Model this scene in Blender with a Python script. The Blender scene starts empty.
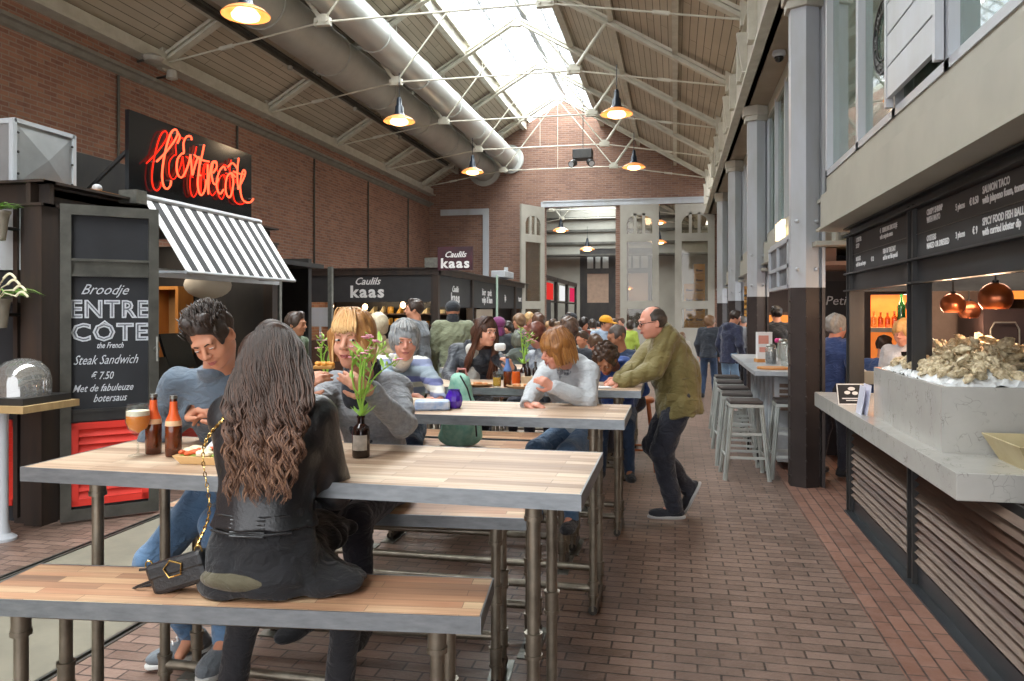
import bpy, math, random
import numpy as np
from mathutils import Vector, Matrix, Euler, Quaternion
random.seed(7); np.random.seed(7)
PI = math.pi
SC = bpy.context.scene
COL = SC.collection
def V(*a): return Vector(a if len(a) > 1 else a[0])
# ---------------------------------------------------------------- camera
F = 768.0; CX = 512.0; HY = 312.0; EYE = 1.65; YAW = math.atan(163 / 768)
cs, sn = math.cos(YAW), math.sin(YAW)
cam_d = bpy.data.cameras.new('camera'); cam = bpy.data.objects.new('camera', cam_d); COL.objects.link(cam)
cam.location = (0, 0, EYE); cam.rotation_euler = (PI / 2, 0, YAW)
cam_d.sensor_width = 36; cam_d.lens = F / 1024 * 36
cam_d.shift_y = -(340.5 - HY) / 1024; cam_d.clip_end = 200; cam_d.clip_start = .05
SC.camera = cam
def PD(px, py, D):
    xr = (px - CX) / F * D
    return V(xr * cs - D * sn, xr * sn + D * cs, EYE + (HY - py) / F * D)
def dpt(px): return (px - CX) / F
def PX(px, py, X): return PD(px, py, X / (dpt(px) * cs - sn))
def PY(px, py, Y): return PD(px, py, Y / (dpt(px) * sn + cs))
def PZ(px, py, Z): return PD(px, py, (EYE - Z) * F / (py - HY))
# ---------------------------------------------------------------- mesh builder
class MB:
    def __init__(s): s.v = []; s.f = []
    def add(s, vs, fs, M=None):
        n = len(s.v)
        if M is not None: vs = [M @ Vector(v) for v in vs]
        s.v += [tuple(v) for v in vs]; s.f += [tuple(i + n for i in f) for f in fs]
        return s
    def box(s, lo, hi, M=None):
        x0, y0, z0 = lo; x1, y1, z1 = hi
        return s.add([(x0,y0,z0),(x1,y0,z0),(x1,y1,z0),(x0,y1,z0),(x0,y0,z1),(x1,y0,z1),(x1,y1,z1),(x0,y1,z1)],
                     [(0,3,2,1),(4,5,6,7),(0,1,5,4),(1,2,6,5),(2,3,7,6),(3,0,4,7)], M)
    def cbox(s, c, size, M=None, rz=0, R=None):
        h = [a / 2 for a in size]
        T = Matrix.Translation(V(*c))
        if R is not None: T = T @ R.to_4x4()
        elif rz: T = T @ Matrix.Rotation(rz, 4, 'Z')
        if M is not None: T = M @ T
        return s.box((-h[0],-h[1],-h[2]), (h[0],h[1],h[2]), T)
    def bar(s, a, b, w, h, up=(0,0,1)):
        """rectangular bar from a to b, w across, h along up"""
        a = V(*a); b = V(*b); d = b - a; L = d.length; z = d.normalized(); u = V(*up)
        x = u.cross(z)
        if x.length < 1e-4: x = V(1,0,0)
        x.normalize(); y = z.cross(x)
        M = Matrix.Translation(a) @ Matrix((x, y, z)).transposed().to_4x4()
        return s.box((-w/2,-h/2,0), (w/2,h/2,L), M)
    def tube(s, path, r, n=10, caps=True, closed=False):
        path = [V(*p) for p in path]; m = len(path)
        rr = r if hasattr(r, '__len__') else [r] * m
        rings = []; prev = None
        for i, p in enumerate(path):
            if closed: t = path[(i+1) % m] - path[i-1]
            else: t = path[min(i+1, m-1)] - path[max(i-1, 0)]
            t.normalize()
            if prev is None:
                x = t.orthogonal().normalized()
            else:
                x = (prev - t * prev.dot(t))
                if x.length < 1e-5: x = t.orthogonal()
                x.normalize()
            prev = x; y = t.cross(x)
            rings.append([p + (x * math.cos(2*PI*k/n) + y * math.sin(2*PI*k/n)) * rr[i] for k in range(n)])
        vs = [q for g in rings for q in g]; fs = []
        for i in range(m if closed else m - 1):
            j = (i + 1) % m
            for k in range(n):
                l = (k + 1) % n
                fs.append((i*n+k, i*n+l, j*n+l, j*n+k))
        if caps and not closed:
            fs.append(tuple(range(n-1, -1, -1))); fs.append(tuple((m-1)*n + k for k in range(n)))
        return s.add(vs, fs)
    def cyl(s, a, b, r, n=16, r2=None): return s.tube([a, b], [r, r if r2 is None else r2], n)
    def lathe(s, prof, c=(0,0,0), n=24, M=None):
        vs = []; fs = []
        for (r, z) in prof:
            for k in range(n): vs.append((c[0] + r*math.cos(2*PI*k/n), c[1] + r*math.sin(2*PI*k/n), c[2] + z))
        for i in range(len(prof) - 1):
            for k in range(n):
                l = (k+1) % n; fs.append((i*n+k, i*n+l, (i+1)*n+l, (i+1)*n+k))
        if prof[0][0] > 1e-6 : pass
        return s.add(vs, fs, M)
    def disc(s, c, r, n=24, up=1):
        vs = [(c[0] + r*math.cos(2*PI*k/n), c[1] + r*math.sin(2*PI*k/n), c[2]) for k in range(n)]
        return s.add(vs, [tuple(range(n)) if up > 0 else tuple(range(n-1,-1,-1))])
    def ell(s, c, r, n=12, m=8, M=None):
        vs = [(c[0], c[1], c[2]-r[2])]; fs = []
        for i in range(1, m):
            a = -PI/2 + PI*i/m
            for k in range(n):
                vs.append((c[0]+r[0]*math.cos(a)*math.cos(2*PI*k/n), c[1]+r[1]*math.cos(a)*math.sin(2*PI*k/n), c[2]+r[2]*math.sin(a)))
        vs.append((c[0], c[1], c[2]+r[2])); e = len(vs)-1
        for k in range(n):
            l = (k+1) % n
            fs.append((0, 1+l, 1+k)); fs.append((e, 1+(m-2)*n+k, 1+(m-2)*n+l))
            for i in range(m-2): fs.append((1+i*n+k, 1+i*n+l, 1+(i+1)*n+l, 1+(i+1)*n+k))
        return s.add(vs, fs, M)
    def prism(s, poly, axis, a, b, M=None):
        """extrude 2-D polygon along an axis: axis 'x': poly=(y,z); 'y': (x,z); 'z': (x,y)"""
        def m(p, t): return {'x': (t, p[0], p[1]), 'y': (p[0], t, p[1]), 'z': (p[0], p[1], t)}[axis]
        n = len(poly); vs = [m(p, a) for p in poly] + [m(p, b) for p in poly]
        fs = [tuple(range(n-1,-1,-1)), tuple(range(n, 2*n))] + [(i, (i+1)%n, n+(i+1)%n, n+i) for i in range(n)]
        return s.add(vs, fs, M)
    def quad(s, a, b, c, d): return s.add([a, b, c, d], [(0,1,2,3)])
    def slab(s, pts, n, t):
        """flat polygon given thickness t along n"""
        n = V(*n).normalized() * t; k = len(pts); pts = [V(*p) for p in pts]
        return s.add(pts + [p + n for p in pts], [tuple(range(k-1,-1,-1)), tuple(range(k, 2*k))] + [(i,(i+1)%k,k+(i+1)%k,k+i) for i in range(k)])
    def build(s, name, mat, parent=None, smooth=False, bevel=0, solid=0, ang=40):
        off = root_loc(parent)
        me = bpy.data.meshes.new(name)
        me.from_pydata([(v[0]-off[0], v[1]-off[1], v[2]-off[2]) for v in s.v], [], s.f)
        import bmesh
        bm = bmesh.new(); bm.from_mesh(me); bmesh.ops.recalc_face_normals(bm, faces=bm.faces); bm.to_mesh(me); bm.free()
        if mat is not None:
            for m in (mat if isinstance(mat, (list, tuple)) else [mat]): me.materials.append(m)
        if smooth:
            me.polygons.foreach_set('use_smooth', [True]*len(me.polygons))
            if ang: me.set_sharp_from_angle(angle=math.radians(ang))
        o = bpy.data.objects.new(name, me); COL.objects.link(o)
        if parent is not None: o.parent = parent
        if bevel:
            b = o.modifiers.new('bevel', 'BEVEL'); b.width = bevel; b.segments = 2; b.limit_method = 'ANGLE'
        if solid:
            b = o.modifiers.new('solid', 'SOLIDIFY'); b.thickness = solid
        return o
def root_loc(p):
    off = V(0,0,0)
    while p is not None: off = off + p.location; p = p.parent
    return off
def empty(name, loc, label, cat, group=None, rz=0):
    o = bpy.data.objects.new(name, None); COL.objects.link(o); o.location = loc; o.rotation_euler = (0,0,rz)
    o.empty_display_size = .1
    return tag(o, label, cat, group)
def tag(o, label=None, cat=None, group=None, kind=None):
    if label: o['label'] = label
    if cat: o['category'] = cat
    if group: o['group'] = group
    if kind: o['kind'] = kind
    return o
def struct(o, label=None): 
    o['kind'] = 'structure'
    if label: o['label'] = label
    return o
def copy_tree(o, loc=None, rz=None, label=None, parent=None):
    kids = list(o.children)
    c = o.copy(); COL.objects.link(c)
    if parent is not None: c.parent = parent
    if loc is not None: c.location = loc
    if rz is not None: c.rotation_euler = (0,0,rz)
    if label: c['label'] = label
    for ch in kids: copy_tree(ch, parent=c)
    return c
def text_mb(txt, size, depth=.002, shear=0, bold=0, space=1.0, align='CENTER', line=1.0, sx=1.0):
    cu = bpy.data.curves.new('t', 'FONT'); cu.body = txt; cu.size = size; cu.extrude = depth; cu.shear = shear
    cu.offset = bold; cu.align_x = align; cu.align_y = 'CENTER'; cu.space_character = space; cu.space_line = line; cu.resolution_u = 2
    ob = bpy.data.objects.new('t', cu); COL.objects.link(ob)
    dg = bpy.context.evaluated_depsgraph_get(); me = ob.evaluated_get(dg).to_mesh()
    vs = [(v.co.x*sx, v.co.y, v.co.z) for v in me.vertices]; fs = [tuple(p.vertices) for p in me.polygons]
    ob.evaluated_get(dg).to_mesh_clear(); bpy.data.objects.remove(ob); bpy.data.curves.remove(cu)
    return vs, fs
def frame(o, xdir, up, ):
    """matrix whose local x,y lie along xdir,up at origin o (for lettering)"""
    x = V(*xdir).normalized(); y = V(*up).normalized(); z = x.cross(y)
    return Matrix.Translation(V(*o)) @ Matrix((x, y, z)).transposed().to_4x4()
# ---------------------------------------------------------------- materials
def lin(c):
    if isinstance(c, str):
        c = [int(c[i:i+2], 16)/255 for i in (0,2,4)]
        c = [x/12.92 if x <= .04045 else ((x+.055)/1.055)**2.4 for x in c]
    return (c[0], c[1], c[2], 1)
class NT:
    def __init__(s, name):
        s.m = bpy.data.materials.new(name); s.m.use_nodes = True; s.n = s.m.node_tree.nodes; s.l = s.m.node_tree.links
        s.bs = s.n['Principled BSDF']; s.out = s.n['Material Output']
    def node(s, t, ins=None, **kw):
        nd = s.n.new(t)
        for k, v in kw.items(): setattr(nd, k, v)
        for k, v in (ins or {}).items():
            if isinstance(v, bpy.types.NodeSocket): s.l.new(v, nd.inputs[k])
            else: nd.inputs[k].default_value = v
        return nd
    def set(s, k, v):
        if isinstance(v, bpy.types.NodeSocket): s.l.new(v, s.bs.inputs[k])
        else: s.bs.inputs[k].default_value = v
    def co(s): return s.node('ShaderNodeTexCoord').outputs['Object']
    def mix(s, f, a, b, mode='MIX'):
        nd = s.node('ShaderNodeMix', data_type='RGBA', blend_type=mode)
        for i, v in ((0, f), (6, a), (7, b)):
            if isinstance(v, bpy.types.NodeSocket): s.l.new(v, nd.inputs[i])
            else: nd.inputs[i].default_value = v
        return nd.outputs[2]
    def noise(s, co, scale, detail=3, rough=.5, out='Fac'):
        return s.node('ShaderNodeTexNoise', {'Vector': co, 'Scale': scale, 'Detail': detail, 'Roughness': rough}).outputs[out]
    def ramp(s, fac, stops):
        nd = s.node('ShaderNodeValToRGB', {'Fac': fac}); cr = nd.color_ramp
        while len(cr.elements) < len(stops): cr.elements.new(.5)
        for e, (p, c) in zip(cr.elements, stops): e.position = p; e.color = lin(c) if not isinstance(c, (int, float)) else (c, c, c, 1)
        return nd.outputs[0]
    def bump(s, h, strength=.3, dist=.01, normal=None):
        d = {'Height': h, 'Strength': strength, 'Distance': dist}
        if normal: d['Normal'] = normal
        o = s.node('ShaderNodeBump', d).outputs[0]; s.l.new(o, s.bs.inputs['Normal']); return o
    def scale(s, co, v): return s.node('ShaderNodeMapping', {'Vector': co, 'Scale': v}).outputs[0]
def M(name, c, c2=None, rough=.5, metal=0, ns=6, bump=0, bs=40, sc=(1,1,1), spec=None, coat=0, emis=None, es=0, trans=0, alpha=1, ior=None, sheen=0):
    t = NT(name); co = t.co()
    if sc != (1,1,1): co = t.scale(co, sc)
    if c2 is not None:
        f = t.noise(co, ns, 4, .6); f = t.ramp(f, [(.3, 0), (.7, 1)])
        t.set('Base Color', t.mix(f, lin(c), lin(c2)))
    else: t.set('Base Color', lin(c))
    t.set('Roughness', rough); t.set('Metallic', metal)
    if spec is not None: t.set('Specular IOR Level', spec)
    if coat: t.set('Coat Weight', coat)
    if sheen: t.set('Sheen Weight', sheen)
    if trans: t.set('Transmission Weight', trans)
    if ior: t.set('IOR', ior)
    if alpha < 1: t.set('Alpha', alpha)
    if emis: t.set('Emission Color', lin(emis)); t.set('Emission Strength', es)
    if bump: t.bump(t.noise(co, bs, 4, .6), bump, .01)
    return t.m
def planar(t, ax, rot=False):
    co = t.co(); s = t.node('ShaderNodeSeparateXYZ', {'Vector': co})
    o = {'x': ('Y','Z'), 'y': ('X','Z'), 'z': ('X','Y')}[ax]
    if rot: o = (o[1], o[0])
    return t.node('ShaderNodeCombineXYZ', {'X': s.outputs[o[0]], 'Y': s.outputs[o[1]]}).outputs[0], co
def brickmat(name, ax, c1, c2, mortar, bw=.22, bh=.065, ms=.01, rot=False, rough=.85, stain=.35, bstr=.6, dark='3a2620', extra=None):
    t = NT(name); uv, co = planar(t, ax, rot)
    b = t.node('ShaderNodeTexBrick', {'Vector': uv, 'Color1': lin(c1), 'Color2': lin(c2), 'Mortar': lin(mortar), 'Scale': 1.0, 'Mortar Size': ms, 'Mortar Smooth': .3, 'Bias': 0.0, 'Brick Width': bw, 'Row Height': bh})
    n1 = t.noise(co, .7, 5, .65); n2 = t.noise(co, 9, 4, .6)
    col = t.mix(t.ramp(n1, [(.35, 0), (.75, stain)]), b.outputs['Color'], lin(dark))
    col = t.mix(t.ramp(n2, [(.35, 0), (.8, .35)]), col, lin(extra or c1))
    t.set('Base Color', col); t.set('Roughness', rough)
    inv = t.node('ShaderNodeMath', {0: 1.0, 1: b.outputs['Fac']}, operation='SUBTRACT').outputs[0]
    h = t.node('ShaderNodeMath', {0: inv, 1: t.noise(co, 40, 3)}, operation='ADD').outputs[0]
    t.bump(h, bstr, .006)
    return t.m
def woodmat(name, cols, ax='x', stave=(.55, .055), rough=.45, grain=60, gap='5a4636'):
    """butcher-block staves running along local x"""
    t = NT(name); co = t.co()
    b = t.node('ShaderNodeTexBrick', {'Vector': co, 'Color1': (0,0,0,1), 'Color2': (1,1,1,1), 'Mortar': (.5,.5,.5,1), 'Scale': 1.0, 'Mortar Size': .0008, 'Bias': 0.0, 'Brick Width': stave[0], 'Row Height': stave[1]}, offset=.37)
    g = t.noise(t.scale(co, (2.5, grain, 10)), 1.0, 5, .65)
    big = t.noise(t.scale(co, (1.2, 9, 1)), 1.0, 2, .5)
    f = t.node('ShaderNodeMath', {0: b.outputs['Color'], 1: .55}, operation='MULTIPLY').outputs[0]
    f = t.node('ShaderNodeMath', {0: f, 1: t.node('ShaderNodeMath', {0: big, 1: .45}, operation='MULTIPLY').outputs[0]}, operation='ADD').outputs[0]
    n = len(cols)
    c = t.ramp(f, [((i + .5) / n * .8 + .05, cc) for i, cc in enumerate(cols)])
    c = t.mix(t.ramp(g, [(.4, 0), (.75, .45)]), c, lin('7a5f4a'))
    c = t.mix(b.outputs['Fac'], c, lin(gap))
    t.set('Base Color', c); t.set('Roughness', t.node('ShaderNodeMath', {0: g, 1: .35, 2: rough-.15}, operation='MULTIPLY_ADD').outputs[0])
    t.bump(g, .15, .002)
    return t.m
K = {}
K['brick_x'] = brickmat('brick_wall_side', 'x', 'a87860', '84594a', '9c8a7c', extra='b4846c', bstr=.8)
K['brick_y'] = brickmat('brick_wall_end', 'y', '9a7460', '7c5a4c', '968478', extra='926e5e', bstr=.8)
K['floor'] = brickmat('floor_clinkers', 'z', '8a7265', '685449', '2a2320', bw=.205, bh=.086, ms=.006, rough=.42, stain=.5, bstr=.55, dark='46362f', extra='957b6e')
K['floor_edge'] = brickmat('floor_clinkers_border', 'z', '8e6654', '734e3e', '352822', bw=.205, bh=.086, ms=.006, rot=True, rough=.55, stain=.4, bstr=.5, dark='6c5249', extra='a98a7e')
K['concrete'] = M('concrete', '7e7868', '6a6558', rough=.7, ns=2.5, bump=.15, bs=25)
K['table_wood'] = woodmat('table_butcher_block', ['7c6552', 'a98b72', 'c8af95', 'b89a80', 'd2bda4'])
K['bench_wood'] = woodmat('bench_butcher_block', ['6c5a4e', 'a87c60', 'c8a27e', 'b48264', 'd2b490'], stave=(.45, .05))
K['zinc'] = M('zinc_edge', '8d9296', '777c80', rough=.38, metal=.75, ns=12, sc=(1,1,4))
K['pipe'] = M('gas_pipe_steel', '958d7e', '6e665a', rough=.36, metal=.7, ns=9, bump=.05)
K['fitting'] = M('pipe_fitting_iron', '55504a', '3c3834', rough=.45, metal=.8, ns=20, bump=.2, bs=60)
K['galv'] = M('galvanised_plate', '8b8b84', '6d6e68', rough=.4, metal=.8, ns=15)
K['steel_black'] = M('black_steel', '323234', '44423f', rough=.45, metal=.5, ns=3, sc=(1,1,.4))
K['rusty'] = M('worn_container_steel', '322f2e', '4a3c33', rough=.5, metal=.4, ns=2.2, sc=(3,3,.5))
K['frame_steel'] = M('waxed_steel_frame', '4b4a46', '65645e', rough=.4, metal=.55, ns=5)
K['girder'] = M('blackened_channel_steel', '33363a', '4b4f52', rough=.38, metal=.6, ns=3, sc=(1,.3,3))
K['red'] = M('red_louvre_paint', 'd8382c', 'c22c22', rough=.4, ns=4)
K['white_paint'] = M('old_white_paint', 'bcb8ac', 'a8a498', rough=.55, ns=2)
K['truss'] = M('cream_truss_paint', 'd0cdbf', 'bcb8a8', rough=.5, ns=5)
K['facade'] = M('grey_green_facade_paint', 'b3b1a4', 'a3a195', rough=.5, ns=1.5)
K['column_w'] = M('pale_grey_column_paint', 'b9bec6', 'a9abab', rough=.35, ns=3, sc=(1,1,.3))
K['column_d'] = M('dark_brown_column_paint', '2b2422', '3a3230', rough=.45, ns=4)
K['deck'] = None
t = NT('roof_boards'); uv, co = planar(t, 'z', True)
b = t.node('ShaderNodeTexBrick', {'Vector': uv, 'Color1': lin('c8bba6'), 'Color2': lin('baae9a'), 'Mortar': lin('5e574c'), 'Scale': 1.0, 'Mortar Size': .006, 'Brick Width': 3.0, 'Row Height': .12})
t.set('Base Color', t.mix(t.ramp(t.noise(co, 1.2, 4), [(.3, 0), (.8, .4)]), b.outputs['Color'], lin('8a8172'))); t.set('Roughness', .75)
t.bump(b.outputs['Fac'], -.3, .01); K['deck'] = t.m
K['duct_light'] = M('galvanised_duct', 'd4d6d2', 'bdc0bc', rough=.4, metal=.35, ns=2, sc=(1,.2,1))
K['duct_dark'] = M('grey_painted_duct', 'b0afa8', 'a09f98', rough=.5, metal=.1, ns=2)
K['dark_enamel'] = M('dark_blue_enamel', '1d2630', rough=.3, metal=.2)
K['wood_dark'] = M('dark_wood_slat', '4a372e', '604639', rough=.55, ns=3, sc=(12,1,12), bump=.1)
K['wood_grey'] = M('weathered_wood_slat', '5e4c41', '7c685a', rough=.6, ns=3, sc=(12,1,12), bump=.1)
K['chalkboard'] = M('chalkboard', '1a1b1f', '24262b', rough=.75, ns=3)
K['chalk'] = M('chalk_white', 'c9ccd2', 'aeb2ba', rough=.9, ns=60)
K['menu_black'] = M('menu_board', '2b2c2f', '333436', rough=.55, ns=5)
K['print_white'] = M('printed_white', 'dcdcdc', rough=.7)
K['sign_black'] = M('glossy_black_sign', '121316', rough=.12)
K['orange_wood'] = M('lacquered_pine', 'c98b45', 'b0713a', rough=.4, ns=4, sc=(1,1,.2))
K['copper'] = M('copper', 'd9825a', 'c8704a', rough=.28, metal=.85, ns=8)
K['glass'] = None
def glassmat(name, tint, gloss=.12, op=.06, rough=.03, ior=1.45):
    t = NT(name); n = t.n; tr = t.node('ShaderNodeBsdfTransparent', {'Color': lin(tint)}); gl = t.node('ShaderNodeBsdfGlossy', {'Color': (1,1,1,1), 'Roughness': rough})
    df = t.node('ShaderNodeBsdfDiffuse', {'Color': lin(tint)})
    m1 = t.node('ShaderNodeMixShader', {0: op}); t.l.new(tr.outputs[0], m1.inputs[1]); t.l.new(df.outputs[0], m1.inputs[2])
    fc_ = t.node('ShaderNodeLayerWeight', {'Blend': .5}).outputs['Facing']
    fr = t.node('ShaderNodeMath', {0: t.node('ShaderNodeMath', {0: fc_, 1: 5.0}, operation='POWER').outputs[0], 1: (.75 if ior > 1.3 else .45), 2: (.04 if ior > 1.3 else .015)}, operation='MULTIPLY_ADD').outputs[0]
    if ior < 1.05: fr = t.node('ShaderNodeValue').outputs[0]
    f = t.node('ShaderNodeMath', {0: fr, 1: gloss}, operation='ADD', use_clamp=True).outputs[0]
    m2 = t.node('ShaderNodeMixShader', {0: f}); t.l.new(m1.outputs[0], m2.inputs[1]); t.l.new(gl.outputs[0], m2.inputs[2])
    t.l.new(m2.outputs[0], t.out.inputs['Surface']); return t.m
K['glass'] = glassmat('clear_glass', 'f4f7f6', .0, .02, ior=1.2)
K['glass_green'] = glassmat('greenish_office_glass', '9fb8ae', .10, .35)
K['skyglass'] = glassmat('rooflight_glass', 'f4f8fa', 0, .05, ior=1.0)
K['glass_dark'] = glassmat('door_glass', 'e2ded4', 0, .04)
def emit(name, c, s):
    t = NT(name); e = t.node('ShaderNodeEmission', {'Color': lin(c), 'Strength': s}); t.l.new(e.outputs[0], t.out.inputs['Surface']); return t.m
K['lamp_glow'] = emit('lamp_glow', 'ffc98a', 5.0)
K['warm_glow'] = emit('warm_bulb', 'ffd39a', 12)
K['neon'] = emit('neon_red', 'ff2a18', 1.6)
K['neon_hot'] = emit('neon_core', 'ff5636', 2.6)
t = NT('marble'); co = t.co()
n1 = t.noise(co, 5, 6, .6); w = t.node('ShaderNodeTexVoronoi', {'Vector': t.mix(.35, co, t.noise(co, 6, 3, .5, 'Color'), 'ADD'), 'Scale': 14.0}, feature='DISTANCE_TO_EDGE').outputs['Distance']
f = t.node('ShaderNodeMath', {0: t.ramp(w, [(.0, 1), (.05, 0)]), 1: t.ramp(t.noise(co, 9, 2), [(.52, 0), (.62, 1)])}, operation='MULTIPLY').outputs[0]
t.set('Base Color', t.mix(f, t.mix(n1, lin('aaa8a2'), lin('c4c2bc')), lin('94928c'))); t.set('Roughness', .18); K['marble'] = t.m
K['marble_rough'] = M('bar_marble', 'b7bcc0', '8e949b', rough=.3, ns=3, bump=.05)
# ================================================================ the hall
XL, XR_, XC = -8.2, 1.0, -3.6          # brick wall, right eave, ridge
Y0, YE, Y2 = -7.0, 25.0, 37.0
def zr(x): return 5.85 + .585 * (4.65 - abs(x - XC))
# floors
m = MB(); m.box((-2.74, Y0, -.2), (1.02, YE, 0)); struct(m.build('floor', K['floor']), 'brown clinker brick floor of the aisle')
m = MB(); m.box((-9, Y0, -.2), (-4.12, YE, 0)); struct(m.build('floor_left', K['floor']))
m = MB(); m.box((1.02, Y0, -.2), (1.95, YE, 0)); struct(m.build('floor_border', K['floor_edge']))
m = MB(); m.box((1.95, Y0, -.2), (8, YE, 0)); struct(m.build('floor_stall', K['steel_black']))
m = MB(); m.box((-4.06, Y0, -.2), (-2.80, YE, -.004)); struct(m.build('floor_track', K['concrete']), 'grey concrete strip between two old rails')
m = MB(); m.box((-9, YE, -.2), (8, Y2, 0)); struct(m.build('floor_back', K['floor']))
for i, x in enumerate((-4.09, -2.77)):
    m = MB(); m.box((x-.03, Y0, -.15), (x+.03, YE, -.03)); m.box((x-.03, Y0, -.03), (x-.012, YE, .004)); m.box((x+.012, Y0, -.03), (x+.03, YE, .004))
    struct(m.build('trim_%d' % (i+1), K['frame_steel']), 'steel rail let into the floor')
# left wall
m = MB(); m.box((XL-.3, Y0, 0), (XL, YE, 5.95)); struct(m.build('wall_left', K['brick_x']))
m = MB(); m.prism([(XL, 5.22), (XL+.05, 5.24), (XL+.10, 5.29), (XL+.16, 5.30), (XL+.16, 5.35), (XL, 5.36)], 'y', Y0, YE)
struct(m.build('trim_3', M('ledge_grey', '8d8a80', '7b776d', rough=.6)), 'grey ledge running along the brick wall')
m = MB()
for y in [k*3.2 + 1.45 - 1.0 for k in range(8)]: m.cyl((XL+.03, y, 2.2), (XL+.03, y, 5.2), .022, 6)
struct(m.build('trim_4', K['frame_steel']), 'thin pipes running up the brick wall')
# eave beam left
m = MB(); m.box((XL-.05, Y0, 5.62), (XL+.16, YE, 5.84)); m.box((XL-.05, Y0, 5.60), (XL+.24, YE, 5.64)); struct(m.build('trim_5', K['truss']), 'cream eaves beam above the brick wall')
# end wall with openings
OA, OB, OC, OD = -4.2, -1.88, -1.48, 1.22; OZ = 5.12
m = MB()
m.box((XL-.3, YE, 0), (OA, YE+.35, OZ)); m.box((OB, YE, 0), (OC, YE+.35, OZ)); m.box((OD, YE, 0), (2.2, YE+.35, OZ))
m.prism([(XL-.3, OZ), (2.2, OZ), (2.2, 5.9), (XC+4.65, zr(XC+4.65)), (XC, zr(XC)), (XC-4.65, zr(XC-4.65)), (XL-.3, 5.9)], 'y', YE, YE+.35)
struct(m.build('wall_end', K['brick_y']), 'brown brick gable wall with tall tram doors')
m = MB(); m.box((OA-.12, YE-.07, OZ-.02), (OD+.05, YE+.02, OZ+.16)); m.box((OA-.05, YE-.1, OZ+.13), (OD, YE, OZ+.17)); struct(m.build('trim_6', K['column_w']), 'grey steel lintel over the tall doors')
m = MB()   # blind frame on the end wall
a = PY(441, 210, YE); b = PY(489, 272, YE)
m.box((a.x, YE-.06, a.z-.2), (b.x, YE, a.z)); m.box((b.x-.2, YE-.06, 0), (b.x, YE, a.z-.2)); struct(m.build('trim_7', K['column_w']), 'grey steel frame of a bricked-up doorway')
# second hall
m = MB(); m.box((XL-.3, YE+.35, 0), (XL, Y2, 5.95)); struct(m.build('wall_back_left', K['brick_x']))
m = MB(); m.box((2.2, YE+.35, 0), (2.5, Y2, 6)); struct(m.build('wall_back_right', K['facade']))
m = MB(); D1, D2_ = -4.5, -.9
m.box((XL-.3, Y2, 0), (D1, Y2+.3, 5.4)); m.box((D2_, Y2, 0), (2.5, Y2+.3, 5.4)); m.box((D1, Y2, 4.7), (D2_, Y2+.3, 5.4))
m.prism([(XL-.3, 5.4), (2.5, 5.4), (XC+4.65, zr(XC+4.65)), (XC, zr(XC)), (XC-4.65, zr(XC-4.65))], 'y', Y2, Y2+.3)
struct(m.build('wall_back', M('back_grey_wall', '9a988e', '84827a', rough=.6, ns=.6)))
m = MB()
for z in (4.9, 5.5, 6.1): m.box((XL, Y2-.12, z), (2.3, Y2, z+.12))
m.box((XL, Y2-.9, 4.3), (2.3, Y2-.05, 4.38)); struct(m.build('trim_12', K['frame_steel']), 'grey ledges across the back hall wall')
dr = empty('dark_gate', (-2.75, Y2+.1, 0), 'dark wooden gate with arched top lights at the end of the back hall', 'gate')
for x0, x1 in ((D1, -2.77), (-2.73, D2_)):
    m = MB(); m.box((x0, Y2+.05, 0), (x1, Y2+.15, 2.1)); m.box((x0, Y2+.05, 2.1), (x0+.35, Y2+.15, 4.7)); m.box((x1-.35, Y2+.05, 2.1), (x1, Y2+.15, 4.7))
    m.box((x0+.35, Y2+.05, 3.5), (x1-.35, Y2+.15, 3.75)); m.box((x0+.35, Y2+.05, 4.45), (x1-.35, Y2+.15, 4.7))
    for k in (1, 2): xx = x0+.35+(x1-x0-.7)*k/3; m.box((xx-.05, Y2+.05, 3.75), (xx+.05, Y2+.15, 4.45))
    p = m.build('gate_leaf', K['steel_black'], dr)
    m = MB(); m.box((x0+.35, Y2+.09, 2.1), (x1-.35, Y2+.11, 3.5)); m.build('lower_pane', M('brick_seen_pane', 'a58b78', '8f7a6a', rough=.4), p)
    m = MB(); m.box((x0+.35, Y2+.09, 3.75), (x1-.35, Y2+.11, 4.45)); m.build('upper_pane', M('milky_pane', 'a8aaa6', rough=.3), p)
# roof
SK = 1.28
for nm, sgn in (('ceiling', 1), ('ceiling_left', -1)):
    xa, xb = XC + sgn*4.95, XC + sgn*SK
    m = MB(); m.slab([(xa, Y0, zr(xa)), (xb, Y0, zr(xb)), (xb, Y2, zr(xb)), (xa, Y2, zr(xa))], (sgn*.5, 0, .86), .12)
    struct(m.build(nm, K['deck']), 'sloping boarded roof underside')
m = MB()
for sgn in (1, -1):
    for d in (3.6, 2.45):       # purlins
        x = XC + sgn*d; m.box((x-.05, Y0, zr(x)-.15), (x+.05, Y2, zr(x)+.02))
    x = XC + sgn*SK; m.box((x-.07, Y0, zr(x)-.14), (x+.07, Y2, zr(x)+.3)); m.box((x-.04-sgn*.11, Y0, zr(x)+.12), (x+.04-sgn*.11, Y2, zr(x)+.24))
struct(m.build('trim_8', K['truss']), 'cream roof purlins running the length of the hall')
m = MB(); m.box((XC-.06, Y0, zr(XC)-.02+.28), (XC+.06, Y2, zr(XC)+.42))
for sgn in (1, -1):
    y = Y0
    while y < Y2:
        m.bar((XC+sgn*SK, y, zr(XC+SK)+.27), (XC, y, zr(XC)+.33), .035, .05); y += .46
    xm = XC+sgn*SK*.5; m.box((xm-.015, Y0, zr(xm)+.28), (xm+.015, Y2, zr(xm)+.31))
struct(m.build('window_1_bars', M('glazing_bar', '8c8f92', rough=.5)), 'thin glazing bars of the ridge rooflight')
m = MB()
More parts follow.
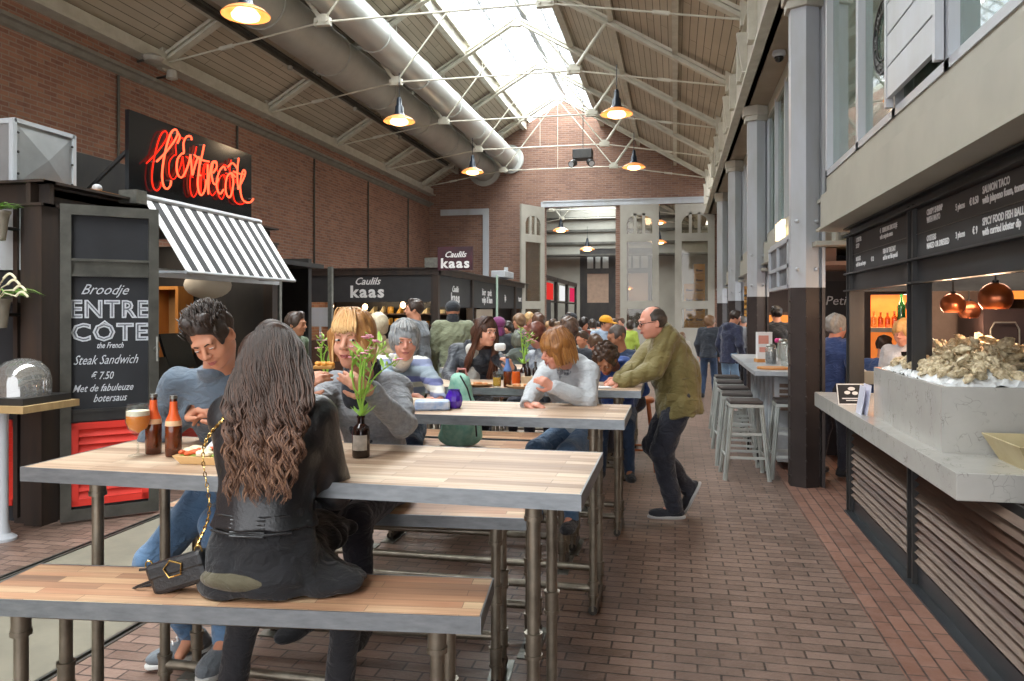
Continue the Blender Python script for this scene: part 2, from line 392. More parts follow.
for sgn in (1, -1): m.slab([(XC+sgn*SK, Y0, zr(XC+SK)+.31), (XC, Y0, zr(XC)+.37), (XC, Y2, zr(XC)+.37), (XC+sgn*SK, Y2, zr(XC+SK)+.31)], (0, 0, 1), .006)
struct(m.build('window_1', K['skyglass']), 'long glazed rooflight along the ridge')
# trusses
def truss(Y, label):
    r = empty('roof_truss', (XC, Y, 5.66), label, 'roof truss', 'cream iron roof trusses')
    N = 1.75; nz = 6.15; top = (XC, Y, zr(XC)-.2)
    for s in (1, -1):
        e = (XC+s*4.6, Y, zr(XC+4.6)-.13); p = (XC, Y, zr(XC)-.09)
        m = MB(); m.bar(e, p, .15, .05, (0,0,1)); d = (V(*p)-V(*e)).normalized(); up = V(0,1,0).cross(d)*s
        off = V(-d.z, 0, d.x)*(.07*(1 if s < 0 else -1)); 
        m.bar(V(*e)+V(0,0,-.10), V(*p)+V(0,0,-.10), .15, .03); m.bar(V(*e)+V(0,0,-.05), V(*p)+V(0,0,-.05), .05, .12)
        m.build('rafter', K['truss'], r)
        m = MB(); nd = (XC+s*N, Y, nz); ee = (XC+s*4.6, Y, 5.68)
        m.cyl(ee, nd, .016, 8)
        mid = V(*ee).lerp(V(*nd), .42); dd = (V(*nd)-V(*ee)).normalized()*.12
        m.bar(mid-dd+V(0,.02,0), mid+dd+V(0,.02,0), .012, .05); m.bar(mid-dd-V(0,.02,0), mid+dd-V(0,.02,0), .012, .05)
        m.build('tie_rod', K['truss'], r)
        m = MB(); q = (XC+s*2.35, Y, zr(XC+2.35)-.2)
        m.cyl(nd, q, .035, 10); m.ell(q, (.06,.05,.06), 8, 6); m.build('strut', K['truss'], r)
        m = MB(); m.cyl(nd, (XC, Y, top[2]-.06), .018, 8); m.build('diagonal_rod', K['truss'], r)
        m = MB(); m.cbox(nd, (.26, .09, .12)); m.cbox((nd[0], Y, nz+.05), (.16, .1, .12))
        for k in (-1, 1): m.cyl((nd[0]+k*.08, Y-.07, nz), (nd[0]+k*.08, Y+.07, nz), .025, 8)
        m.build('node_plate', K['truss'], r)
        m = MB(); m.box((XC+s*4.6-.12, Y-.09, 5.58), (XC+s*4.6+.1, Y+.09, 5.95)); m.build('shoe', K['truss'], r)
    m = MB(); m.cyl((XC-N, Y, nz), (XC+N, Y, nz), .018, 8); m.build('tie_rod', K['truss'], r)
    m = MB(); m.cyl((XC, Y, nz), top, .009, 6); m.build('king_rod', K['truss'], r)
    m = MB(); m.cbox((XC, Y, top[2]-.06), (.34, .09, .07)); m.cbox((XC, Y, top[2]-.02), (.2, .11, .16)); m.build('ridge_plate', K['truss'], r)
    return r
ords = ['in front of the camera', 'above the near tables', 'above the neon sign', 'crossing the top of the photo over the black awning', 'second from the top of the photo', 'third from the top of the photo', 'one before the gable wall', 'hard against the brick gable wall']
t0 = truss(1.45, 'cream iron roof truss ' + ords[0])
for k in range(1, 8): copy_tree(t0, (XC, 1.45+3.2*k, 5.66), label='cream iron roof truss ' + ords[k])
for k in range(5): copy_tree(t0, (XC, 27.2+3.2*k, 5.66), label='iron truss of the back hall seen through the open doors')
# ducts
def ring(m, x, y, z, r, w=.05, e=.02):
    m.tube([(x, y-w/2, z), (x, y-w/2+.001, z), (x, y+w/2, z), (x, y+w/2+.001, z)], [r, r+e, r+e, r], 32, False)
for nm, x, z, r, mt, lab in (('upper', -5.38, 6.72, .32, K['duct_light'], 'bright round ventilation duct beside the rooflight'), ('lower', -6.24, 6.42, .40, K['duct_dark'], 'thicker grey ventilation duct above the brick wall')):
    e = empty('ventilation_duct', (x, 9, z-r), lab, 'duct', 'ventilation ducts under the roof')
    m = MB(); m.tube([(x, Y0, z), (x, YE-.05, z)], r, 48, False)
    for y in np.arange(-6, YE-1, 2.4): ring(m, x, y, z, r)
    m.build('pipe', mt, e, smooth=True)
    m = MB(); m.tube([(x, YE-.12, z), (x, YE-.11, z), (x, YE-.02, z)], [r+.02, r+.16, r+.16], 40, True); m.build('wall_collar', mt, e, smooth=True)
    m = MB()
    for y in np.arange(1.45, 24, 3.2): m.tube([(x, y+.1, z+r), (x, y+.1, zr(x))], .015, 6); 
    m.build('hanger', K['truss'], e)
m = MB()   # lighting track beneath the left slope
xt = -6.95; m.box((xt-.04, Y0, 6.2), (xt+.04, YE-2, 6.26)); m.box((xt-.09, Y0, 6.26), (xt+.09, YE-2, 6.28))
for y in np.arange(1.45, 24, 3.2): m.cyl((xt, y, 6.26), (xt, y, 7.1), .012, 6)
tag(m.build('cable_tray', K['frame_steel']), 'dark cable tray hanging under the left roof slope', 'cable tray')
for i, (px, py) in enumerate(((290, 67), (355, 115), (400, 145))):
    p = PX(px, py, xt); m = MB(); m.lathe([(0,-.09),(.045,-.085),(.05,-.02),(.03,0),(0,0)], (p.x, p.y, 6.2), 12)
    tag(m.build('smoke_detector', K['white_paint'], smooth=True), 'small white detector under the cable tray, ' + ['nearest the large lamp', 'middle of three', 'farthest of three'][i], 'detector', 'detectors under the cable tray')
# floodlight box on the wall ledge
for i, (px, py, lab) in enumerate(((153, 58, 'round white lamp fixed over the ledge near the top corner'), (172, 75, 'small white floodlight standing on the wall ledge'))):
    p = PX(px, py, XL+.35); r = empty('wall_spotlight', p, lab, 'spotlight')
    m = MB(); m.lathe([(0,.07),(.1,.05),(.16,0),(.12,-.05),(0,-.06)] if i == 0 else [(0,.08),(.07,.07),(.09,-.06),(0,-.09)], p, 20); m.build('housing', K['white_paint'], r, smooth=True)
    m = MB(); m.cyl(p, (XL, p.y+.1, p.z), .02, 8); m.build('arm', K['frame_steel'], r)
# pendant lamps
def lamp(x, y, z, label, s=1.0, top=6.13):
    r = empty('pendant_lamp', (x, y, z), label, 'pendant lamp', 'enamel pendant lamps under the roof')
    m = MB(); m.cyl((x, y, z+.42*s), (x, y, top), .008, 6); m.build('cord', K['dark_enamel'], r)
    m = MB(); m.lathe([(0,.44),(.03,.44),(.045,.40),(.05,.30),(.075,.27),(.085,.16),(.11,.12),(.13,.09),(0,.09)], (x,y,z), 20); m.build('housing', K['dark_enamel'], r, smooth=True)
    m = MB(); m.lathe([(.10,.11),(.16,.09),(.24,.05),(.29,.005),(.285,-.005),(.23,.035),(.15,.07),(.10,.09)], (x,y,z), 32); m.build('lamp_shade', K['shade'], r, smooth=True)
    m = MB(); m.lathe([(.125,.06),(.17,.0),(.16,-.035),(.1,-.06),(0,-.07)], (x,y,z), 24); m.build('glass_bowl', K['lamp_glow'], r, smooth=True)
    return r
t = NT('lamp_shade'); t.set('Base Color', lin('c8824e')); t.set('Roughness', .4); t.set('Subsurface Weight', .0)
t.set('Emission Color', lin('ff9a50')); t.set('Emission Strength', .45); K['shade'] = t.m
l0 = lamp(-5.08, 8.42, 5.24, 'large pendant lamp at the top edge above the neon sign')
for x, y, z, lab in ((-4.93, 13.3, 5.13, 'pendant lamp in front of the ducts, between two others'), (-5.13, 19.25, 5.27, 'pendant lamp low in front of the gable wall, beside the duct ends'), (-1.02, 13.8, 5.18, 'pendant lamp on the right under the rooflight edge, the larger one'), (-1.02, 19.7, 5.32, 'pendant lamp on the right above the closed doors, the smaller one')):
    copy_tree(l0, (x, y, z), label=lab)
for x, y, z, lab in ((-4.05, 27.6, 4.6, 'upper lamp in the back hall'), (-3.3, 29.5, 4.05, 'second lamp in the back hall, below the first'), (-2.2, 36.5, 2.75, 'low lamp in front of the dark gate'), (-.62, 28, 5.55, 'top lamp seen between the closed door leaves'), (-.6, 29.4, 5.0, 'middle lamp seen between the closed door leaves'), (-.6, 31, 4.4, 'lowest lamp seen between the closed door leaves')):
    copy_tree(l0, (x, y, z), label=lab)
# black speaker with spots
p = PY(583, 156, 20.45); r = empty('hanging_projector', (p.x, p.y, p.z), 'black box with two small spotlights hung before the gable', 'spotlight')
m = MB(); m.box((p.x-.26, p.y-.2, p.z-.1), (p.x+.26, p.y+.2, p.z+.16)); m.build('case', K['steel_black'], r, bevel=.02)
m = MB(); m.cyl((p.x, p.y, p.z+.16), (p.x, p.y, zr(p.x)-.1), .012, 6); m.build('hanger', K['steel_black'], r)
for s in (-1, 1):
    m = MB(); m.cyl((p.x+s*.2, p.y-.2, p.z-.2), (p.x+s*.27, p.y-.36, p.z-.28), .09, 14); m.cyl((p.x+s*.2, p.y-.15, p.z-.2), (p.x+s*.2, p.y-.15, p.z-.08), .02, 6); m.build('spot_head', K['steel_black'], r)
    m = MB(); a = V(p.x+s*.27, p.y-.36, p.z-.28); d = V(s*.07, -.16, -.08).normalized(); m.cyl(a, a+d*.01, .07, 14); m.build('lens', K['column_w'], r)
# ---------------------------------------------------------------- right side
GX = .97
m = MB(); m.box((GX, Y0, 4.78), (GX+.05, Y2-17.1, 5.85)); m.box((GX-.07, Y0, 4.74), (GX+.12, YE, 4.79)); m.box((GX-.06, Y0, 5.55), (GX+.1, YE, 5.6))
y = 1.45
while y < YE:
    for k in range(2): m.box((GX-.10, y+.35+k*1.5, 4.95), (GX, y+.55+k*1.5, 5.5))
    for k in range(6): m.cyl((GX-.085, y-.2+k*.08, 4.9), (GX-.0, y-.2+k*.08, 4.9), .02, 6)
    m.prism([(GX-.14, 5.5), (GX, 5.5), (GX, 4.9), (GX-.05, 4.9)], 'y', y-.06, y+.06)
    y += 3.2
struct(m.build('trim_9', K['truss']), 'riveted cream girder under the right eave')
m = MB(); m.box((GX+.05, Y0, 4.74), (1.62, YE, 4.86)); struct(m.build('ceiling_soffit', M('soffit_boards', '9d8f7c', '8d806e', rough=.7, ns=2)), 'beige boarded soffit above the upper windows')
def column(y, lab):
    r = empty('iron_column', (1.2, y, 0), lab, 'column', 'iron columns along the aisle'); 
    def hexa(z0, z1, rad): 
        m.prism([(1.2+rad*math.cos(math.radians(a)), y+rad*math.sin(math.radians(a))) for a in (-90,-30,30,90,150,210)], 'z', z0, z1)
    m = MB(); hexa(0, 1.88, .15); m.box((1.32, y-.02, 0), (1.37, y+.02, 1.88)); m.box((1.35, y-.09, 0), (1.38, y+.09, 1.88))
    for k in range(12):
        for a, w in ((-90, 0), (-30, 0), (210, 0)):
            x_, y_ = 1.2+.15*math.cos(math.radians(a)), y+.15*math.sin(math.radians(a)); m.ell((x_, y_, .1+k*.15), (.012,.012,.012), 6, 4)
    m.build('painted_base', K['column_d'], r)
    m = MB(); hexa(1.88, 4.6, .145); m.box((1.32, y-.02, 1.88), (1.37, y+.02, 4.6)); m.box((1.35, y-.09, 1.88), (1.38, y+.09, 4.6)); m.box((1.37, y-.02, 2.7), (1.5, y+.02, 4.6)); m.build('shaft', K['column_w'], r)
    m = MB(); hexa(4.52, 4.6, .19); hexa(4.6, 4.74, .22); m.build('capital', K['white_paint'], r, bevel=.01)
    for z in (2.05, 2.5): 
        m = MB(); m.ell((1.12, y-.15, z), (.02,.02,.02), 8, 6); m.ell((1.3, y-.11, z), (.02,.02,.02), 8, 6); m.build('rivet', K['column_w'], r, smooth=True)
    m = MB(); m.box((1.26, y-.32, 2.26), (1.62, y-.1, 2.3)); m.box((1.30, y-.3, 2.66), (1.6, y-.12, 2.69)); m.box((1.43, y-.3, 2.3), (1.45, y-.12, 2.66)); m.build('bracket', K['facade'], r)
    struct(r); return r
c0 = column(7.75, 'iron column between the marble bar and the oyster counter, nearest')
for y, lab in ((12.15, 'second iron column, behind the menu holder on the bar'), (16.4, 'third iron column beyond the couple by the bar'), (20.7, 'last iron column before the gable wall')): copy_tree(c0, (1.2, y, 0), label=lab)
# near upper facade
def facade(xa, ya, yb, tag_):
    m = MB(); m.box((xa-.06, ya, 2.35), (xa+.30, yb, 2.66)); m.box((xa-.10, ya, 2.35), (xa-.06, yb, 2.37)); m.box((xa-.01, ya, 2.69), (xa+.25, yb, 2.82)); m.box((xa+.02, ya, 2.66), (xa+.2, yb, 2.69))
    m.box((xa, ya, 4.55), (xa+.2, yb, 4.75)); struct(m.build('wall_right_' + tag_, K['facade']), 'grey-green panelled beam of the upper floor')
facade(1.30, Y0, 7.1, 'near'); facade(1.36, 8.1, YE, 'far')
m = MB()
for i, y in enumerate([7.07, 5.92, 4.98, 4.06, 3.1, 2.1, 1.1, .1, -1, -2, -3]):
    m.box((1.28, y-.035, 2.82), (1.38, y+.035, 4.6)); 
m.box((1.28, Y0, 2.82), (1.38, 7.1, 2.87)); struct(m.build('window_2_frame', K['column_w']), 'grey window frames of the upper office')
m = MB(); m.box((1.33, Y0, 2.85), (1.34, 7.1, 4.6)); struct(m.build('window_2', K['glass_green']), 'greenish glazing of the upper office')
m = MB()
for y in np.arange(8.3, YE, .95): m.box((1.35, y-.03, 2.82), (1.44, y+.03, 4.6))
struct(m.build('window_3_frame', K['column_w']))
m = MB(); m.box((1.39, 8.1, 2.85), (1.40, YE, 4.6)); struct(m.build('window_3', K['glass_green']))
m = MB(); m.box((1.30, 7.1, 2.35), (3.4, 7.16, 4.7)); m.box((3.4, Y0, 2.4), (3.5, YE, 4.8)); m.box((1.6, Y0, 2.4), (3.4, YE, 2.46)); m.box((1.6, Y0, 4.74), (3.4, YE, 4.8)); struct(m.build('wall_office', K['white_paint']), 'pale walls inside the upper office')
# slatted white panel in the window
r = empty('louvre_screen', (1.26, 4.52, 2.87), 'white slatted screen in front of the office window', 'screen')
m = MB()
for k in range(9): m.box((1.235, 4.1, 2.92+k*.19), (1.262, 4.94, 2.92+k*.19+.178))
m.build('slat', K['column_w'], r)
m = MB(); m.box((1.23, 4.06, 2.87), (1.27, 4.10, 4.6)); m.box((1.23, 4.94, 2.87), (1.27, 4.98, 4.6)); m.build('frame', K['column_w'], r)
# round office logo on the glass
m = MB(); cy, cz = 5.38, 3.44
for R_, w in ((.235, .016), (.15, .010)):
    pts = [(1.322, cy+R_*math.cos(a), cz+R_*math.sin(a)) for a in np.linspace(0, 2*PI, 49)[:-1]]; m.tube(pts, w/2, 6, closed=True)
for k, ch in enumerate('DE HALLEN STUDIOS AMSTERDAM '):
    a = PI*1.0 - 2*PI*k/28; vs, fs = text_mb(ch, .075, .001, bold=.002) if ch != ' ' else ([], [])
    if vs:
        c = V(1.322, cy-.192*math.cos(a), cz+.192*math.sin(a)); up = V(0, -math.cos(a), math.sin(a)); xd = up.cross(V(-1,0,0)); m.add(vs, fs, frame(c, xd, up))
tag(m.build('window_logo', K['steel_black']), 'dark ring-shaped logo stuck on the office window', 'logo')
# security camera on soffit
p = V(1.05, 9.3, 4.74); p = PZ(779, 58, 4.66)
r = empty('security_camera', (p.x, p.y, 4.74), 'small white dome camera under the soffit', 'camera')
m = MB(); m.lathe([(0,.03),(.07,.03),(.08,-.02),(.06,-.05)], (p.x,p.y,4.72), 16); m.build('housing', K['column_w'], r, smooth=True)
m = MB(); m.ell((p.x,p.y,4.66), (.055,.055,.05)); m.build('dome', K['sign_black'], r, smooth=True)
# ---------------------------------------------------------------- tall tram doors
def tram_door(name_lab, x0, x1, y, ang=0, hinge='l'):
    r = empty('tram_door', (x0, y, 0), name_lab, 'door', 'tall glazed tram doors')
    w = x1-x0; m = MB(); T = .07; H = OZ-.04
    def b(xa, xb, za, zb, d=T): m.box((x0+xa, y-d/2, za), (x0+xb, y+d/2, zb))
    s = w*.17
    b(0, s, 0, H); b(w-s, w, 0, H); b(s, w-s, 0, 1.15); b(s, w-s, 1.75, 2.0); b(s, w-s, 3.9, 4.15); b(s, w-s, H-.28, H)
    for k in (1, 2): xx = s+(w-2*s)*k/3; b(xx-.045, xx+.045, 4.15, H-.28)
    for sx in (-1, 1):   # arched head
        pts = []
        for k in range(7):
            u = k/6; xx = (w/2-s)*(1-u)*sx; pts.append((x0+w/2+(w/2-s)*sx*(1-u), 4.15+.35+.25*math.sqrt(max(0, 1-(1-u)**2))))
        m.prism(pts+[(x0+w/2+0, H-.28), (x0+w/2+(w/2-s)*sx, H-.28)], 'y', y-T/2, y+T/2)
    b(.02, w-.02, .3, .34, .1); m.build('door_frame', K['door_paint'], r)
    m = MB()
    for za, zb in ((1.15, 1.75), (2.0, 3.9), (4.15, H-.28)): m.box((x0+s, y-.008, za), (x0+w-s, y+.008, zb))
    m.build('pane', K['glass_dark'], r)
    m = MB(); m.cyl((x0+w-s/2, y-.1, 1.3), (x0+w-s/2, y-.1, 1.5), .02, 8); m.cyl((x0+w-s/2, y-.1, 1.4), (x0+w-s/2, y, 1.4), .015, 8); m.build('handle', K['steel_black'], r)
    r.rotation_euler = (0, 0, ang); return r
K['door_paint'] = M('door_grey_paint', 'aaa69b', '9c988d', rough=.5, ns=2)
tram_door('tall grey glazed door leaf swung open left of the opening', -4.22, -3.02, YE-.08, math.radians(-118))
tram_door('tall grey glazed door leaf folded against the brick pier', -1.72, -.5, YE-.14)
tram_door('tall grey glazed door leaf beside the crates, closed', 0.0, 1.22, YE-.02)
# beer crates seen through the doors
def crate(p, lab, grp):
    r = empty('beer_crate', p, lab, 'crate', grp); x, y, z = p
    m = MB(); W, D, H = .36, .28, .31
    for a, b_ in (((0,0,0),(W,D,.02)), ((0,0,0),(.02,D,H)), ((W-.02,0,0),(W,D,H)), ((0,D-.02,0),(W,D,H)), ((0,0,0),(W,.02,.19)), ((0,0,.25),(W,.02,H)), ((0,0,.19),(.11,.02,.25)), ((W-.11,0,.19),(W,.02,.25))): m.box((x-W/2+a[0], y+a[1], z+a[2]), (x-W/2+b_[0], y+b_[1], z+b_[2]))
    m.build('body', K['crate'], r)
    m = MB(); vs, fs = text_mb('Beer', .12, .002, bold=.004); m.add(vs, fs, frame((x, y-.003, z+.1), (1,0,0), (0,0,1))); m.build('lettering', K['steel_black'], r)
    return r
K['crate'] = M('crate_yellow_wood', 'dba24a', 'c08a3a', rough=.5)
c = PY(699.5, 270, 26.1); d = PY(689.5, 280, 26.1); first = crate((d.x, 26.1, 0), 'yellow beer crate in the shorter stack behind the glazed door', 'crates in the shorter stack')
for k in range(1, 8): copy_tree(first, (d.x, 26.1, .325*k))
f2 = copy_tree(first, (c.x, 26.1, 0), label='yellow beer crate in the taller stack behind the glazed door'); f2['group'] = 'crates in the taller stack'
for k in range(1, 10): copy_tree(f2, (c.x, 26.1, .325*k))
f3 = copy_tree(first, (1.62, 19.0, 0), label='yellow crate in the stack beyond the second column'); f3['group'] = 'crates beyond the column'
for k in range(1, 7): copy_tree(f3, (1.62, 19.0, .325*k))
# ================================================================ left container stall
SX = -4.76; SY0 = 5.02; SY1 = 8.6; SH = 2.67
K['corr'] = K['rusty']
def corrugated(m, a, b, z0, z1, depth=.035, n=None, nrm=(0,-1,0)):
    a = V(*a); b = V(*b); L = (b-a).length; n = n or max(2, int(L/.14)); N = V(*nrm)
    pts = []
    for i in range(n):
        for t_, d in ((0,0),(.3,0),(.5,1),(.8,1)): pts.append(a.lerp(b, (i+t_)/n) + N*depth*d)
    pts.append(b)
    k = len(pts); vs = [(p.x,p.y,z0) for p in pts]+[(p.x,p.y,z1) for p in pts]+[(p.x-N.x*.03,p.y-N.y*.03,z0) for p in pts]+[(p.x-N.x*.03,p.y-N.y*.03,z1) for p in pts]
    fs = [(i,i+1,k+i+1,k+i) for i in range(k-1)]+[(2*k+i+1,2*k+i,3*k+i,3*k+i+1) for i in range(k-1)]+[(k+i,k+i+1,3*k+i+1,3*k+i) for i in range(k-1)]+[(i+1,i,2*k+i,2*k+i+1) for i in range(k-1)]
    m.add(vs, fs)
st = empty('steak_stall', (SX-1.2, SY0+1.5, 0), 'black steel container stall with striped awning and chalkboard door', 'food stall')
m = MB()
m.box((SX-.16, SY0, 0), (SX, SY0+.16, SH-.2)); m.box((SX-.06, SY0+.15, 0), (SX-.02, SY0+.3, SH-.2)); m.box((SX-.30, SY0+.05, 0), (SX-.15, SY0+.09, SH-.2))
for k in range(2): m.box((SX-.28+k*.07, SY0+.02, .05), (SX-.24+k*.07, SY0+.06, SH-.2))
m.build('corner_post', K['rusty'], st)
m = MB(); m.box((SX-2.6, SY0+.02, 0), (SX-2.44, SY0+.16, SH-.2)); m.build('corner_post', K['rusty'], st)
m = MB(); m.box((SX-.12, SY1-.12, 0), (SX, SY1, SH-.2)); m.build('corner_post', K['rusty'], st)
m = MB()
for (a, b) in (((SX-.08, SY0), (SX, SY1)), ):
    m.box((SX-.14, SY0, SH-.2), (SX-.10, SY1, SH)); m.box((SX-.14, SY0-.0, SH-.02), (SX+.02, SY1, SH)); m.box((SX-.14, SY0, SH-.2), (SX+.02, SY1, SH-.18))
m.box((SX-2.6, SY0+.08, SH-.2), (SX, SY0+.12, SH)); m.box((SX-2.6, SY0-.02, SH-.02), (SX+.02, SY0+.12, SH)); m.box((SX-2.6, SY0-.02, SH-.2), (SX+.02, SY0+.12, SH-.18))
m.build('roof_beam', K['rusty'], st)
m = MB(); m.box((SX-2.6, SY0+.1, SH-.1), (SX-.1, SY1, SH-.04)); m.build('roof_panel', K['steel_black'], st)
m = MB(); m.box((SX-2.6, SY1-.06, 0), (SX-.1, SY1, SH-.2)); m.box((SX-2.6, SY0+.2, 0), (SX-2.55, SY1, SH-.2)); m.build('wall_panel', K['steel_black'], st)
m = MB(); m.box((SX-2.44, SY0+.1, 0), (SX-.16, SY0+.14, 1.0)); m.box((SX-2.44, SY0+.1, 1.0), (SX-.16, SY0+.14, 1.98)); m.build('side_panel', K['chalkboard'], st)
m = MB(); m.box((SX-2.44, SY0+.04, 1.98), (SX-.2, SY0+.1, 2.46)); m.build('white_side_panel', K['column_w'], st)
m = MB(); m.box((SX-2.44, SY0+.03, 1.72), (SX-.16, SY0+.1, 1.78)); m.build('side_rail', K['frame_steel'], st)
def louvre(m, P0, P1, z0, z1, n, w=.03, nrm=(0,-1,0)):
    """red louvred panel between plan points P0,P1"""
    P0 = V(P0[0], P0[1], 0); P1 = V(P1[0], P1[1], 0); d = (P1-P0).normalized(); N = V(*nrm)
    f = .05
    def bb(a, b, za, zb, t0, t1): 
        q = [a+N*t0, b+N*t0, b+N*t1, a+N*t1]; vs = [(p.x,p.y,za) for p in q]+[(p.x,p.y,zb) for p in q]; m.add(vs, [(0,3,2,1),(4,5,6,7),(0,1,5,4),(1,2,6,5),(2,3,7,6),(3,0,4,7)])
    bb(P0, P0+d*f, z0, z1, 0, .03); bb(P1-d*f, P1, z0, z1, 0, .03); bb(P0, P1, z0, z0+f, 0, .03); bb(P0, P1, z1-f, z1, 0, .03); bb(P0, P1, z0, z1, -.012, -.004)
    h = (z1-z0-2*f)/n
    for i in range(n):
        za = z0+f+i*h; q = [P0+d*f, P1-d*f]
        vs = []
        for p in q: vs += [(p+N*.028).to_tuple()[:2]+(za+h*.05,), (p+N*.0).to_tuple()[:2]+(za+h*.95,), (p-N*.004).to_tuple()[:2]+(za+h*.90,), (p+N*.022).to_tuple()[:2]+(za,)]
        m.add(vs, [(0,1,5,4),(1,2,6,5),(2,3,7,6),(3,0,4,7),(0,3,2,1),(4,5,6,7)])
m = MB(); louvre(m, (SX-1.3, SY0+.09), (SX-.28, SY0+.09), .13, .80, 12); m.build('side_louvre', K['red'], st)
m = MB(); louvre(m, (SX-.02, SY0+.9), (SX-.02, SY1-.2), .12, .78, 8, nrm=(1,0,0)); m.build('front_louvre', K['red'], st)
m = MB(); m.box((SX-.55, SY0+.3, .84), (SX+.16, SY1-.12, .9)); m.build('counter_shelf', K['wood_dark'], st)
m = MB(); m.box((SX-.1, SY0+.3, .78), (SX-.0, SY1-.12, .84)); m.box((SX-.1, SY0+.3, .0), (SX-.04, SY1-.12, .12)); m.build('counter_rail', K['steel_black'], st)
# chalkboard door swung out 42 degrees
H0 = PZ(60, 525, 0); H1 = PZ(158.5, 512.5, 0); dv = (H1-H0); DW = dv.length; dv.normalize(); dn = V(dv.y, -dv.x, 0)
dr = empty('chalkboard_door', (H0.x, H0.y, 0), 'open container door with chalkboard menu and red louvre at its foot', 'door')
MD = frame(H0, dv, (0,0,1))     # local x along door, y up, z = normal towards the camera
m = MB(); fw = .075
m.box((0, .02, -.05), (fw, 2.49, .02), MD); m.box((DW-fw, .02, -.05), (DW, 2.49, .02), MD); m.box((fw, 2.41, -.05), (DW-fw, 2.49, .02), MD); m.box((fw, .02, -.05), (DW-fw, .11, .02), MD)
m.box((fw, 2.05, -.03), (DW-fw, 2.07, .015), MD); m.box((fw, 1.93, -.03), (DW-fw, 1.95, .015), MD); m.box((fw, 1.95, -.03), (DW-fw, 2.05, -.012), MD)
m.build('door_frame', K['frame_steel'], dr)
m = MB(); m.box((fw, .11, -.045), (DW-fw, 2.41, -.02), MD); m.build('board', K['chalkboard'], dr)
m = MB(); m.box((fw, .86, -.02), (DW-fw, .885, .004), MD); m.box((fw, .79, -.02), (DW-fw, .86, -.004), MD); m.build('ledge', K['steel_black'], dr)
m = MB(); A = MD @ V(fw+.0, 0, -.018); B_ = MD @ V(DW-fw, 0, -.018); louvre(m, A.xy, B_.xy, .13, .78, 9, nrm=dn.to_tuple()); m.build('louvre', K['red'], dr)
m = MB(); m.cyl((MD @ V(DW-.02, 1.35, .02)), (MD @ V(DW-.02, 1.35, .09)), .02, 10); m.cyl((MD @ V(DW-.02, 1.25, .09)), (MD @ V(DW-.02, 1.45, .09)), .012, 8); m.build('handle', K['galv'], dr)
m = MB(); mo = MB()
def ch(txt, u, zc, size, shear=0, bold=0, w=None, tgt=None, space=1.0):
    vs, fs = text_mb(txt, size, .0008, shear=shear, bold=bold, space=space)
    xs = [v[0] for v in vs]; W = max(xs)-min(xs); s = (w/W) if w else 1; c0_ = (max(xs)+min(xs))/2
    vs = [((v[0]-c0_)*s, v[1], v[2]) for v in vs]
    (tgt or m).add(vs, fs, frame(MD @ V(u*DW, zc, -.0185), dv, (0,0,1)))
def zz(px, py): # height on the door at a pixel
    D = H0 - V(0,0,0); t_ = (px-60)/98.5; p0 = PZ(60,525,0); 
    q = H0.lerp(H1, t_); Dp = -q.x*sn + q.y*cs; return EYE + (HY-py)/F*Dp
ch('Broodje', .45, zz(105,290), .115, .55, 0, w=.34)
ch('the French', .50, zz(110,345.5), .065, .45, .001, w=.19)
ch('Steak Sandwich', .46, zz(107,360), .105, .5, 0, w=.46)
ch('\u20ac 7.50', .42, zz(102,376), .085, .3, .001, w=.16)
ch('Met de fabuleuze', .43, zz(105,388), .08, .45, .0005, w=.43)
ch('botersaus', .50, zz(111,398), .085, .45, .0005, w=.24)
for tx, zc, w_ in (('ENTRE', zz(109,310), .56), ('COTE', zz(109,333), .55)):
    ch(tx, .50, zc, .188, 0, .008, w=w_, space=1.12)
    # dark inner line gives the hollow chalk letters
    vs, fs = text_mb(tx, .188, .0012, bold=-.0035, space=1.12); xs = [v[0] for v in vs]; W = max(xs)-min(xs); c0_ = (max(xs)+min(xs))/2
    mo.add([((v[0]-c0_)*(w_-.03)/W, v[1], v[2]) for v in vs], fs, frame(MD @ V(.5*DW, zc, -.0175), dv, (0,0,1)))
zc = zz(109, 325.5); m.tube([MD @ V(.44*DW-.045, zc-.005, -.018), MD @ V(.44*DW, zc+.035, -.018), MD @ V(.44*DW+.045, zc-.005, -.018)], .007, 6)
m.build('chalk_lettering', K['chalk'], dr)
K['chalk_dark'] = M('smudged_chalk', '55585e', '6a6d74', rough=.9, ns=40)
mo.build('chalk_shading', K['chalk_dark'], dr)
# awning
aw = empty('striped_awning', (SX, 7.15, 2.0), 'black and white striped awning under the neon sign', 'awning')
A0, A1 = 6.14, 8.16; NS = 21
white, black = MB(), MB()
for i in range(NS):
    ya = A0+(A1-A0)*i/NS; yb = A0+(A1-A0)*(i+1)/NS
    P = [(SX+.02, ya, 2.69), (SX+.02, yb, 2.69), (SX+.46, yb, 2.02), (SX+.46, ya, 2.02)]
    (black if i % 2 else white).slab(P, (.8,0,.55), .006)
white.build('white_stripes', M('awning_white', 'e6e6e6', rough=.8), aw); black.build('black_stripes', M('awning_black', '2a2b2d', rough=.8), aw)
m = MB(); m.cyl((SX+.46, A0, 2.01), (SX+.46, A1, 2.01), .018, 8); m.cyl((SX+.02, A0, 2.70), (SX+.02, A1, 2.70), .03, 8); m.bar((SX, A0+.02, 2.02), (SX+.46, A0+.02, 2.01), .02, .02); m.bar((SX, A1-.02, 2.02), (SX+.46, A1-.02, 2.01), .02, .02); m.bar((SX, A0, 2.02), (SX, SY1, 2.02), .05, .08, up=(0,0,1)); m.build('frame', K['column_w'], aw)
m = MB(); m.box((SX-.1, A0-.16, 2.62), (SX+.08, A0-.02, 2.74)); m.build('end_bracket', K['galv'], aw)
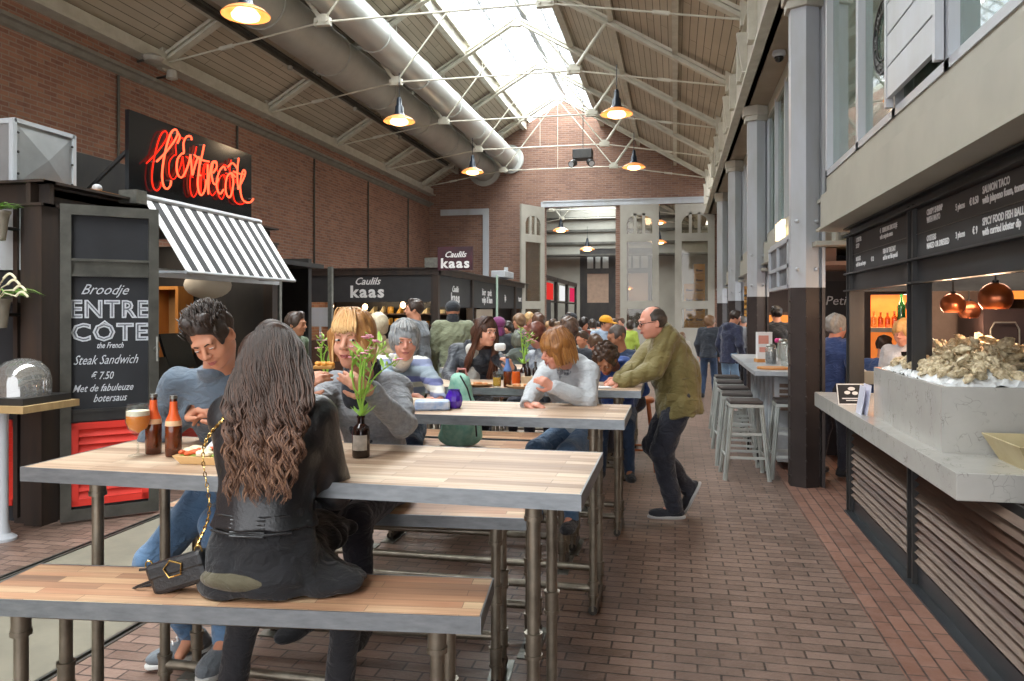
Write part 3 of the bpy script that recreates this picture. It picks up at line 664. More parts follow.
# neon sign board
ns = empty('neon_sign', (SX-.05, 7.1, 2.72), 'glossy black sign board with red neon script above the awning', 'sign')
m = MB(); m.box((SX-.1, 6.06, 2.73), (SX-.06, 8.11, 3.48)); m.build('board', K['sign_black'], ns)
for y in (6.3, 7.9): m = MB(); m.bar((SX-.1, y, 3.3), (SX-.9, y, 2.64), .03, .03); m.build('brace', K['steel_black'], ns)
SXN = SX-.06
def sp(px, py): p = PX(px, py, SXN); return (p.y, p.z)
def crom(pts, n=7, closed=False):
    out = []; P = [pts[0]]+list(pts)+[pts[-1]]
    for i in range(1, len(P)-2):
        for k in range(n):
            u = k/n; a, b, c_, d = [np.array(P[i+j], float) for j in (-1,0,1,2)]
            out.append(tuple(.5*((2*b)+(-a+c_)*u+(2*a-5*b+4*c_-d)*u*u+(-a+3*b-3*c_+d)*u**3)))
    out.append(tuple(pts[-1])); return out
S_ = 932/130
raw = [ # strokes traced in the zoomed crop (130..260, 120..215)
 [(150,300),(215,235),(280,150),(302,95),(285,70),(255,95),(225,180),(200,300),(190,400),(200,470),(225,495),(250,470),(255,435)],
 [(305,95),(318,125),(300,170)],
 [(405,145),(395,118),(365,125),(345,170),(348,235),(330,245),(300,290),(298,370),(318,410),(345,400),(380,320),(395,250)],
 [(395,250),(402,320),(410,395),(425,340),(450,270),(462,290),(455,380),(470,400)],
 [(495,180),(480,250),(460,340),(448,440),(455,510),(475,540),(500,500),(510,430)],
 [(420,250),(470,285),(530,300)],
 [(520,320),(520,420),(525,530),(530,420),(545,330),(560,300),(580,310)],
 [(560,380),(585,340),(580,300),(560,310),(548,380),(560,450),(580,460),(600,420)],
 [(650,360),(635,335),(605,370),(585,440),(590,500),(610,530),(635,500)],
 [(690,380),(665,400),(650,460),(655,530),(680,555),(700,500),(705,430),(690,380),(720,410)],
 [(665,340),(700,310),(735,350)],
 [(745,275),(735,350),(735,430),(742,500)],
 [(705,370),(745,385),(780,390)],
 [(742,490),(775,430),(792,380),(780,360),(765,400),(755,480),(768,560),(795,590),(830,590),(850,565)]]
m = MB(); mg = MB(); ms = MB()
for st_ in raw:
    for (tgt, off, dx, dy, r_) in ((m, .06, 0, 0, .0095), (mg, .035, -56 if st_ is raw[0] else -40, 12, .006)):
        pts = [sp(130+(x+dx)/S_, 120+(y+dy)/S_) for x, y in st_]; c_ = crom(pts)
        tgt.tube([(SXN+off, y, z) for y, z in c_], r_, 6)
    for x, y in (st_[0], st_[-1]):
        q = sp(130+x/S_, 120+y/S_); ms.cyl((SXN, q[0], q[1]), (SXN+.06, q[0], q[1]), .006, 6)
m.build('neon_script', K['neon_hot'], ns, smooth=True); mg.build('neon_outline', K['neon'], ns, smooth=True); ms.build('tube_support', K['galv'], ns)
# extractor box and things on the stall roof
v = empty('extractor_box', (SX-.8, 5.6, SH), 'galvanised extractor box standing on the container roof', 'extractor')
bx0, bx1, by0, by1, bz1 = -6.4, -5.3, 5.31, 5.95, 3.23
m = MB(); m.box((bx0, by0, SH+.02), (bx1, by1, bz1)); 
cx_, cz_ = bx1+.035, (SH+bz1)/2; cy_ = (by0+by1)/2
q = [(bx1, by0+.05, SH+.06), (bx1, by1-.05, SH+.06), (bx1, by1-.05, bz1-.05), (bx1, by0+.05, bz1-.05), (cx_, cy_, cz_)]
m.add(q, [(0,1,4),(1,2,4),(2,3,4),(3,0,4)]); m.build('case', K['galv_l'] if 'galv_l' in K else M('bright_galvanised', 'b4b7b8', '9da0a1', rough=.35, metal=.6, ns=3), v)
m = MB()
for y in (by0, by1):
    m.box((bx1-.03, y-.02, SH+.02), (bx1+.01, y+.02, bz1+.01))
m.box((bx1-.03, by0, bz1-.02), (bx1+.01, by1, bz1+.015)); m.box((bx0, by0-.01, bz1-.03), (bx1, by0+.03, bz1+.012)); m.build('corner_profile', K['column_w'], v)
m = MB()
for z in (SH+.12, SH+.3, bz1-.1):
    for y in (by0+.03, by1-.03): m.ell((bx1+.012, y, z), (.01,.012,.012), 6, 4)
m.build('screw', K['steel_black'], v)
p = PX(95, 188, -5.1); m = MB(); m.box((-5.25, p.y-.16, SH), (-5.0, p.y+.28, SH+.06)); tag(m.build('wooden_board', K['orange_wood']), 'short wooden board lying on the container roof', 'board')
m = MB(); m.ell((-5.12, p.y+.05, SH+.1), (.04,.05,.04)); tag(m.build('light_bulb', K['column_w'], smooth=True), 'small white object on the board on the container roof', 'bulb')
m = MB(); m.box((-5.7, 6.15, SH), (-5.66, 7.6, 3.2)); m.box((-5.7, 6.05, SH), (-5.55, 6.15, 3.2)); tag(m.build('roof_screen', K['steel_black']), 'dark panel standing on the roof behind the neon sign', 'panel')
# inside of the stall
it = empty('orange_cupboard', (-6.6, 7.9, 0), 'orange wooden cupboard standing inside the dark stall', 'cupboard')
a = PY(163, 290, 8.35); b_ = PY(183, 370, 8.35)
m = MB(); 
for q0, q1 in (((a.x-.04, 8.2, .9), (a.x, 8.5, a.z)), ((b_.x, 8.2, .9), (b_.x+.04, 8.5, a.z)), ((a.x-.04, 8.2, a.z), (b_.x+.04, 8.5, a.z+.04))): m.box(q0, q1)
m.build('carcass', K['orange_wood'], it); m = MB(); m.box((a.x, 8.46, .9), (b_.x, 8.5, a.z)); m.build('back_panel', M('plywood', 'b08a5c', 'a07b4e', rough=.6), it)
p = PX(190, 348, SX-.15); r = empty('cash_register', (p.x, p.y, .9), 'black till screen on the stall counter behind the young man', 'till')
m = MB(); m.slab([(p.x-.1, p.y-.22, 1.06), (p.x-.1, p.y+.22, 1.06), (p.x-.22, p.y+.22, 1.42), (p.x-.22, p.y-.22, 1.42)], (1,0,.3), .03); m.build('screen', K['sign_black'], r)
m = MB(); m.cyl((p.x-.18, p.y, .9), (p.x-.18, p.y, 1.2), .04, 10); m.box((p.x-.3, p.y-.2, .9), (p.x+.05, p.y+.2, .96)); m.build('stand', K['galv'], r)
p = PX(166, 372, SX-.1); r = empty('card_terminal', (p.x, p.y, .9), 'small black payment terminal on the stall counter', 'terminal')
m = MB(); m.slab([(p.x, p.y-.1, .95), (p.x, p.y+.1, .95), (p.x-.1, p.y+.1, 1.2), (p.x-.1, p.y-.1, 1.2)], (1,0,.3), .025); m.build('body', K['sign_black'], r)
m = MB(); m.box((p.x-.12, p.y-.08, .9), (p.x+.04, p.y+.08, .95)); m.build('base', K['galv'], r)
m = MB(); q = PX(203, 371, SX-.02); m.box((q.x-.1, q.y-.12, .9), (q.x+.08, q.y+.14, .95)); tag(m.build('red_tray', M('red_plastic', 'b01f28', rough=.4)), 'small red box on the stall counter', 'box')
p = PY(208, 285, 7.9); r = empty('paper_lantern', (p.x, 7.9, p.z), 'pale round lamp shade hanging inside the stall', 'lamp')
m = MB(); m.ell(p, (.26,.26,.16), 20, 10); m.build('lamp_shade', M('rice_paper', 'c9c2b4', rough=.8), r, smooth=True)
m = MB(); m.cyl((p.x, 7.9, p.z), (p.x, 7.9, SH-.1), .006, 6); m.build('cord', K['steel_black'], r)
# dark partition and posts between the stall and the cheese stall
m = MB(); m.box((SX-.06, SY1+.05, 0), (SX, SY1+.11, 2.3)); tag(m.build('steel_post', K['galv']), 'grey steel post right under the end of the striped awning', 'post')
m = MB(); m.box((SX-.1, SY1+1.6, 0), (SX-.04, SY1+1.66, 2.3)); tag(m.build('steel_post', K['galv']), 'grey steel post between the awning and the cheese stall', 'post')
m = MB(); m.box((-8.1, 10.6, 0), (SX-.6, 10.7, 2.45)); m.box((-8.1, 8.8, 2.3), (SX-.4, 10.7, 2.36)); struct(m.build('wall_partition', K['steel_black']), 'dark partition between the two stalls')
m = MB(); p = PY(235, 300, 10.5); m.box((p.x-.12, 10.45, 0), (p.x+.12, 10.59, 1.9)); m.build('x', K['column_w'])
m = bpy.data.objects['x']; m.name = 'pillar_lower'; struct(m)
m = MB(); m.box((p.x-.12, 10.45, 1.9), (p.x+.12, 10.59, 2.4)); struct(m.build('pillar_upper', K['brick_y']))
# service ledge with glass dome at the far left
p = PZ(36, 409, .95)
L = empty('side_table', (-5.0, 4.55, 0), 'narrow pale wooden table with turned leg at the left edge', 'table')
zt = .985; a = PZ(37, 405, zt)
m = MB(); m.box((a.x-1.2, a.y-.12, zt-.05), (a.x, a.y+.4, zt)); m.build('table_top', K['orange_wood2'] if 'orange_wood2' in K else M('pale_pine', 'c0a274', 'a68a5f', rough=.5, ns=3, sc=(1,6,1)), L)
b_ = PZ(3, 540, 0)
m = MB(); m.lathe([(.09,0),(.09,.02),(.05,.05),(.035,.12),(.035,.9),(.045,.93),(0,.94)], (b_.x, b_.y, 0), 16); m.build('leg', K['column_w'], L, smooth=True)
c = PD(10, 390, a.y*1.17); c = V(a.x-.26, a.y+.14, zt)
r = empty('cake_dome', c, 'clear dome on a dark tray standing on the side table', 'dome')
m = MB(); m.lathe([(.19,.0),(.19,.12),(.17,.19),(.12,.245),(.05,.27),(0,.275)], (c.x, c.y, zt+.05), 28); m.build('dome', glassmat('smoky_dome', 'c9c7c2', .15, .25), r, smooth=True)
m = MB(); m.box((c.x-.24, c.y-.22, zt), (c.x+.22, c.y+.22, zt+.05)); m.build('tray', K['steel_black'], r)
# hanging plants at the left edge
K['leaf'] = M('leaf_green', '5e8a3c', '86a84f', rough=.5, ns=12); K['leaf2'] = M('flower_stem_green', '7fae3f', 'a6cc5a', rough=.45, ns=14)
K['pot'] = M('grey_clay_pot', 'a9a296', '8f887c', rough=.7)
def bladeset(m, c, n, L, spread, w=.008, up=.7, seed=1):
    R = random.Random(seed)
    for _ in range(n):
        a = R.uniform(0, 2*PI); l = L*R.uniform(.6, 1); d = V(math.cos(a)*spread, math.sin(a)*spread, up); pts = []
        for k in range(6):
            u = k/5; pts.append(V(c[0], c[1], c[2]) + V(d.x*u, d.y*u, d.z*u - .75*u*u*spread)*l)
        side = V(-math.sin(a), math.cos(a), 0)*w
        vs = []
        for k, p in enumerate(pts): s = side*math.sin(PI*(.15+.85*k/5))**.7; vs += [p-s, p+s]
        m.add(vs, [(2*k, 2*k+1, 2*k+3, 2*k+2) for k in range(5)])
for px, py, nm, lab, fl in ((-5, 240, 'a', 'green fern in a grey pot hung on the container wall, upper', 0), (-4, 328, 'b', 'grassy plant with cream flower spikes in a pot on the container wall, lower', 1)):
    p = PY(px, py, 4.85); r = empty('potted_plant', p, lab, 'plant'); p = V(*p)
    m = MB(); m.lathe([(0,0),(.07,0),(.095,.2),(.105,.2),(.105,.22),(.085,.22),(.08,.19),(0,.19)], p, 18); m.build('pot', K['pot'], r, smooth=True)
    m = MB(); m.cyl((p.x, p.y+.08, p.z+.1), (p.x, 5.12, p.z+.1), .015, 6); m.build('hook', K['steel_black'], r)
    m = MB(); bladeset(m, (p.x, p.y, p.z+.2), 90 if not fl else 70, .26 if not fl else .42, .75 if not fl else .9, .009, .8, seed=py); m.build('leaves', K['leaf'], r, solid=.001)
    if fl:
        for k, (fx, fy) in enumerate(((14, 290), (4, 278), (16, 296), (8, 284))):
            q = PD(fx, fy, 4.75); m = MB(); m.tube([p+V(0,0,.2), (p+V(0,0,.2)).lerp(q, .5)+V(0,0,.04), q], .004, 5); d = V(.09, 0, -.01)
            for j in range(14): m.ell(q+d*(j/14)+V(0,0,.03*math.sin(j/14*PI)), (.008,.008,.008), 6, 4)
            m.build('flower_spike', M('cream_flower', 'e6e0c0', rough=.7), r, smooth=True)
# ================================================================ cheese stall
KX, KY, KZ = -4.7, 14.95, 2.55
ks = empty('cheese_stall', (-6.3, 16, 0), 'black steel cheese stall with lit shelves under white lettering', 'food stall')
m = MB(); m.box((-8.1, KY-.02, KZ-.14), (KX+.02, KY+.12, KZ)); m.box((-8.1, KY-.06, KZ-.02), (KX+.06, KY+.12, KZ+.01)); m.box((KX-.12, KY, KZ-.14), (KX+.02, YE-.4, KZ)); m.box((KX-.12, KY-.04, KZ-.02), (KX+.06, YE-.4, KZ+.01))
m.build('roof_beam', K['rusty'], ks)
for x, y in ((-7.72, KY), (KX-.16, KY), (KX-.14, 17.6), (KX-.14, 20.2), (KX-.14, 22.6), (KX-.14, 24.3)): m = MB(); m.box((x, y, 0), (x+.15, y+.14, KZ-.14)); m.build('post', K['rusty'], ks)
m = MB(); m.box((-7.56, KY+.03, 1.86), (KX-.16, KY+.07, 2.41)); 
for ya, yb in ((KY+.14, 17.6), (17.74, 20.2), (20.34, 22.6), (22.74, 24.3)): m.box((KX-.08, ya, 1.75), (KX-.04, yb, 2.41))
m.build('fascia', K['menu_black'], ks)
m = MB(); m.box((-8.1, KY+2.5, 0), (KX-.3, KY+2.6, 2.4)); m.box((-8.1, KY+.1, KZ-.1), (KX-.1, YE-.4, KZ-.05)); m.box((-8.1, KY+2.6, 0), (-6.5, YE-.4, 2.4)); m.box((KX-.6, 20.3, 0), (KX-.5, 24.3, 2.4)); m.build('wall_panel', K['steel_black'], ks)
m = MB(); m.box((-7.56, KY-.04, .0), (KX-.16, KY+.5, 1.05)); m.box((KX-.4, KY+.2, 0), (KX-.04, 19.9, 1.0)); m.build('counter', K['wood_dark'], ks)
m = MB(); m.box((-8.1, KY+.02, 0), (-7.72, KY+.08, KZ-.14)); m.build('side_panel', K['steel_black'], ks)
m = MB(); m.box((KX-.07, 18.2, 1.0), (KX-.05, 19.9, 1.72)); m.box((KX-.07, 20.5, .0), (KX-.05, 20.6, 1.72)); m.build('plywood_panel', M('pale_board', '9a8c7c', rough=.6), ks)
Gg = M('cheese_yellow', 'd9a94a', 'c98f35', rough=.5, ns=8); Gg2 = M('cheese_pale', 'd8c79a', rough=.5)
for z in (1.35, 1.62):
    m = MB(); m.box((-7.5, KY+2.1, z-.03), (KX-.45, KY+2.48, z)); m.build('shelf', K['wood_dark'], ks)
R = random.Random(3)
for z in (1.35, 1.62):
    x = -7.3
    while x < KX-.6:
        w_ = R.uniform(.12, .2); cyl_ = R.random() < .6; o = MB(); h = R.uniform(.08, .17)
        if cyl_: o.lathe([(0,0),(w_*.38,0),(w_*.42,h*.2),(w_*.42,h*.8),(w_*.38,h),(0,h)], (x, KY+2.28, z), 14)
        else: o.prism([(x-w_*.4, z), (x+w_*.4, z), (x+w_*.4, z+h)], 'y', KY+2.18, KY+2.4)
        tag(o.build('cheese', Gg if R.random() < .6 else Gg2, smooth=cyl_), 'cheese on the %s lit shelf of the cheese stall' % ('upper' if z > 1.5 else 'lower'), 'cheese', 'cheeses on the %s shelf' % ('upper' if z > 1.5 else 'lower')); x += w_+R.uniform(.03, .1)
for px, py in ((331, 306), (365, 307), (403, 305)):
    p = PY(px, py, KY+1.2); r = empty('bare_bulb', p, 'glowing bare bulb inside the cheese stall, ' + {331: 'first behind the blonde woman', 365: 'middle of three', 403: 'beside the dark-haired man'}[px], 'lamp', 'bulbs in the cheese stall')
    m = MB(); m.ell(p, (.06,.06,.07), 12, 8); m.build('bulb', K['warm_glow'], r, smooth=True); m = MB(); m.cyl(p+V(0,0,.06), (p.x, p.y, 2.42), .008, 6); m.build('cord', K['steel_black'], r)
def kaas(m, c, xd, s, script=True):
    vs, fs = text_mb('kaas', s, .004, bold=s*.030, space=1.18, sx=1.12); m.add(vs, fs, frame(c, xd, (0,0,1)))
    vs, fs = text_mb('Caulils', s*.62, .004, shear=.4, bold=s*.008); m.add(vs, fs, frame(V(*c)+V(0,0,s*.66), xd, (0,0,1)))
m = MB(); p = PY(367, 287, KY+.028); kaas(m, (p.x, KY+.026, 2.06), (1,0,0), .34); m.build('front_lettering', K['print_white'], ks)
m = MB(); kaas(m, (KX-.036, 16.3, 1.95), (0,1,0), .30); m.build('side_lettering', K['print_white'], ks)
for y, tx in ((18.9, 'bier\nwijn'), (19.5, 'spek\n& ham'), (21.4, 'ijs'), (23.5, 'taart')):
    m = MB(); vs, fs = text_mb(tx, .24, .003, bold=.004, line=.8); m.add(vs, fs, frame((KX-.036, y, 2.05), (0,1,0), (0,0,1))); m.build('side_lettering', K['print_white'], ks)
p = PY(438, 247, KY-.15); q = PY(473, 271, KY-.15)
r = empty('roof_sign', (KX+.3, KY-.15, q.z), 'maroon and black cheese sign standing above the stall corner', 'sign')
m = MB(); m.box((p.x, KY-.18, q.z+.02), (q.x, KY-.12, p.z)); m.build('board', K['maroon'] if 'maroon' in K else M('maroon_black', '4a1626', '1e1c20', rough=.4, ns=1.4), r)
m = MB(); kaas(m, ((p.x+q.x)/2, KY-.184, q.z+.15), (1,0,0), .27); m.build('lettering', K['print_white'], r)
m = MB(); m.box((p.x-.3, KY-.1, KZ), (p.x+.02, KY+.2, KZ+.2)); m.bar((p.x, KY-.1, KZ+.1), ((p.x+q.x)/2, KY-.14, q.z+.1), .03, .03); m.build('bracket_box', K['galv'], r)
p = PX(505, 284, KX-.1); r = empty('projector', (p.x, p.y, KZ), 'white projector box standing on the stall roof', 'projector')
m = MB(); m.box((p.x-.2, p.y-.9, KZ+.06), (p.x+.2, p.y+.3, KZ+.25)); m.build('case', K['column_w'], r, bevel=.02); m = MB(); m.box((p.x-.05, p.y+.1, KZ), (p.x+.05, p.y+.2, KZ+.4)); m.build('neck', K['column_w'], r)
p = PX(497, 300, KX+.25); m = MB(); m.cyl((p.x, p.y, 0), (p.x, p.y, 2.6), .03, 8); tag(m.build('flag_pole', M('pale_green_pole', 'a8bfae', rough=.5)), 'thin pale green pole standing in front of the stall row', 'pole')
m = MB(); p = PY(321, 317, 14.95); m.box((p.x-.24, 14.95, p.z-.2), (p.x+.16, 14.99, p.z+.2)); m.box((p.x-.04, 14.95, 1.05), (p.x, 14.97, p.z-.2)); m.box((p.x-.1, 14.93, 1.05), (p.x+.06, 15.02, 1.07)); tag(m.build('price_board', K['column_w']), 'blank white board standing on the cheese counter', 'board')
# stalls in the back hall
for i, (ya, yb, colr, txt) in enumerate(((26.0, 29.0, 'c8302c', 'WOK'), (29.1, 32.0, 'd8d8d8', 'SUSHI'), (32.1, 35.0, 'c02a50', 'BAR'))):
    r = empty('back_stall', (-4.7, ya, 0), ['black steel stall just beyond the open tram doors', 'second black stall beyond the open tram doors', 'farthest black stall beyond the open tram doors'][i], 'food stall')
    m = MB()
    for y in (ya, yb-.1): m.box((-4.5, y, 0), (-4.4, y+.1, 2.9))
    m.box((-4.5, ya, 2.8), (-4.38, yb, 2.95)); m.box((-4.5, ya, 2.0), (-4.42, yb, 2.06)); m.build('frame', K['steel_black'], r)
    m = MB(); m.box((-6.5, ya, 0), (-5.6, yb, 2.8)); m.box((-4.6, ya, 0), (-4.5, yb, 1.0)); m.build('wall_panel', K['menu_black'], r)
    m = MB(); m.box((-4.46, ya+.9, 2.1), (-4.42, ya+2.2, 2.7)); m.build('light_sign', emit('sign_light_%d' % i, colr, 1.0), r)
# ================================================================ fish counter on the right
FX = 1.43
fs_ = empty('fish_stall', (FX+.6, 5, 0), 'black channel-steel oyster stall with slatted wooden base', 'food stall')
m = MB()
for y, w_ in ((6.85, .10), (5.14, .10), (3.43, .10), (1.72, .10)):
    m = MB()
    m.box((FX, y-w_, 0), (FX+.05, y, 2.3)); m.box((FX+.05, y-.04, 0), (FX+.10, y-.03, 2.3)); m.box((FX-.03, y-w_-.01, 0), (FX+.0, y-w_+.01, 2.3)); m.box((FX-.03, y-.01, 0), (FX, y+.01, 2.3)); m.build('post', K['steel_black'], fs_)
m = MB()
for z0, z1 in ((1.82, 1.97), (2.27, 2.345)):
    m.box((FX-.0, Y0, z0), (FX+.02, 6.86, z1)); m.box((FX-.05, Y0, z1-.012), (FX+.02, 6.88, z1)); m.box((FX-.05, Y0, z0), (FX+.02, 6.88, z0+.012))
m.box((FX, 6.82, 1.82), (FX+2.2, 6.86, 1.97)); m.build('channel_beam', K['girder'], fs_)
for ya, yb in ((3.45, 5.04), (5.16, 6.75), (1.74, 3.33), (-1, 1.62)):
    m = MB(); m2 = MB(); n = 12
    for k in range(n):
        z = .15+k*.054; (m2 if (k*7) % 5 in (1, 3) else m).prism([(FX-.020, z), (FX-.012, z-.005), (FX+.022, z+.022), (FX+.014, z+.029)], 'y', ya, yb)
    m.build('slatted_panel', K['wood_grey'], fs_); m2.build('brown_slats', K['wood_dark'], fs_)
m = MB(); m.box((FX+.045, -1, .1), (FX+.06, 6.8, .8)); m.build('inner_board', K['steel_black'], fs_)
m = MB(); m.box((FX-.0, -1, 0), (FX+.03, 6.8, .12)); m.box((FX-.06, -1, 0), (FX-.0, 6.8, .012)); m.build('foot_channel', K['girder'], fs_)
m = MB(); m.box((1.24, 3.80, .80), (2.25, 7.4, .925)); 
tag(m.build('worktop', K['marble'], bevel=.004), 'thick pale marble worktop of the oyster counter', 'worktop')
# menu boards
def menu(ya, yb, rows, lab):
    r = empty('menu_board', (FX-.01, (ya+yb)/2, 1.98), lab, 'menu board', 'black menu boards over the oyster counter')
    m = MB(); m.box((FX-.005, ya, 1.975), (FX+.01, yb, 2.265)); m.build('board', K['menu_black'], r)
    m = MB(); m.box((FX-.008, ya, 2.115), (FX-.005, yb, 2.119)); ym = yb-(yb-ya)*.5; m.build('divider', K['frame_steel'], r)
    for (y, z, tx, s) in rows:
        m = MB(); vs, f_ = text_mb(tx, s, .0008, bold=.0012, align='LEFT', line=.95, sx=.86); m.add(vs, f_, frame((FX-.0065, y, z), (0,-1,0), (0,0,1))); m.build('lettering', K['print_white'], r)
def yx(px): return PX(px, 230, FX).y
menu(3.45, 5.03, [(yx(928), 2.20, 'CRISPY SHRIMP\nWITH MAYO', .046), (yx(957), 2.19, '5 pieces', .046), (yx(971), 2.19, '\u20ac 8.50', .05), (yx(984), 2.20, 'SALMON TACO\nwith jalapeno foam, tomato salsa', .05),
                 (yx(928), 2.05, 'OYSTERS\nNAKED OR DRESSED', .046), (yx(957), 2.045, '3 pieces', .046), (yx(974), 2.045, '\u20ac 9', .05), (yx(984), 2.05, 'SPICY FOOD FISH BALLS BROODJE\nwith curried lobster dip', .05)], 'black menu board listing salmon taco and spicy fish balls')
menu(5.16, 6.73, [(yx(857), 2.20, 'LOBSTER\nSOUP', .05), (yx(881), 2.20, '\u20ac   KIBBELING BROODJE\nwith ravigotte sauce', .046), (yx(857), 2.05, 'MOULES\nwith fries and mayo', .046), (yx(872), 2.04, '\u20ac 12', .046), (yx(884), 2.05, 'FISH OF THE DAY\nask for our fish special', .046)], 'smaller-looking black menu board beside the iron column')
# marble oyster box (two steps) and crushed ice
ob = empty('oyster_box', (1.8, 5.0, .925), 'tall marble box heaped with ice and oysters on the worktop', 'display box')
m = MB(); bz = 1.265
m.box((1.345, 4.33, .925), (1.375, 5.25, bz)); m.box((1.365, 5.25, .925), (1.395, 5.8, bz)); m.box((1.375, 4.33, .925), (2.2, 4.36, bz)); m.box((1.395, 5.77, .925), (2.2, 5.8, bz)); m.box((2.17, 4.36, .925), (2.2, 5.77, bz)); m.box((1.375, 4.36, .925), (2.17, 5.77, .96))
m.build('marble_walls', K['marble'], ob)
def heap(x, y):
    u = (x-1.37)/.8; v_ = (y-4.35)/1.43
    return bz-.03+.13*max(0, math.sin(PI*min(1,max(0,u))))**.4*max(0, math.sin(PI*min(1,max(0,v_))))**.4
m = MB(); nx, ny = 34, 56; vs = []
R = random.Random(5)
for i in range(nx+1):
    for j in range(ny+1):
        x = 1.376+.793*i/nx; y = 4.362+1.407*j/ny; vs.append((x, y, heap(x, y)+R.uniform(-.012, .012)))
m.add(vs, [(i*(ny+1)+j, (i+1)*(ny+1)+j, (i+1)*(ny+1)+j+1, i*(ny+1)+j+1) for i in range(nx) for j in range(ny)])
tag(m.build('crushed_ice', M('crushed_ice', 'e8eaea', 'd2d6d8', rough=.3, ns=30, bump=.4, bs=70)), 'crushed ice filling the marble oyster box', 'ice', kind='stuff')
def oyster(seed):
    R = np.random.RandomState(seed); m = MB(); n, k = 16, 7; vs = []
    ph = R.rand(6)*6
    for i in range(k+1):
        for j in range(n):
            a = 2*PI*j/n; rr = (i/k)
            base = .036*(1+.10*math.sin(2*a+ph[0])+.08*math.sin(3*a+ph[1])+.06*math.sin(7*a+ph[2]))
            x = base*rr*math.cos(a)*(1.35 if math.cos(a) > 0 else 1.0); y = base*rr*math.sin(a)*.85
            z = .016*(1-rr**2)+.004*math.sin(rr*17+ph[3])+.003*math.sin(5*a+ph[4])*rr
            vs.append((x, y, z))
    for i in range(k, -1, -1):
        for j in range(n):
            v0 = vs[i*n+j]; vs.append((v0[0]*.98, v0[1]*.98, -.7*v0[2]+.002-.004*math.sin(j*1.7)*(i/k)))
    T_ = 2*(k+1); m.add(vs, [(i*n+j, i*n+(j+1)%n, (i+1)*n+(j+1)%n, (i+1)*n+j) for i in range(T_-1) for j in range(n)])
    return m
t = NT('oyster_shell'); co = t.co(); n1 = t.noise(co, 55, 4); n2 = t.noise(co, 18, 3)
t.set('Base Color', t.mix(t.ramp(n1, [(.35, 0), (.65, 1)]), t.mix(n2, lin('8c7858'), lin('b8a480')), lin('e8dab8'))); t.set('Roughness', .45); t.bump(n1, .7, .006); K['oyster'] = t.m
protos = []
for k in range(5):
    o = oyster(k).build('oyster', K['oyster'], smooth=True, ang=70); tag(o, 'rough grey-brown oyster in the heap on crushed ice', 'oyster', 'oysters heaped on the marble box'); protos.append(o)
R = random.Random(11); cnt = 0
for layer in range(4):
    for i in range(10-layer*2):
        for j in range(17-layer*3):
            x = 1.405+(.72)*((i+.5+R.uniform(-.3,.3))/(10-layer*2)); y = 4.40+1.34*((j+.5+R.uniform(-.3,.3))/(17-layer*3))
            if layer and (abs(x-1.77) > .28-.05*layer or abs(y-5.07) > .56-.09*layer): continue
            if not layer and (x-1.77)**2/.40**2+(y-5.07)**2/.70**2 > 1.35: continue
            o = protos[cnt] if cnt < 5 else protos[cnt % 5].copy()
            if cnt >= 5: COL.objects.link(o)
            o.location = (x, y, heap(x, y)+.018+layer*.034); o.rotation_euler = (R.uniform(-.9,.9), R.uniform(-1.0,1.0), R.uniform(0, 6.3)); s = R.uniform(1.0, 1.4); o.scale = (s, s, s*1.15); cnt += 1
# card box, card sign, leaflet, napkin box
r = empty('cardboard_tray', (1.75, 4.05, .925), 'pale cardboard punnet box on the corner of the worktop', 'box')
b0 = [(1.56, 3.86), (2.0, 3.86), (2.0, 4.2), (1.56, 4.2)]; t0_ = [(1.50, 3.81), (2.06, 3.81), (2.06, 4.25), (1.50, 4.25)]
m = MB()
def wall4(m, b0, t0_, z0, z1, th):
    for i in range(4):
        j = (i+1) % 4; A = V(*b0[i], z0); B = V(*b0[j], z0); C = V(*t0_[j], z1); D = V(*t0_[i], z1); n = (B-A).cross(D-A).normalized(); m.slab([A, B, C, D], -n, th)
wall4(m, b0, t0_, .93, 1.045, .006); m.box((1.56, 3.86, .926), (2.0, 4.2, .934)); m.build('tray', M('raw_cardboard', 'cfc29c', 'bfae84', rough=.7), r)
m = MB(); m.slab([(1.72, 3.835, .965), (1.9, 3.835, .965), (1.9, 3.822, 1.005), (1.72, 3.822, 1.005)], (0,-1,0), .003); m.build('paper_label', K['column_w'], r)
p = PX(853, 396, 1.36); p.z = .926; r = empty('counter_card', p, 'small black card with white drawing on the worktop', 'sign')
xd = V(cs, sn, 0); Mc = frame(p, xd, (-.25*sn, .25*cs, 1))
m = MB(); m.box((-.115, .0, -.006), (.115, .165, 0), Mc); m.build('card', K['chalkboard'], r)
m = MB(); 
for q in (((-.115,.0),(.115,.008)), ((-.115,.157),(.115,.165)), ((-.115,0),(-.107,.165)), ((.107,0),(.115,.165))): m.box((*q[0], 0), (*q[1], .002), Mc)
m.build('border', K['print_white'], r)
m = MB()
for q in (((-.06,.08),(-.01,.11)), ((0,.075),(.05,.105)), ((-.03,.11),(.03,.14))): m.ell((*[(q[0][i]+q[1][i])/2 for i in (0,1)], .001), ((q[1][0]-q[0][0])/2, (q[1][1]-q[0][1])/2, .002), 12, 5, Mc)
m.box((-.08,.045,0), (.08,.053,.001), Mc); m.box((-.05,.03,0), (.05,.037,.001), Mc); m.build('drawing', K['print_white'], r)
p = PZ(872, 416, .925); p.x = min(p.x, 1.31); r = empty('leaflet', p, 'white folded leaflet standing against the marble box', 'leaflet')
m = MB(); m.slab([p, p+V(-.0,.22,0), p+V(.03,.22,.21), p+V(.03,0,.21)], (1,0,0), .003); m.slab([p+V(-.03,.03,0), p+V(-.03,.2,0), p+V(.0,.2,.2), p+V(.0,.03,.2)], (1,0,0), .002); m.build('sheet', M('lilac_paper', 'd4d6e6', rough=.6), r)
p = PZ(850, 384, .925); p.x += .12; r = empty('napkin_box', p, 'cream box of napkins behind the black card', 'napkin holder')
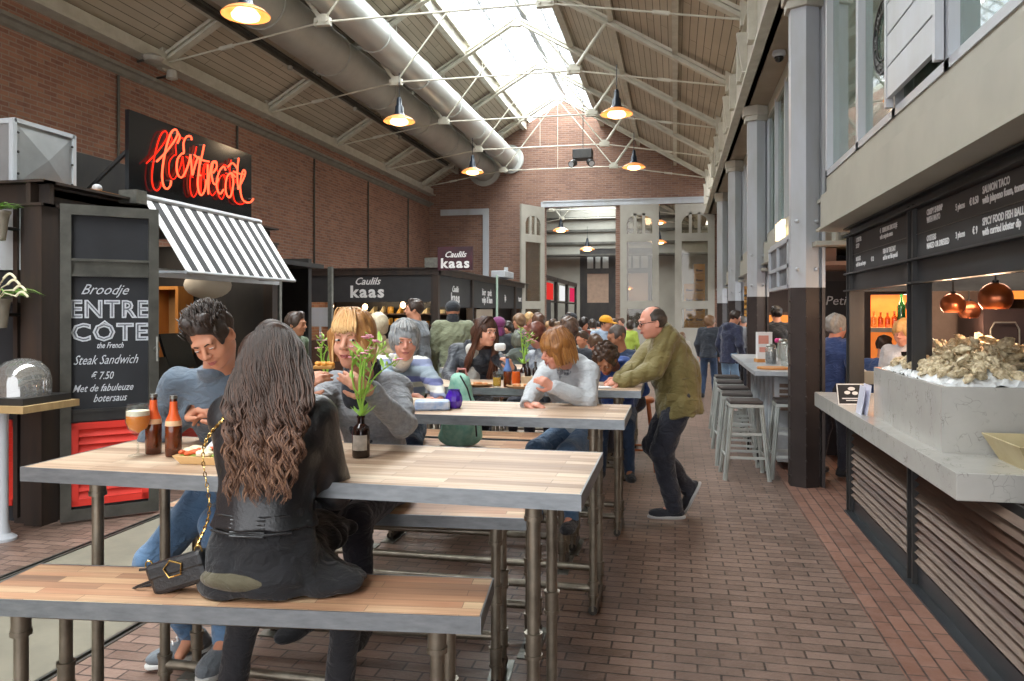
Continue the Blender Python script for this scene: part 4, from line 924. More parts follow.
m = MB(); m.box((p.x-.07, p.y, .925), (p.x+.13, p.y+.16, 1.05)); m.build('box', M('cream_card', 'b9b4a4', rough=.6), r, bevel=.005)
m = MB(); m.slab([(p.x-.03, p.y+.04, 1.04), (p.x+.08, p.y+.1, 1.04), (p.x+.0, p.y+.12, 1.1)], (0,1,0), .01); m.build('napkin', K['print_white'], r)
p = PZ(892, 372, .925); r = empty('tablet_stand', (1.9, 6.6, .925), 'dark tablet till standing behind the marble box', 'tablet')
m = MB(); m.slab([(1.75, 6.4, 1.1), (2.15, 6.5, 1.1), (2.13, 6.6, 1.34), (1.73, 6.5, 1.34)], (0,1,0), .02); m.build('screen', K['sign_black'], r); m = MB(); m.cyl((1.94, 6.5, .925), (1.94, 6.52, 1.2), .03, 8); m.build('stand', K['steel_black'], r)
# interior of the stall
K['int_wall'] = M('warm_plaster', '8e6f5c', '7a5d4c', rough=.7); K['int_dark'] = M('dark_plum_wall', '2a2022', '352a2a', rough=.5)
m = MB(); m.box((3.6, Y0, 0), (3.7, 11.5, 2.4)); struct(m.build('wall_inner', K['int_dark']))
m = MB(); m.box((1.6, 2.0, 2.3), (3.6, 11.5, 2.36)); struct(m.build('ceiling_inner', M('inner_ceiling', '8d8468', rough=.6)))
# partition behind the counter with lit bottle niche (seen through the far bay)
BY = 9.4
a = PY(874, 296, BY); b_ = PY(918, 328, BY)
r = empty('bottle_shelf', ((a.x+b_.x)/2, BY, b_.z), 'glowing orange niche lined with bottles in the back bar', 'shelf')
m = MB(); m.box((1.7, BY+.02, 0), (a.x-.03, BY+.1, 2.3)); m.box((b_.x+.5, BY+.02, 0), (3.6, BY+.1, 2.3)); m.box((a.x-.03, BY+.02, a.z+.02), (b_.x+.5, BY+.1, 2.3)); struct(m.build('wall_niche', K['int_dark']))
m = MB(); m.box((a.x-.03, BY+.35, 0), (b_.x+.5, BY+.4, a.z+.02)); m.build('niche_back', M('amber_back', 'e08a4a', 'd0703a', rough=.5, emis='ff8a3c', es=.55), r)
m = MB(); m.box((a.x-.03, BY+.02, b_.z-.05), (b_.x+.5, BY+.36, b_.z)); m.build('board', M('shelf_white', 'd8d0c0', rough=.5), r)
m = MB(); m.box((a.x-.03, BY+.02, .9), (b_.x+.5, BY+.3, 1.0)); m.build('lower_board', K['wood_dark'], r)
GB = [glassmat('amber_bottle_glass', 'd89040', .1, .25), glassmat('green_bottle_glass', '2f8a5c', .1, .4), glassmat('pale_bottle_glass', 'e8d8a0', .1, .2)]
def bottle_mb(m, c, h, r_, n=14):
    m.lathe([(0,0),(r_*.9,0),(r_,h*.04),(r_,h*.58),(r_*.85,h*.66),(r_*.38,h*.76),(r_*.34,h*.95),(r_*.4,h*.96),(r_*.4,h),(0,h)], c, n); return m
first_b = {}
x = a.x+.04; i = 0; R = random.Random(8)
while x < b_.x+.4:
    big = (i in (4, 5)); h = .42 if big else R.uniform(.17, .24); r_ = .045 if big else .032
    m = bottle_mb(MB(), (x, BY+.18, b_.z), h, r_); k = 1 if big else R.choice((0, 2, 0))
    tag(m.build('bottle', GB[k], smooth=True), 'tall green bottle on the glowing bar shelf' if big else 'small amber bottle on the glowing bar shelf', 'bottle', 'green bar bottles' if big else 'small bottles on the bar shelf'); x += r_*2.3; i += 1
# pale screen wall and mirrors seen in the near bay
a = PY(930, 292, 8.6)
m = MB(); p0 = PY(930, 295, 8.0); p1 = PY(975, 380, 8.0); m.box((p0.x, 8.0, 0), (p1.x+.1, 8.06, 2.25)); struct(m.build('wall_panel_inner', M('grey_brown_panel', '6e6058', '5e5048', rough=.6)))
m = MB(); m.box((p0.x, 7.6, 2.0), (3.6, 7.66, 2.3)); struct(m.build('trim_10', K['int_wall']), 'beige bulkhead above the back bar')
p0 = PY(988, 318, 7.2); 
r = empty('fridge', (p0.x+.5, 7.4, 0), 'dark glass-fronted fridge with pale arched frames behind the counter', 'fridge')
m = MB(); m.box((p0.x, 7.3, 0), (p0.x+1.1, 7.9, 1.68)); m.build('cabinet', K['int_dark'], r)
for k in (0, 1):
    xx = p0.x+.05+k*.28; m = MB(); pts = [(xx, 7.28, 1.2)]+[(xx, 7.28, 1.5), (xx+.03, 7.28, 1.56), (xx+.19, 7.28, 1.56), (xx+.22, 7.28, 1.5)]+[(xx+.22, 7.28, 1.2)]; m.tube(pts, .008, 8); m.build('arched_frame', K['galv'], r, smooth=True)
p0 = PY(992, 296, 7.4); m = MB(); m.box((p0.x-.05, 7.2, 1.76), (p0.x+1.2, 7.26, 1.92)); r = empty('light_strip_sign', (p0.x+.5, 7.2, 1.76), 'long orange lit sign above the fridge', 'sign'); m.build('panel', emit('orange_sign', 'ff8a3c', 1.2), r)
m = MB(); vs, f_ = text_mb('oesters', .13, .002, shear=.3); m.add(vs, f_, frame((p0.x+.42, 7.19, 1.83), (1,0,0), (0,0,1))); m.build('lettering', K['steel_black'], r)
# copper pendants
def copper(px, py, D, rad, lab):
    p = PD(px, py, D); r = empty('copper_pendant', (p.x, p.y, p.z-rad*.7), lab, 'pendant lamp', 'copper globe lamps over the oyster bar')
    m = MB(); pr = [(rad*math.sin(a), rad*math.cos(a)) for a in np.linspace(.05, 2.35, 20)]; m.lathe(pr+[(q[0]*.97, q[1]) for q in reversed(pr)], p, 32); m.build('globe', K['copper'], r, smooth=True)
    m = MB(); m.disc((p.x, p.y, p.z+rad*math.cos(2.3)+.005), rad*.70, 24, -1); m.build('diffuser', K['warm_disc'], r)
    m = MB(); m.cyl(p+V(0,0,rad), (p.x, p.y, 2.3), .005, 6); m.cyl(p+V(0,0,rad*.97), p+V(0,0,rad*1.15), .018, 10); m.build('cord', K['steel_black'], r)
K['warm_disc'] = emit('warm_disc', 'ffb884', 3.0)
copper(953, 304.5, 5.2, .078, 'copper globe lamp in the middle above the oysters'); copper(995.5, 298, 4.6, .093, 'largest copper globe lamp above the cardboard box'); copper(969, 311, 6.6, .088, 'copper globe lamp half hidden behind the middle one'); copper(915, 306, 6.0, .068, 'copper globe lamp partly behind the stall post')
# ---------------------------------------------------------------- opening behind the first column
m = MB(); p0 = PY(810, 286, 9.3); p1 = PY(858, 322, 9.3); m.box((1.45, 9.3, p1.z+.02), (p1.x, 9.36, 2.0)); 
r = empty('chalk_sign', (1.9, 9.3, 1.6), 'dark chalk sign reading Petit behind the grey-haired man', 'sign'); m.build('board', K['chalkboard'], r)
m = MB(); vs, f_ = text_mb('Petit g', .145, .001, shear=.2, align='LEFT'); q = PY(825, 301, 9.29); m.add(vs, f_, frame(q, (1,0,0), (0,0,1))); m.build('lettering', K['chalk'], r)
m = MB(); m.box((1.42, 8.2, 2.12), (2.9, 11.4, 2.16)); m.box((1.5, 8.3, 2.16), (1.6, 11, 2.3)); struct(m.build('trim_11', M('pinkish_soffit', 'a08070', rough=.6)), 'pinkish ceiling edge behind the column')
m = MB(); m.box((1.45, 13.4, 0), (3.6, 13.5, 2.3)); struct(m.build('wall_bar_back', K['int_dark']))
# warm display behind the bar
r = empty('warm_display', (2.0, 11.3, 1.0), 'orange lit display shelf in the bar behind the barman', 'shelf')
m = MB(); m.box((1.5, 13.32, 1.3), (3.0, 13.38, 1.6)); m.build('back_panel', emit('display_glow', 'ff9a4a', .9), r)
m = MB(); m.box((1.5, 13.1, 1.25), (3.0, 13.38, 1.3)); m.box((1.5, 13.34, 0), (3.0, 13.38, 1.3)); m.box((1.5, 13.1, 1.6), (3.0, 13.38, 1.65)); m.build('board', K['wood_dark'], r)
# ================================================================ marble bar with stools
bar = empty('marble_bar', (1.2, 9.8, 0), 'long marble-topped bar with pale panelled front behind the column', 'bar counter')
m = MB(); m.box((.79, 8.14, 1.0), (1.32, 11.4, 1.05)); m.build('bar_top', K['marble_rough'], bar, bevel=.006)
m = MB(); m.box((1.05, 8.45, .08), (1.3, 11.35, 1.0))
for k in range(7): m.box((1.02, 8.47+k*.42, .1), (1.05, 8.5+k*.42, .97))
m.build('bar_front', M('patchy_marble_front', 'c0c4c6', '8a9096', rough=.45, ns=3.5, bump=.1), bar)
m = MB()
for k in range(5): m.box((1.07, 8.44, .62+k*.06), (1.28, 8.455, .66+k*.06))
m.build('vent_slats', K['wood_grey'], bar)
m = MB(); m.cyl((.86, 8.3, .2), (.86, 11.3, .2), .02, 10)
for y in (8.5, 9.6, 10.7): m.cyl((.86, y, .2), (1.05, y, .2), .014, 8); m.cyl((.86, y, 0), (.86, y, .2), .014, 8)
m.build('foot_rail', K['steel_black'], bar)
def stool(loc, rz, lab):
    r = empty('metal_stool', (0,0,0), lab, 'stool', 'metal bar stools along the marble bar')
    H = .74; m = MB(); m.box((-.16,-.16,H), (.16,.16,H+.035)); m.build('seat', K['wood_seat'], r, bevel=.012)
    m = MB(); m.box((-.165,-.165,H-.03), (.165,.165,H)); m.build('seat_frame', K['stool_steel'], r)
    for sx in (-1, 1):
        for sy in (-1, 1):
            m = MB(); a = V(sx*.14, sy*.14, H-.01); b = V(sx*.21, sy*.21, 0); m.bar(a, b, .045, .02, up=(sx, sy, 0)); m.bar(a, b, .02, .04, up=(sx, sy, 0)); m.build('leg', K['stool_steel'], r)
    for z, w in ((.22, .19), (.45, .168)):
        for (p, q) in (((-w,-w),(w,-w)), ((w,-w),(w,w)), ((w,w),(-w,w)), ((-w,w),(-w,-w))):
            if z > .3 and p[0] == q[0]: continue
            m = MB(); m.bar((*p, z), (*q, z), .012, .025); m.build('rung', K['stool_steel'], r)
    r.location = loc; r.rotation_euler = (0,0,rz); return r
K['wood_seat'] = M('dark_stool_seat', '4a4340', '3a3432', rough=.5, ns=5); K['stool_steel'] = M('raw_stool_steel', 'c0c4c0', 'a4a8a4', rough=.4, metal=.25, ns=4)
s0 = stool((.68, 8.02, 0), .05, 'metal bar stool with dark seat, first of the row beside the aisle')
for y, x, a, lab in ((8.72, .66, -.05, 'metal bar stool second in the row along the bar'), (9.4, .67, .08, 'metal bar stool third in the row along the bar'), (10.2, .68, 0, 'metal bar stool fourth in the row along the bar'), (11.0, .70, .03, 'metal bar stool at the far end of the bar near the couple')): copy_tree(s0, (x, y, 0), a, label=lab)
copy_tree(s0, (1.14, 7.98 if False else 8.14, 0), 0.0, label='metal bar stool at the short end of the bar, beside the column') ; 
# things on the bar
p = PZ(766, 357, 1.05); r = empty('menu_holder', (p.x, p.y, 1.05), 'white menu card in a wooden block on the marble bar', 'menu holder')
q = PZ(764, 362, 1.05)
m = MB(); m.cbox((q.x, q.y, 1.07), (.2, .14, .04), rz=.2); m.build('block', K['orange_wood'], r)
m = MB(); m.cbox((q.x, q.y, 1.25), (.17, .09, .32), rz=.2); m.build('card', K['print_white'], r)
m = MB(); m.cbox((q.x-.01, q.y-.048, 1.32), (.12, .004, .1), rz=.2); m.cbox((q.x-.01, q.y-.048, 1.2), (.1, .004, .06), rz=.2); m.build('print', M('pink_print', 'c98a7c', rough=.6), r)
def onbar(px, py): return PZ(px, py, 1.05)
for px, py, mk, nm, lab, cat in ((771, 364, 0, 'glass_jar', 'square glass jar with dark contents on the bar', 'jar'), (783, 361, 0, 'glass_jar', 'clear glass jar with a steel lid beside the column', 'jar'), (787, 366, 0, 'glass_jar', 'tall clear jar nearest the column on the bar', 'jar')):
    p = onbar(px, py); r = empty(nm, p, lab, cat); h = .2 if px == 771 else .24
    m = MB(); m.lathe([(0,0),(.06,0),(.065,.02),(.065,h-.03),(.05,h)], p, 16); m.build('glass', glassmat('jar_glass_%d' % px, 'e6ebe8', .05, .2), r, smooth=True)
    m = MB(); m.lathe([(0,h+.03),(.035,h+.03),(.055,h+.01),(.055,h)], p, 16); m.build('lid', K['galv'], r)
    if px == 771: m = MB(); m.lathe([(0,.01),(.055,.01),(.055,.14),(0,.14)], p, 14); m.build('contents', K['sign_black'], r)
p = onbar(773, 369); r = empty('cutting_board', p, 'round wooden board lying on the bar', 'board'); m = MB(); m.lathe([(0,0),(.16,0),(.165,.01),(.16,.022),(0,.022)], p, 24); m.build('plate', K['orange_wood'], r)
m = MB(); m.box((p.x+.14, p.y-.02, 1.055), (p.x+.26, p.y+.02, 1.07)); m.build('handle', K['orange_wood'], r)
p = onbar(778, 357); r = empty('pink_flower', p, 'small pink flower in a glass on the bar', 'flower'); m = MB(); m.lathe([(0,0),(.03,0),(.035,.1)], p, 12); m.build('glass', K['glass'], r, smooth=True)
m = MB(); m.cyl(p, p+V(0,0,.2), .004, 5); m.build('stem', K['leaf'], r); m = MB()
for k in range(6): m.ell(p+V(.025*math.cos(k), .025*math.sin(k), .22), (.02,.02,.03), 8, 5)
m.build('petals', M('magenta_petal', 'd23a86', rough=.6), r, smooth=True)
# hanging menu light box and lit letters over the bar
r = empty('menu_light_box', (1.3, 9.6, 2.1), 'white-framed picture board hung over the bar', 'menu board')
ya, yb = PX(789, 270, 1.22).y, PX(770, 270, 1.22).y
m = MB()
for z in (1.93, 2.16, 2.44): m.box((1.2, ya, z-.02), (1.26, yb, z+.02))
for y in (ya, (ya+yb)/2, yb-.04): m.box((1.2, y, 1.93), (1.26, y+.04, 2.44))
m.build('frame', K['column_w'], r); m = MB(); m.box((1.23, ya, 1.93), (1.25, yb, 2.44)); m.build('panel', M('picture_panel', '39414a', '8c8f94', rough=.4, ns=5), r)
r = empty('lit_letters', (1.25, 9.6, 2.5), 'glowing cream letters standing above the picture board', 'sign')
m = MB(); vs, f_ = text_mb('BITES', .27, .02, bold=.01); m.add(vs, f_, frame((1.24, (ya+yb)/2, 2.62), (0,-1,0), (0,0,1))); m.build('letters', emit('letter_light', 'ffe2b0', 2.2), r)
m = MB(); m.box((1.22, ya, 2.46), (1.26, yb, 2.5)); m.build('rail', K['column_w'], r)
# ================================================================ people: signed-distance modelling
def n3(v): v = np.array(v, float); return v/np.linalg.norm(v)
def smin(a, b, k): 
    h = np.clip(.5+.5*(b-a)/k, 0, 1); return b*(1-h)+a*h-k*h*(1-h)
def smax(a, b, k): return -smin(-a, -b, k)
class Sdf:
    def __init__(s): s.p = []; s.noise = None
    def cone(s, a, b, ra, rb, k=.02, op='u'): s.p.append(('c', np.array(a,float), np.array(b,float), ra, rb, k, op)); return s
    def ecap(s, a, b, r0, r1, xd, k=.03, op='u'):
        s.p.append(('e', np.array(a,float), np.array(b,float), r0, r1, k, op, n3(xd))); return s
    def ell(s, c, R, r, k=.02, op='u'): s.p.append(('l', np.array(c,float), R, np.array(r,float), max(r), k, op)); return s
    def cut(s, o, n, k=.004): s.p.append(('h', np.array(o,float), n3(n), 0, 0, k, 'i')); return s
    def bbox(s):
        lo = np.full(3, 1e9); hi = -lo
        for p in s.p:
            if p[6] == 's' or p[0] == 'h': continue
            if p[0] == 'l': pts = [p[1]]; r = p[4]
            elif p[0] == 'c': pts = [p[1], p[2]]; r = max(p[3], p[4])
            else: pts = [p[1], p[2]]; r = max(*p[3], *p[4])
            for q in pts: lo = np.minimum(lo, q-r); hi = np.maximum(hi, q+r)
        return lo-.03, hi+.03
    def __call__(s, P):
        out = np.empty(len(P)); B = 30000
        for i in range(0, len(P), B): out[i:i+B] = s.ev(P[i:i+B])
        return out
    def ev(s, P):
        d = np.full(len(P), .3)
        lo, hi = P.min(0), P.max(0)
        for p in s.p:
            k = p[5]; op = p[6]
            if p[0] == 'h': d = smax(d, (P-p[1])@p[2], k); continue
            if p[0] == 'l': plo = phi = p[1]; r = p[4]
            else: plo = np.minimum(p[1], p[2]); phi = np.maximum(p[1], p[2]); r = max(p[3], p[4]) if p[0] == 'c' else max(*p[3], *p[4])
            gap = np.linalg.norm(np.maximum(0, np.maximum(lo-phi, plo-hi)))
            if gap > r+.12: continue
            if p[0] == 'c':
                ab = p[2]-p[1]; t = np.clip((P-p[1])@ab/(ab@ab+1e-12), 0, 1); v = np.linalg.norm(P-p[1]-t[:,None]*ab, axis=1)-(p[3]+t*(p[4]-p[3]))
            elif p[0] == 'e':
                ab = p[2]-p[1]; L = np.linalg.norm(ab)+1e-9; z = ab/L; x = p[7]-z*(p[7]@z); x /= np.linalg.norm(x); y = np.cross(z, x)
                q = P-p[1]; h = q@z; t = np.clip(h/L, 0, 1); rx = p[3][0]+t*(p[4][0]-p[3][0]); ry = p[3][1]+t*(p[4][1]-p[3][1]); rz = np.minimum(rx, ry)
                v = (np.sqrt((q@x/rx)**2+(q@y/ry)**2+((h-t*L)/rz)**2)-1)*rz
            else:
                q = (P-p[1])@p[2]; k0 = np.linalg.norm(q/p[3], axis=1); k1 = np.linalg.norm(q/p[3]**2, axis=1)+1e-9; v = k0*(k0-1)/k1
            d = smin(d, v, k) if op == 'u' else smax(d, -v, k) if op == 's' else smax(d, v, k)
        if s.noise is not None: d = d+s.noise(P)
        return d
def folds(amp, f=28, seed=0, ax=(1,1,.6)):
    R = np.random.RandomState(seed); D = R.randn(5, 3)*np.array(ax); D /= np.linalg.norm(D, axis=1)[:,None]; ph = R.rand(5)*6; fr = f*(.6+R.rand(5))
    def g(P):
        w = P+.02*np.sin(P[:, [1,2,0]]*19+ph[0])
        o = 0
        for i in range(4): o = o+np.abs(np.sin(w@D[i]*fr[i]+ph[i]+1.5*np.sin(P@D[(i+2) % 5]*9)))**1.0
        return amp*(o/4-.62)*-6.5
    return g
def surface(f, h):
    lo, hi = f.bbox(); S = 4; n = np.ceil((hi-lo)/(h*S)).astype(int)+1
    c = np.stack(np.meshgrid(*[lo[i]+(np.arange(n[i])+.5)*h*S for i in range(3)], indexing='ij'), -1).reshape(-1, 3)
    dc = f(c).reshape(n); act = np.abs(dc) < h*S*1.25+.006
    N = n*S+1; Vv = np.full(N, .3)
    up = np.repeat(np.repeat(np.repeat(np.where(dc < 0, -.3, .3), S, 0), S, 1), S, 2); Vv[:-1,:-1,:-1] = up
    am = np.zeros(N, bool); A = np.repeat(np.repeat(np.repeat(act, S, 0), S, 1), S, 2)
    for i in (0, 1):
        for j in (0, 1):
            for k in (0, 1): am[i:N[0]-1+i, j:N[1]-1+j, k:N[2]-1+k] |= A
    idx = np.argwhere(am); Vv[am] = f(lo+idx*h)
    neg = Vv < 0
    s = neg[:-1,:-1,:-1].astype(np.int8)
    for i in (0,1):
        for j in (0,1):
            for k in (0,1):
                if i+j+k: s = s+neg[i:N[0]-1+i, j:N[1]-1+j, k:N[2]-1+k]
    cells = (s > 0) & (s < 8); ci = np.argwhere(cells); idm = np.full(N-1, -1, int); idm[cells] = np.arange(len(ci))
    acc = np.zeros((len(ci), 3)); cnt = np.zeros(len(ci))
    crn = [(i,j,k) for i in (0,1) for j in (0,1) for k in (0,1)]
    val = {c_: Vv[ci[:,0]+c_[0], ci[:,1]+c_[1], ci[:,2]+c_[2]] for c_ in crn}
    for a in crn:
        for ax in range(3):
            if a[ax]: continue
            b = list(a); b[ax] = 1; b = tuple(b); va, vb = val[a], val[b]; mk = (va < 0) != (vb < 0)
            t = np.where(mk, va/(va-vb+1e-12), 0); pt = np.array(a, float)+t[:,None]*(np.array(b)-np.array(a)); acc += pt*mk[:,None]; cnt += mk
    verts = lo+(ci+acc/cnt[:,None])*h
    faces = []
    for ax in range(3):
        u, v = [(1,2),(2,0),(0,1)][ax]
        sl0 = [slice(1, N[i]-1) for i in range(3)]; sl0[ax] = slice(0, N[ax]-1); sl1 = list(sl0); sl1[ax] = slice(1, N[ax])
        a, b = neg[tuple(sl0)], neg[tuple(sl1)]; off = np.array([1,1,1]); off[ax] = 0
        for cond, flip in ((a & ~b, False), (~a & b, True)):
            e = np.argwhere(cond)+off
            if not len(e): continue
            eu = np.zeros(3, int); eu[u] = 1; ev = np.zeros(3, int); ev[v] = 1
            q = [e-eu-ev, e-ev, e, e-eu]; q = [idm[x[:,0], x[:,1], x[:,2]] for x in q]
            F_ = np.stack(q if not flip else q[::-1], 1); faces.append(F_[(F_ >= 0).all(1)])
    return verts, np.concatenate(faces)
def np_mesh(name, v, f, mat, parent, smooth=True):
    off = root_loc(parent); me = bpy.data.meshes.new(name); v = v-np.array(off)
    me.vertices.add(len(v)); me.vertices.foreach_set('co', v.astype(np.float32).ravel())
    me.loops.add(f.size); me.loops.foreach_set('vertex_index', f.astype(np.int32).ravel())
    me.polygons.add(len(f)); me.polygons.foreach_set('loop_start', np.arange(0, f.size, 4, dtype=np.int32))
    try: me.polygons.foreach_set('loop_total', np.full(len(f), 4, dtype=np.int32))
    except Exception: pass
    if smooth: me.polygons.foreach_set('use_smooth', [True]*len(f))
    me.materials.append(mat); me.update(calc_edges=True); me.validate()
    o = bpy.data.objects.new(name, me); COL.objects.link(o)
    if parent is not None: o.parent = parent
    return o
def sdf_obj(name, s, h, mat, parent): v, f = surface(s, h); return np_mesh(name, v, f, mat, parent)
def A3(p): return np.array([p[0], p[1], p[2]], float)
def ik(a, t, l1, l2, hint):
    d = t-a; L = np.linalg.norm(d); m_ = (l1+l2)*.995
    if L > m_: t = a+d/L*m_; L = m_
    d = (t-a)/L; x = (l1*l1-l2*l2+L*L)/(2*L); y = math.sqrt(max(0, l1*l1-x*x)); h = np.array(hint, float); h = h-d*(h@d); h /= np.linalg.norm(h)+1e-9
    return a+d*x+h*y, t
# materials for people
def skinmat(name, c1, c2):
    t = NT(name); co = t.co(); t.set('Base Color', t.mix(t.noise(co, 14, 3), lin(c1), lin(c2))); t.set('Roughness', .5); t.set('Subsurface Weight', .08); t.set('Subsurface Radius', (.012,.005,.003)); t.set('Specular IOR Level', .35); return t.m
SKIN = {'fair': skinmat('skin_fair', 'dca68c', 'cf937a'), 'warm': skinmat('skin_warm', 'cf9678', 'bf8166'), 'pink': skinmat('skin_pink', 'd99e88', 'cb8771'), 'tan': skinmat('skin_tan', 'b07a5c', '9c6a4e')}
FAB = {}
def wrinkle(m, st=.55, sc=13):
    n, l = m.node_tree.nodes, m.node_tree.links; bs = n['Principled BSDF']; co = n.new('ShaderNodeTexCoord'); mp = n.new('ShaderNodeMapping'); mp.inputs['Scale'].default_value = (1, 1, 1.7)
    nz = n.new('ShaderNodeTexNoise'); nz.inputs['Scale'].default_value = sc; nz.inputs['Detail'].default_value = 2.5; nz.inputs['Distortion'].default_value = 1.2
    l.new(co.outputs['Object'], mp.inputs[0]); l.new(mp.outputs[0], nz.inputs['Vector']); b = n.new('ShaderNodeBump'); b.inputs['Strength'].default_value = st; b.inputs['Distance'].default_value = .03; l.new(nz.outputs['Fac'], b.inputs['Height'])
    if bs.inputs['Normal'].links: l.new(bs.inputs['Normal'].links[0].from_socket, b.inputs['Normal'])
    l.new(b.outputs[0], bs.inputs['Normal'])
def fab(c, c2=None, rough=.85, bump=.25, bs=160, ns=9, sheen=.2, **kw):
    key = (c, c2, rough, bs, str(kw))
    if key not in FAB: FAB[key] = M('cloth_'+c, c, c2 or c, rough=rough, ns=ns, bump=bump, bs=bs, sheen=sheen, **kw); wrinkle(FAB[key])
    return FAB[key]
def hairmat(c1, c2, sc=(60,60,6), rough=.45):
    key = ('hair', c1, c2, sc)
    if key not in FAB:
        t = NT('hair_'+c1); co = t.scale(t.co(), sc); n1 = t.noise(co, 1.2, 4, .6); t.set('Base Color', t.mix(t.ramp(n1, [(.3, 0), (.7, 1)]), lin(c1), lin(c2))); t.set('Roughness', rough); t.bump(n1, .6, .006); FAB[key] = t.m
    return FAB[key]
K['eye_white'] = M('eye_white', 'd8d2cc', rough=.2); K['iris'] = M('iris_dark', '3a2c22', rough=.15); K['lip'] = M('lip', 'b0605a', rough=.4); K['brow'] = M('brow_dark', '3a2a20', rough=.8); K['brow_l'] = M('brow_light', '9a7550', rough=.8)
def hand(s, w, d, nrm, side, curl=.5, sc=1.0, spread=.10, thumb=.6, k=.006):
    """w wrist, d pointing direction, nrm = direction the palm faces; side +1 if the thumb lies towards cross(d,nrm)"""
    w = A3(w); d = n3(d); nrm = n3(np.array(nrm)-d*(np.array(nrm)@d)); x = np.cross(d, nrm)*side
    for i, (o, L) in enumerate(((.026,.082),(.009,.086),(-.009,.081),(-.026,.072))):
        kn = w+d*L*sc+x*o*sc-nrm*(.004 if i in (1,2) else 0)
        s.cone(w+x*o*.55*sc+d*.01, kn, .0145*sc, .0115*sc, .012)
        f_ = n3(d+x*o*spread*14); p = kn; ang = curl*.7*(1+.12*i); ln = (.040,.026,.021) if i in (0,2) else (.044,.029,.022) if i == 1 else (.032,.02,.018)
        for j in range(3):
            v = f_*math.cos(ang)+nrm*math.sin(ang); q = p+v*ln[j]*sc; s.cone(p, q, (.0092-.0008*j)*sc, (.0085-.0009*j)*sc, k if j else .008); p = q; ang += curl*(.9 if j == 0 else .6)
    b = w+d*.022*sc+x*.024*sc; t1 = b+n3(d*.6+x*.75+nrm*.35*thumb)*.040*sc; t2 = t1+n3(d*.85+x*.25+nrm*.5*thumb)*.030*sc; t3 = t2+n3(d*.95+nrm*.45*thumb)*.024*sc
    s.cone(w+x*.012*sc, t1, .015*sc, .012*sc, .012); s.cone(t1, t2, .0112*sc, .0100*sc, k); s.cone(t2, t3, .0100*sc, .0082*sc, k)
def headframe(f, up=(0,0,1), roll=0):
    f = n3(f); r = n3(np.cross(f, np.array(up, float))); u = np.cross(r, f)
    if roll: c_, s_ = math.cos(roll), math.sin(roll); r, u = r*c_+u*s_, u*c_-r*s_
    return np.stack([r, f, u], 1)    # columns right, forward, up
def build_head(s, c, R, sc, female=False, jaw=1.0, lvl=2):
    def L(x, y, z): return c+R@(np.array([x, y, z])*sc)
    s.ell(L(0,-.012,.03), R, np.array([.074,.094,.09])*sc, .02)
    s.ell(L(0,.022,-.035), R, np.array([.056*jaw,.066,.074])*sc, .03)
    s.ell(L(0,.060,-.088), R, np.array([.024*jaw,.02,.02])*sc, .025)
    if lvl < 1: s.cone(L(0,.09,.01), L(0,.106,-.022), .009*sc, .012*sc, .01); return L
    for q in (-1, 1):
        s.ell(L(q*.036,.055,-.028), R, np.array([.024,.025,.026])*sc, .02)
        s.ell(L(q*.076,-.008,-.006), R@rotz(q*.35), np.array([.008,.019,.031])*sc, .006)
        s.ell(L(q*.080,-.004,-.004), R, np.array([.004,.009,.016])*sc, .004, 's')
        s.ell(L(q*.031,.100,.010), R, np.array([.019,.019,.0125])*sc, .010, 's')
    s.cone(L(-.034,.080,.030), L(.034,.080,.030), .013*sc, .013*sc, .014)
    for q in (-1, 1):
        s.ell(L(q*.031,.0785,.009), R, np.array([.0155,.0125,.0125])*sc, .004)   # lids over the eyeball
    s.cone(L(0,.086,.018), L(0,.110,-.018), .0075*sc, .0105*sc, .010)
    s.ell(L(0,.110,-.020), R, np.array([.011,.010,.010])*sc, .006)
    for q in (-1, 1): s.ell(L(q*.0125,.099,-.024), R, np.array([.008,.010,.008])*sc, .006)
    s.ell(L(0,.086,-.047), R, np.array([.026,.010,.010])*sc, .010)
    s.ell(L(0,.0925,-.0495), R, np.array([.021,.0065,.0048])*sc, .004)
    s.ell(L(0,.0905,-.0605), R, np.array([.018,.0068,.0055])*sc, .004)
    s.ell(L(0,.097,-.0548), R, np.array([.021,.005,.0016])*sc, .002, 's')
    return L
def rotz(a): return np.array([[math.cos(a), -math.sin(a), 0], [math.sin(a), math.cos(a), 0], [0, 0, 1]])
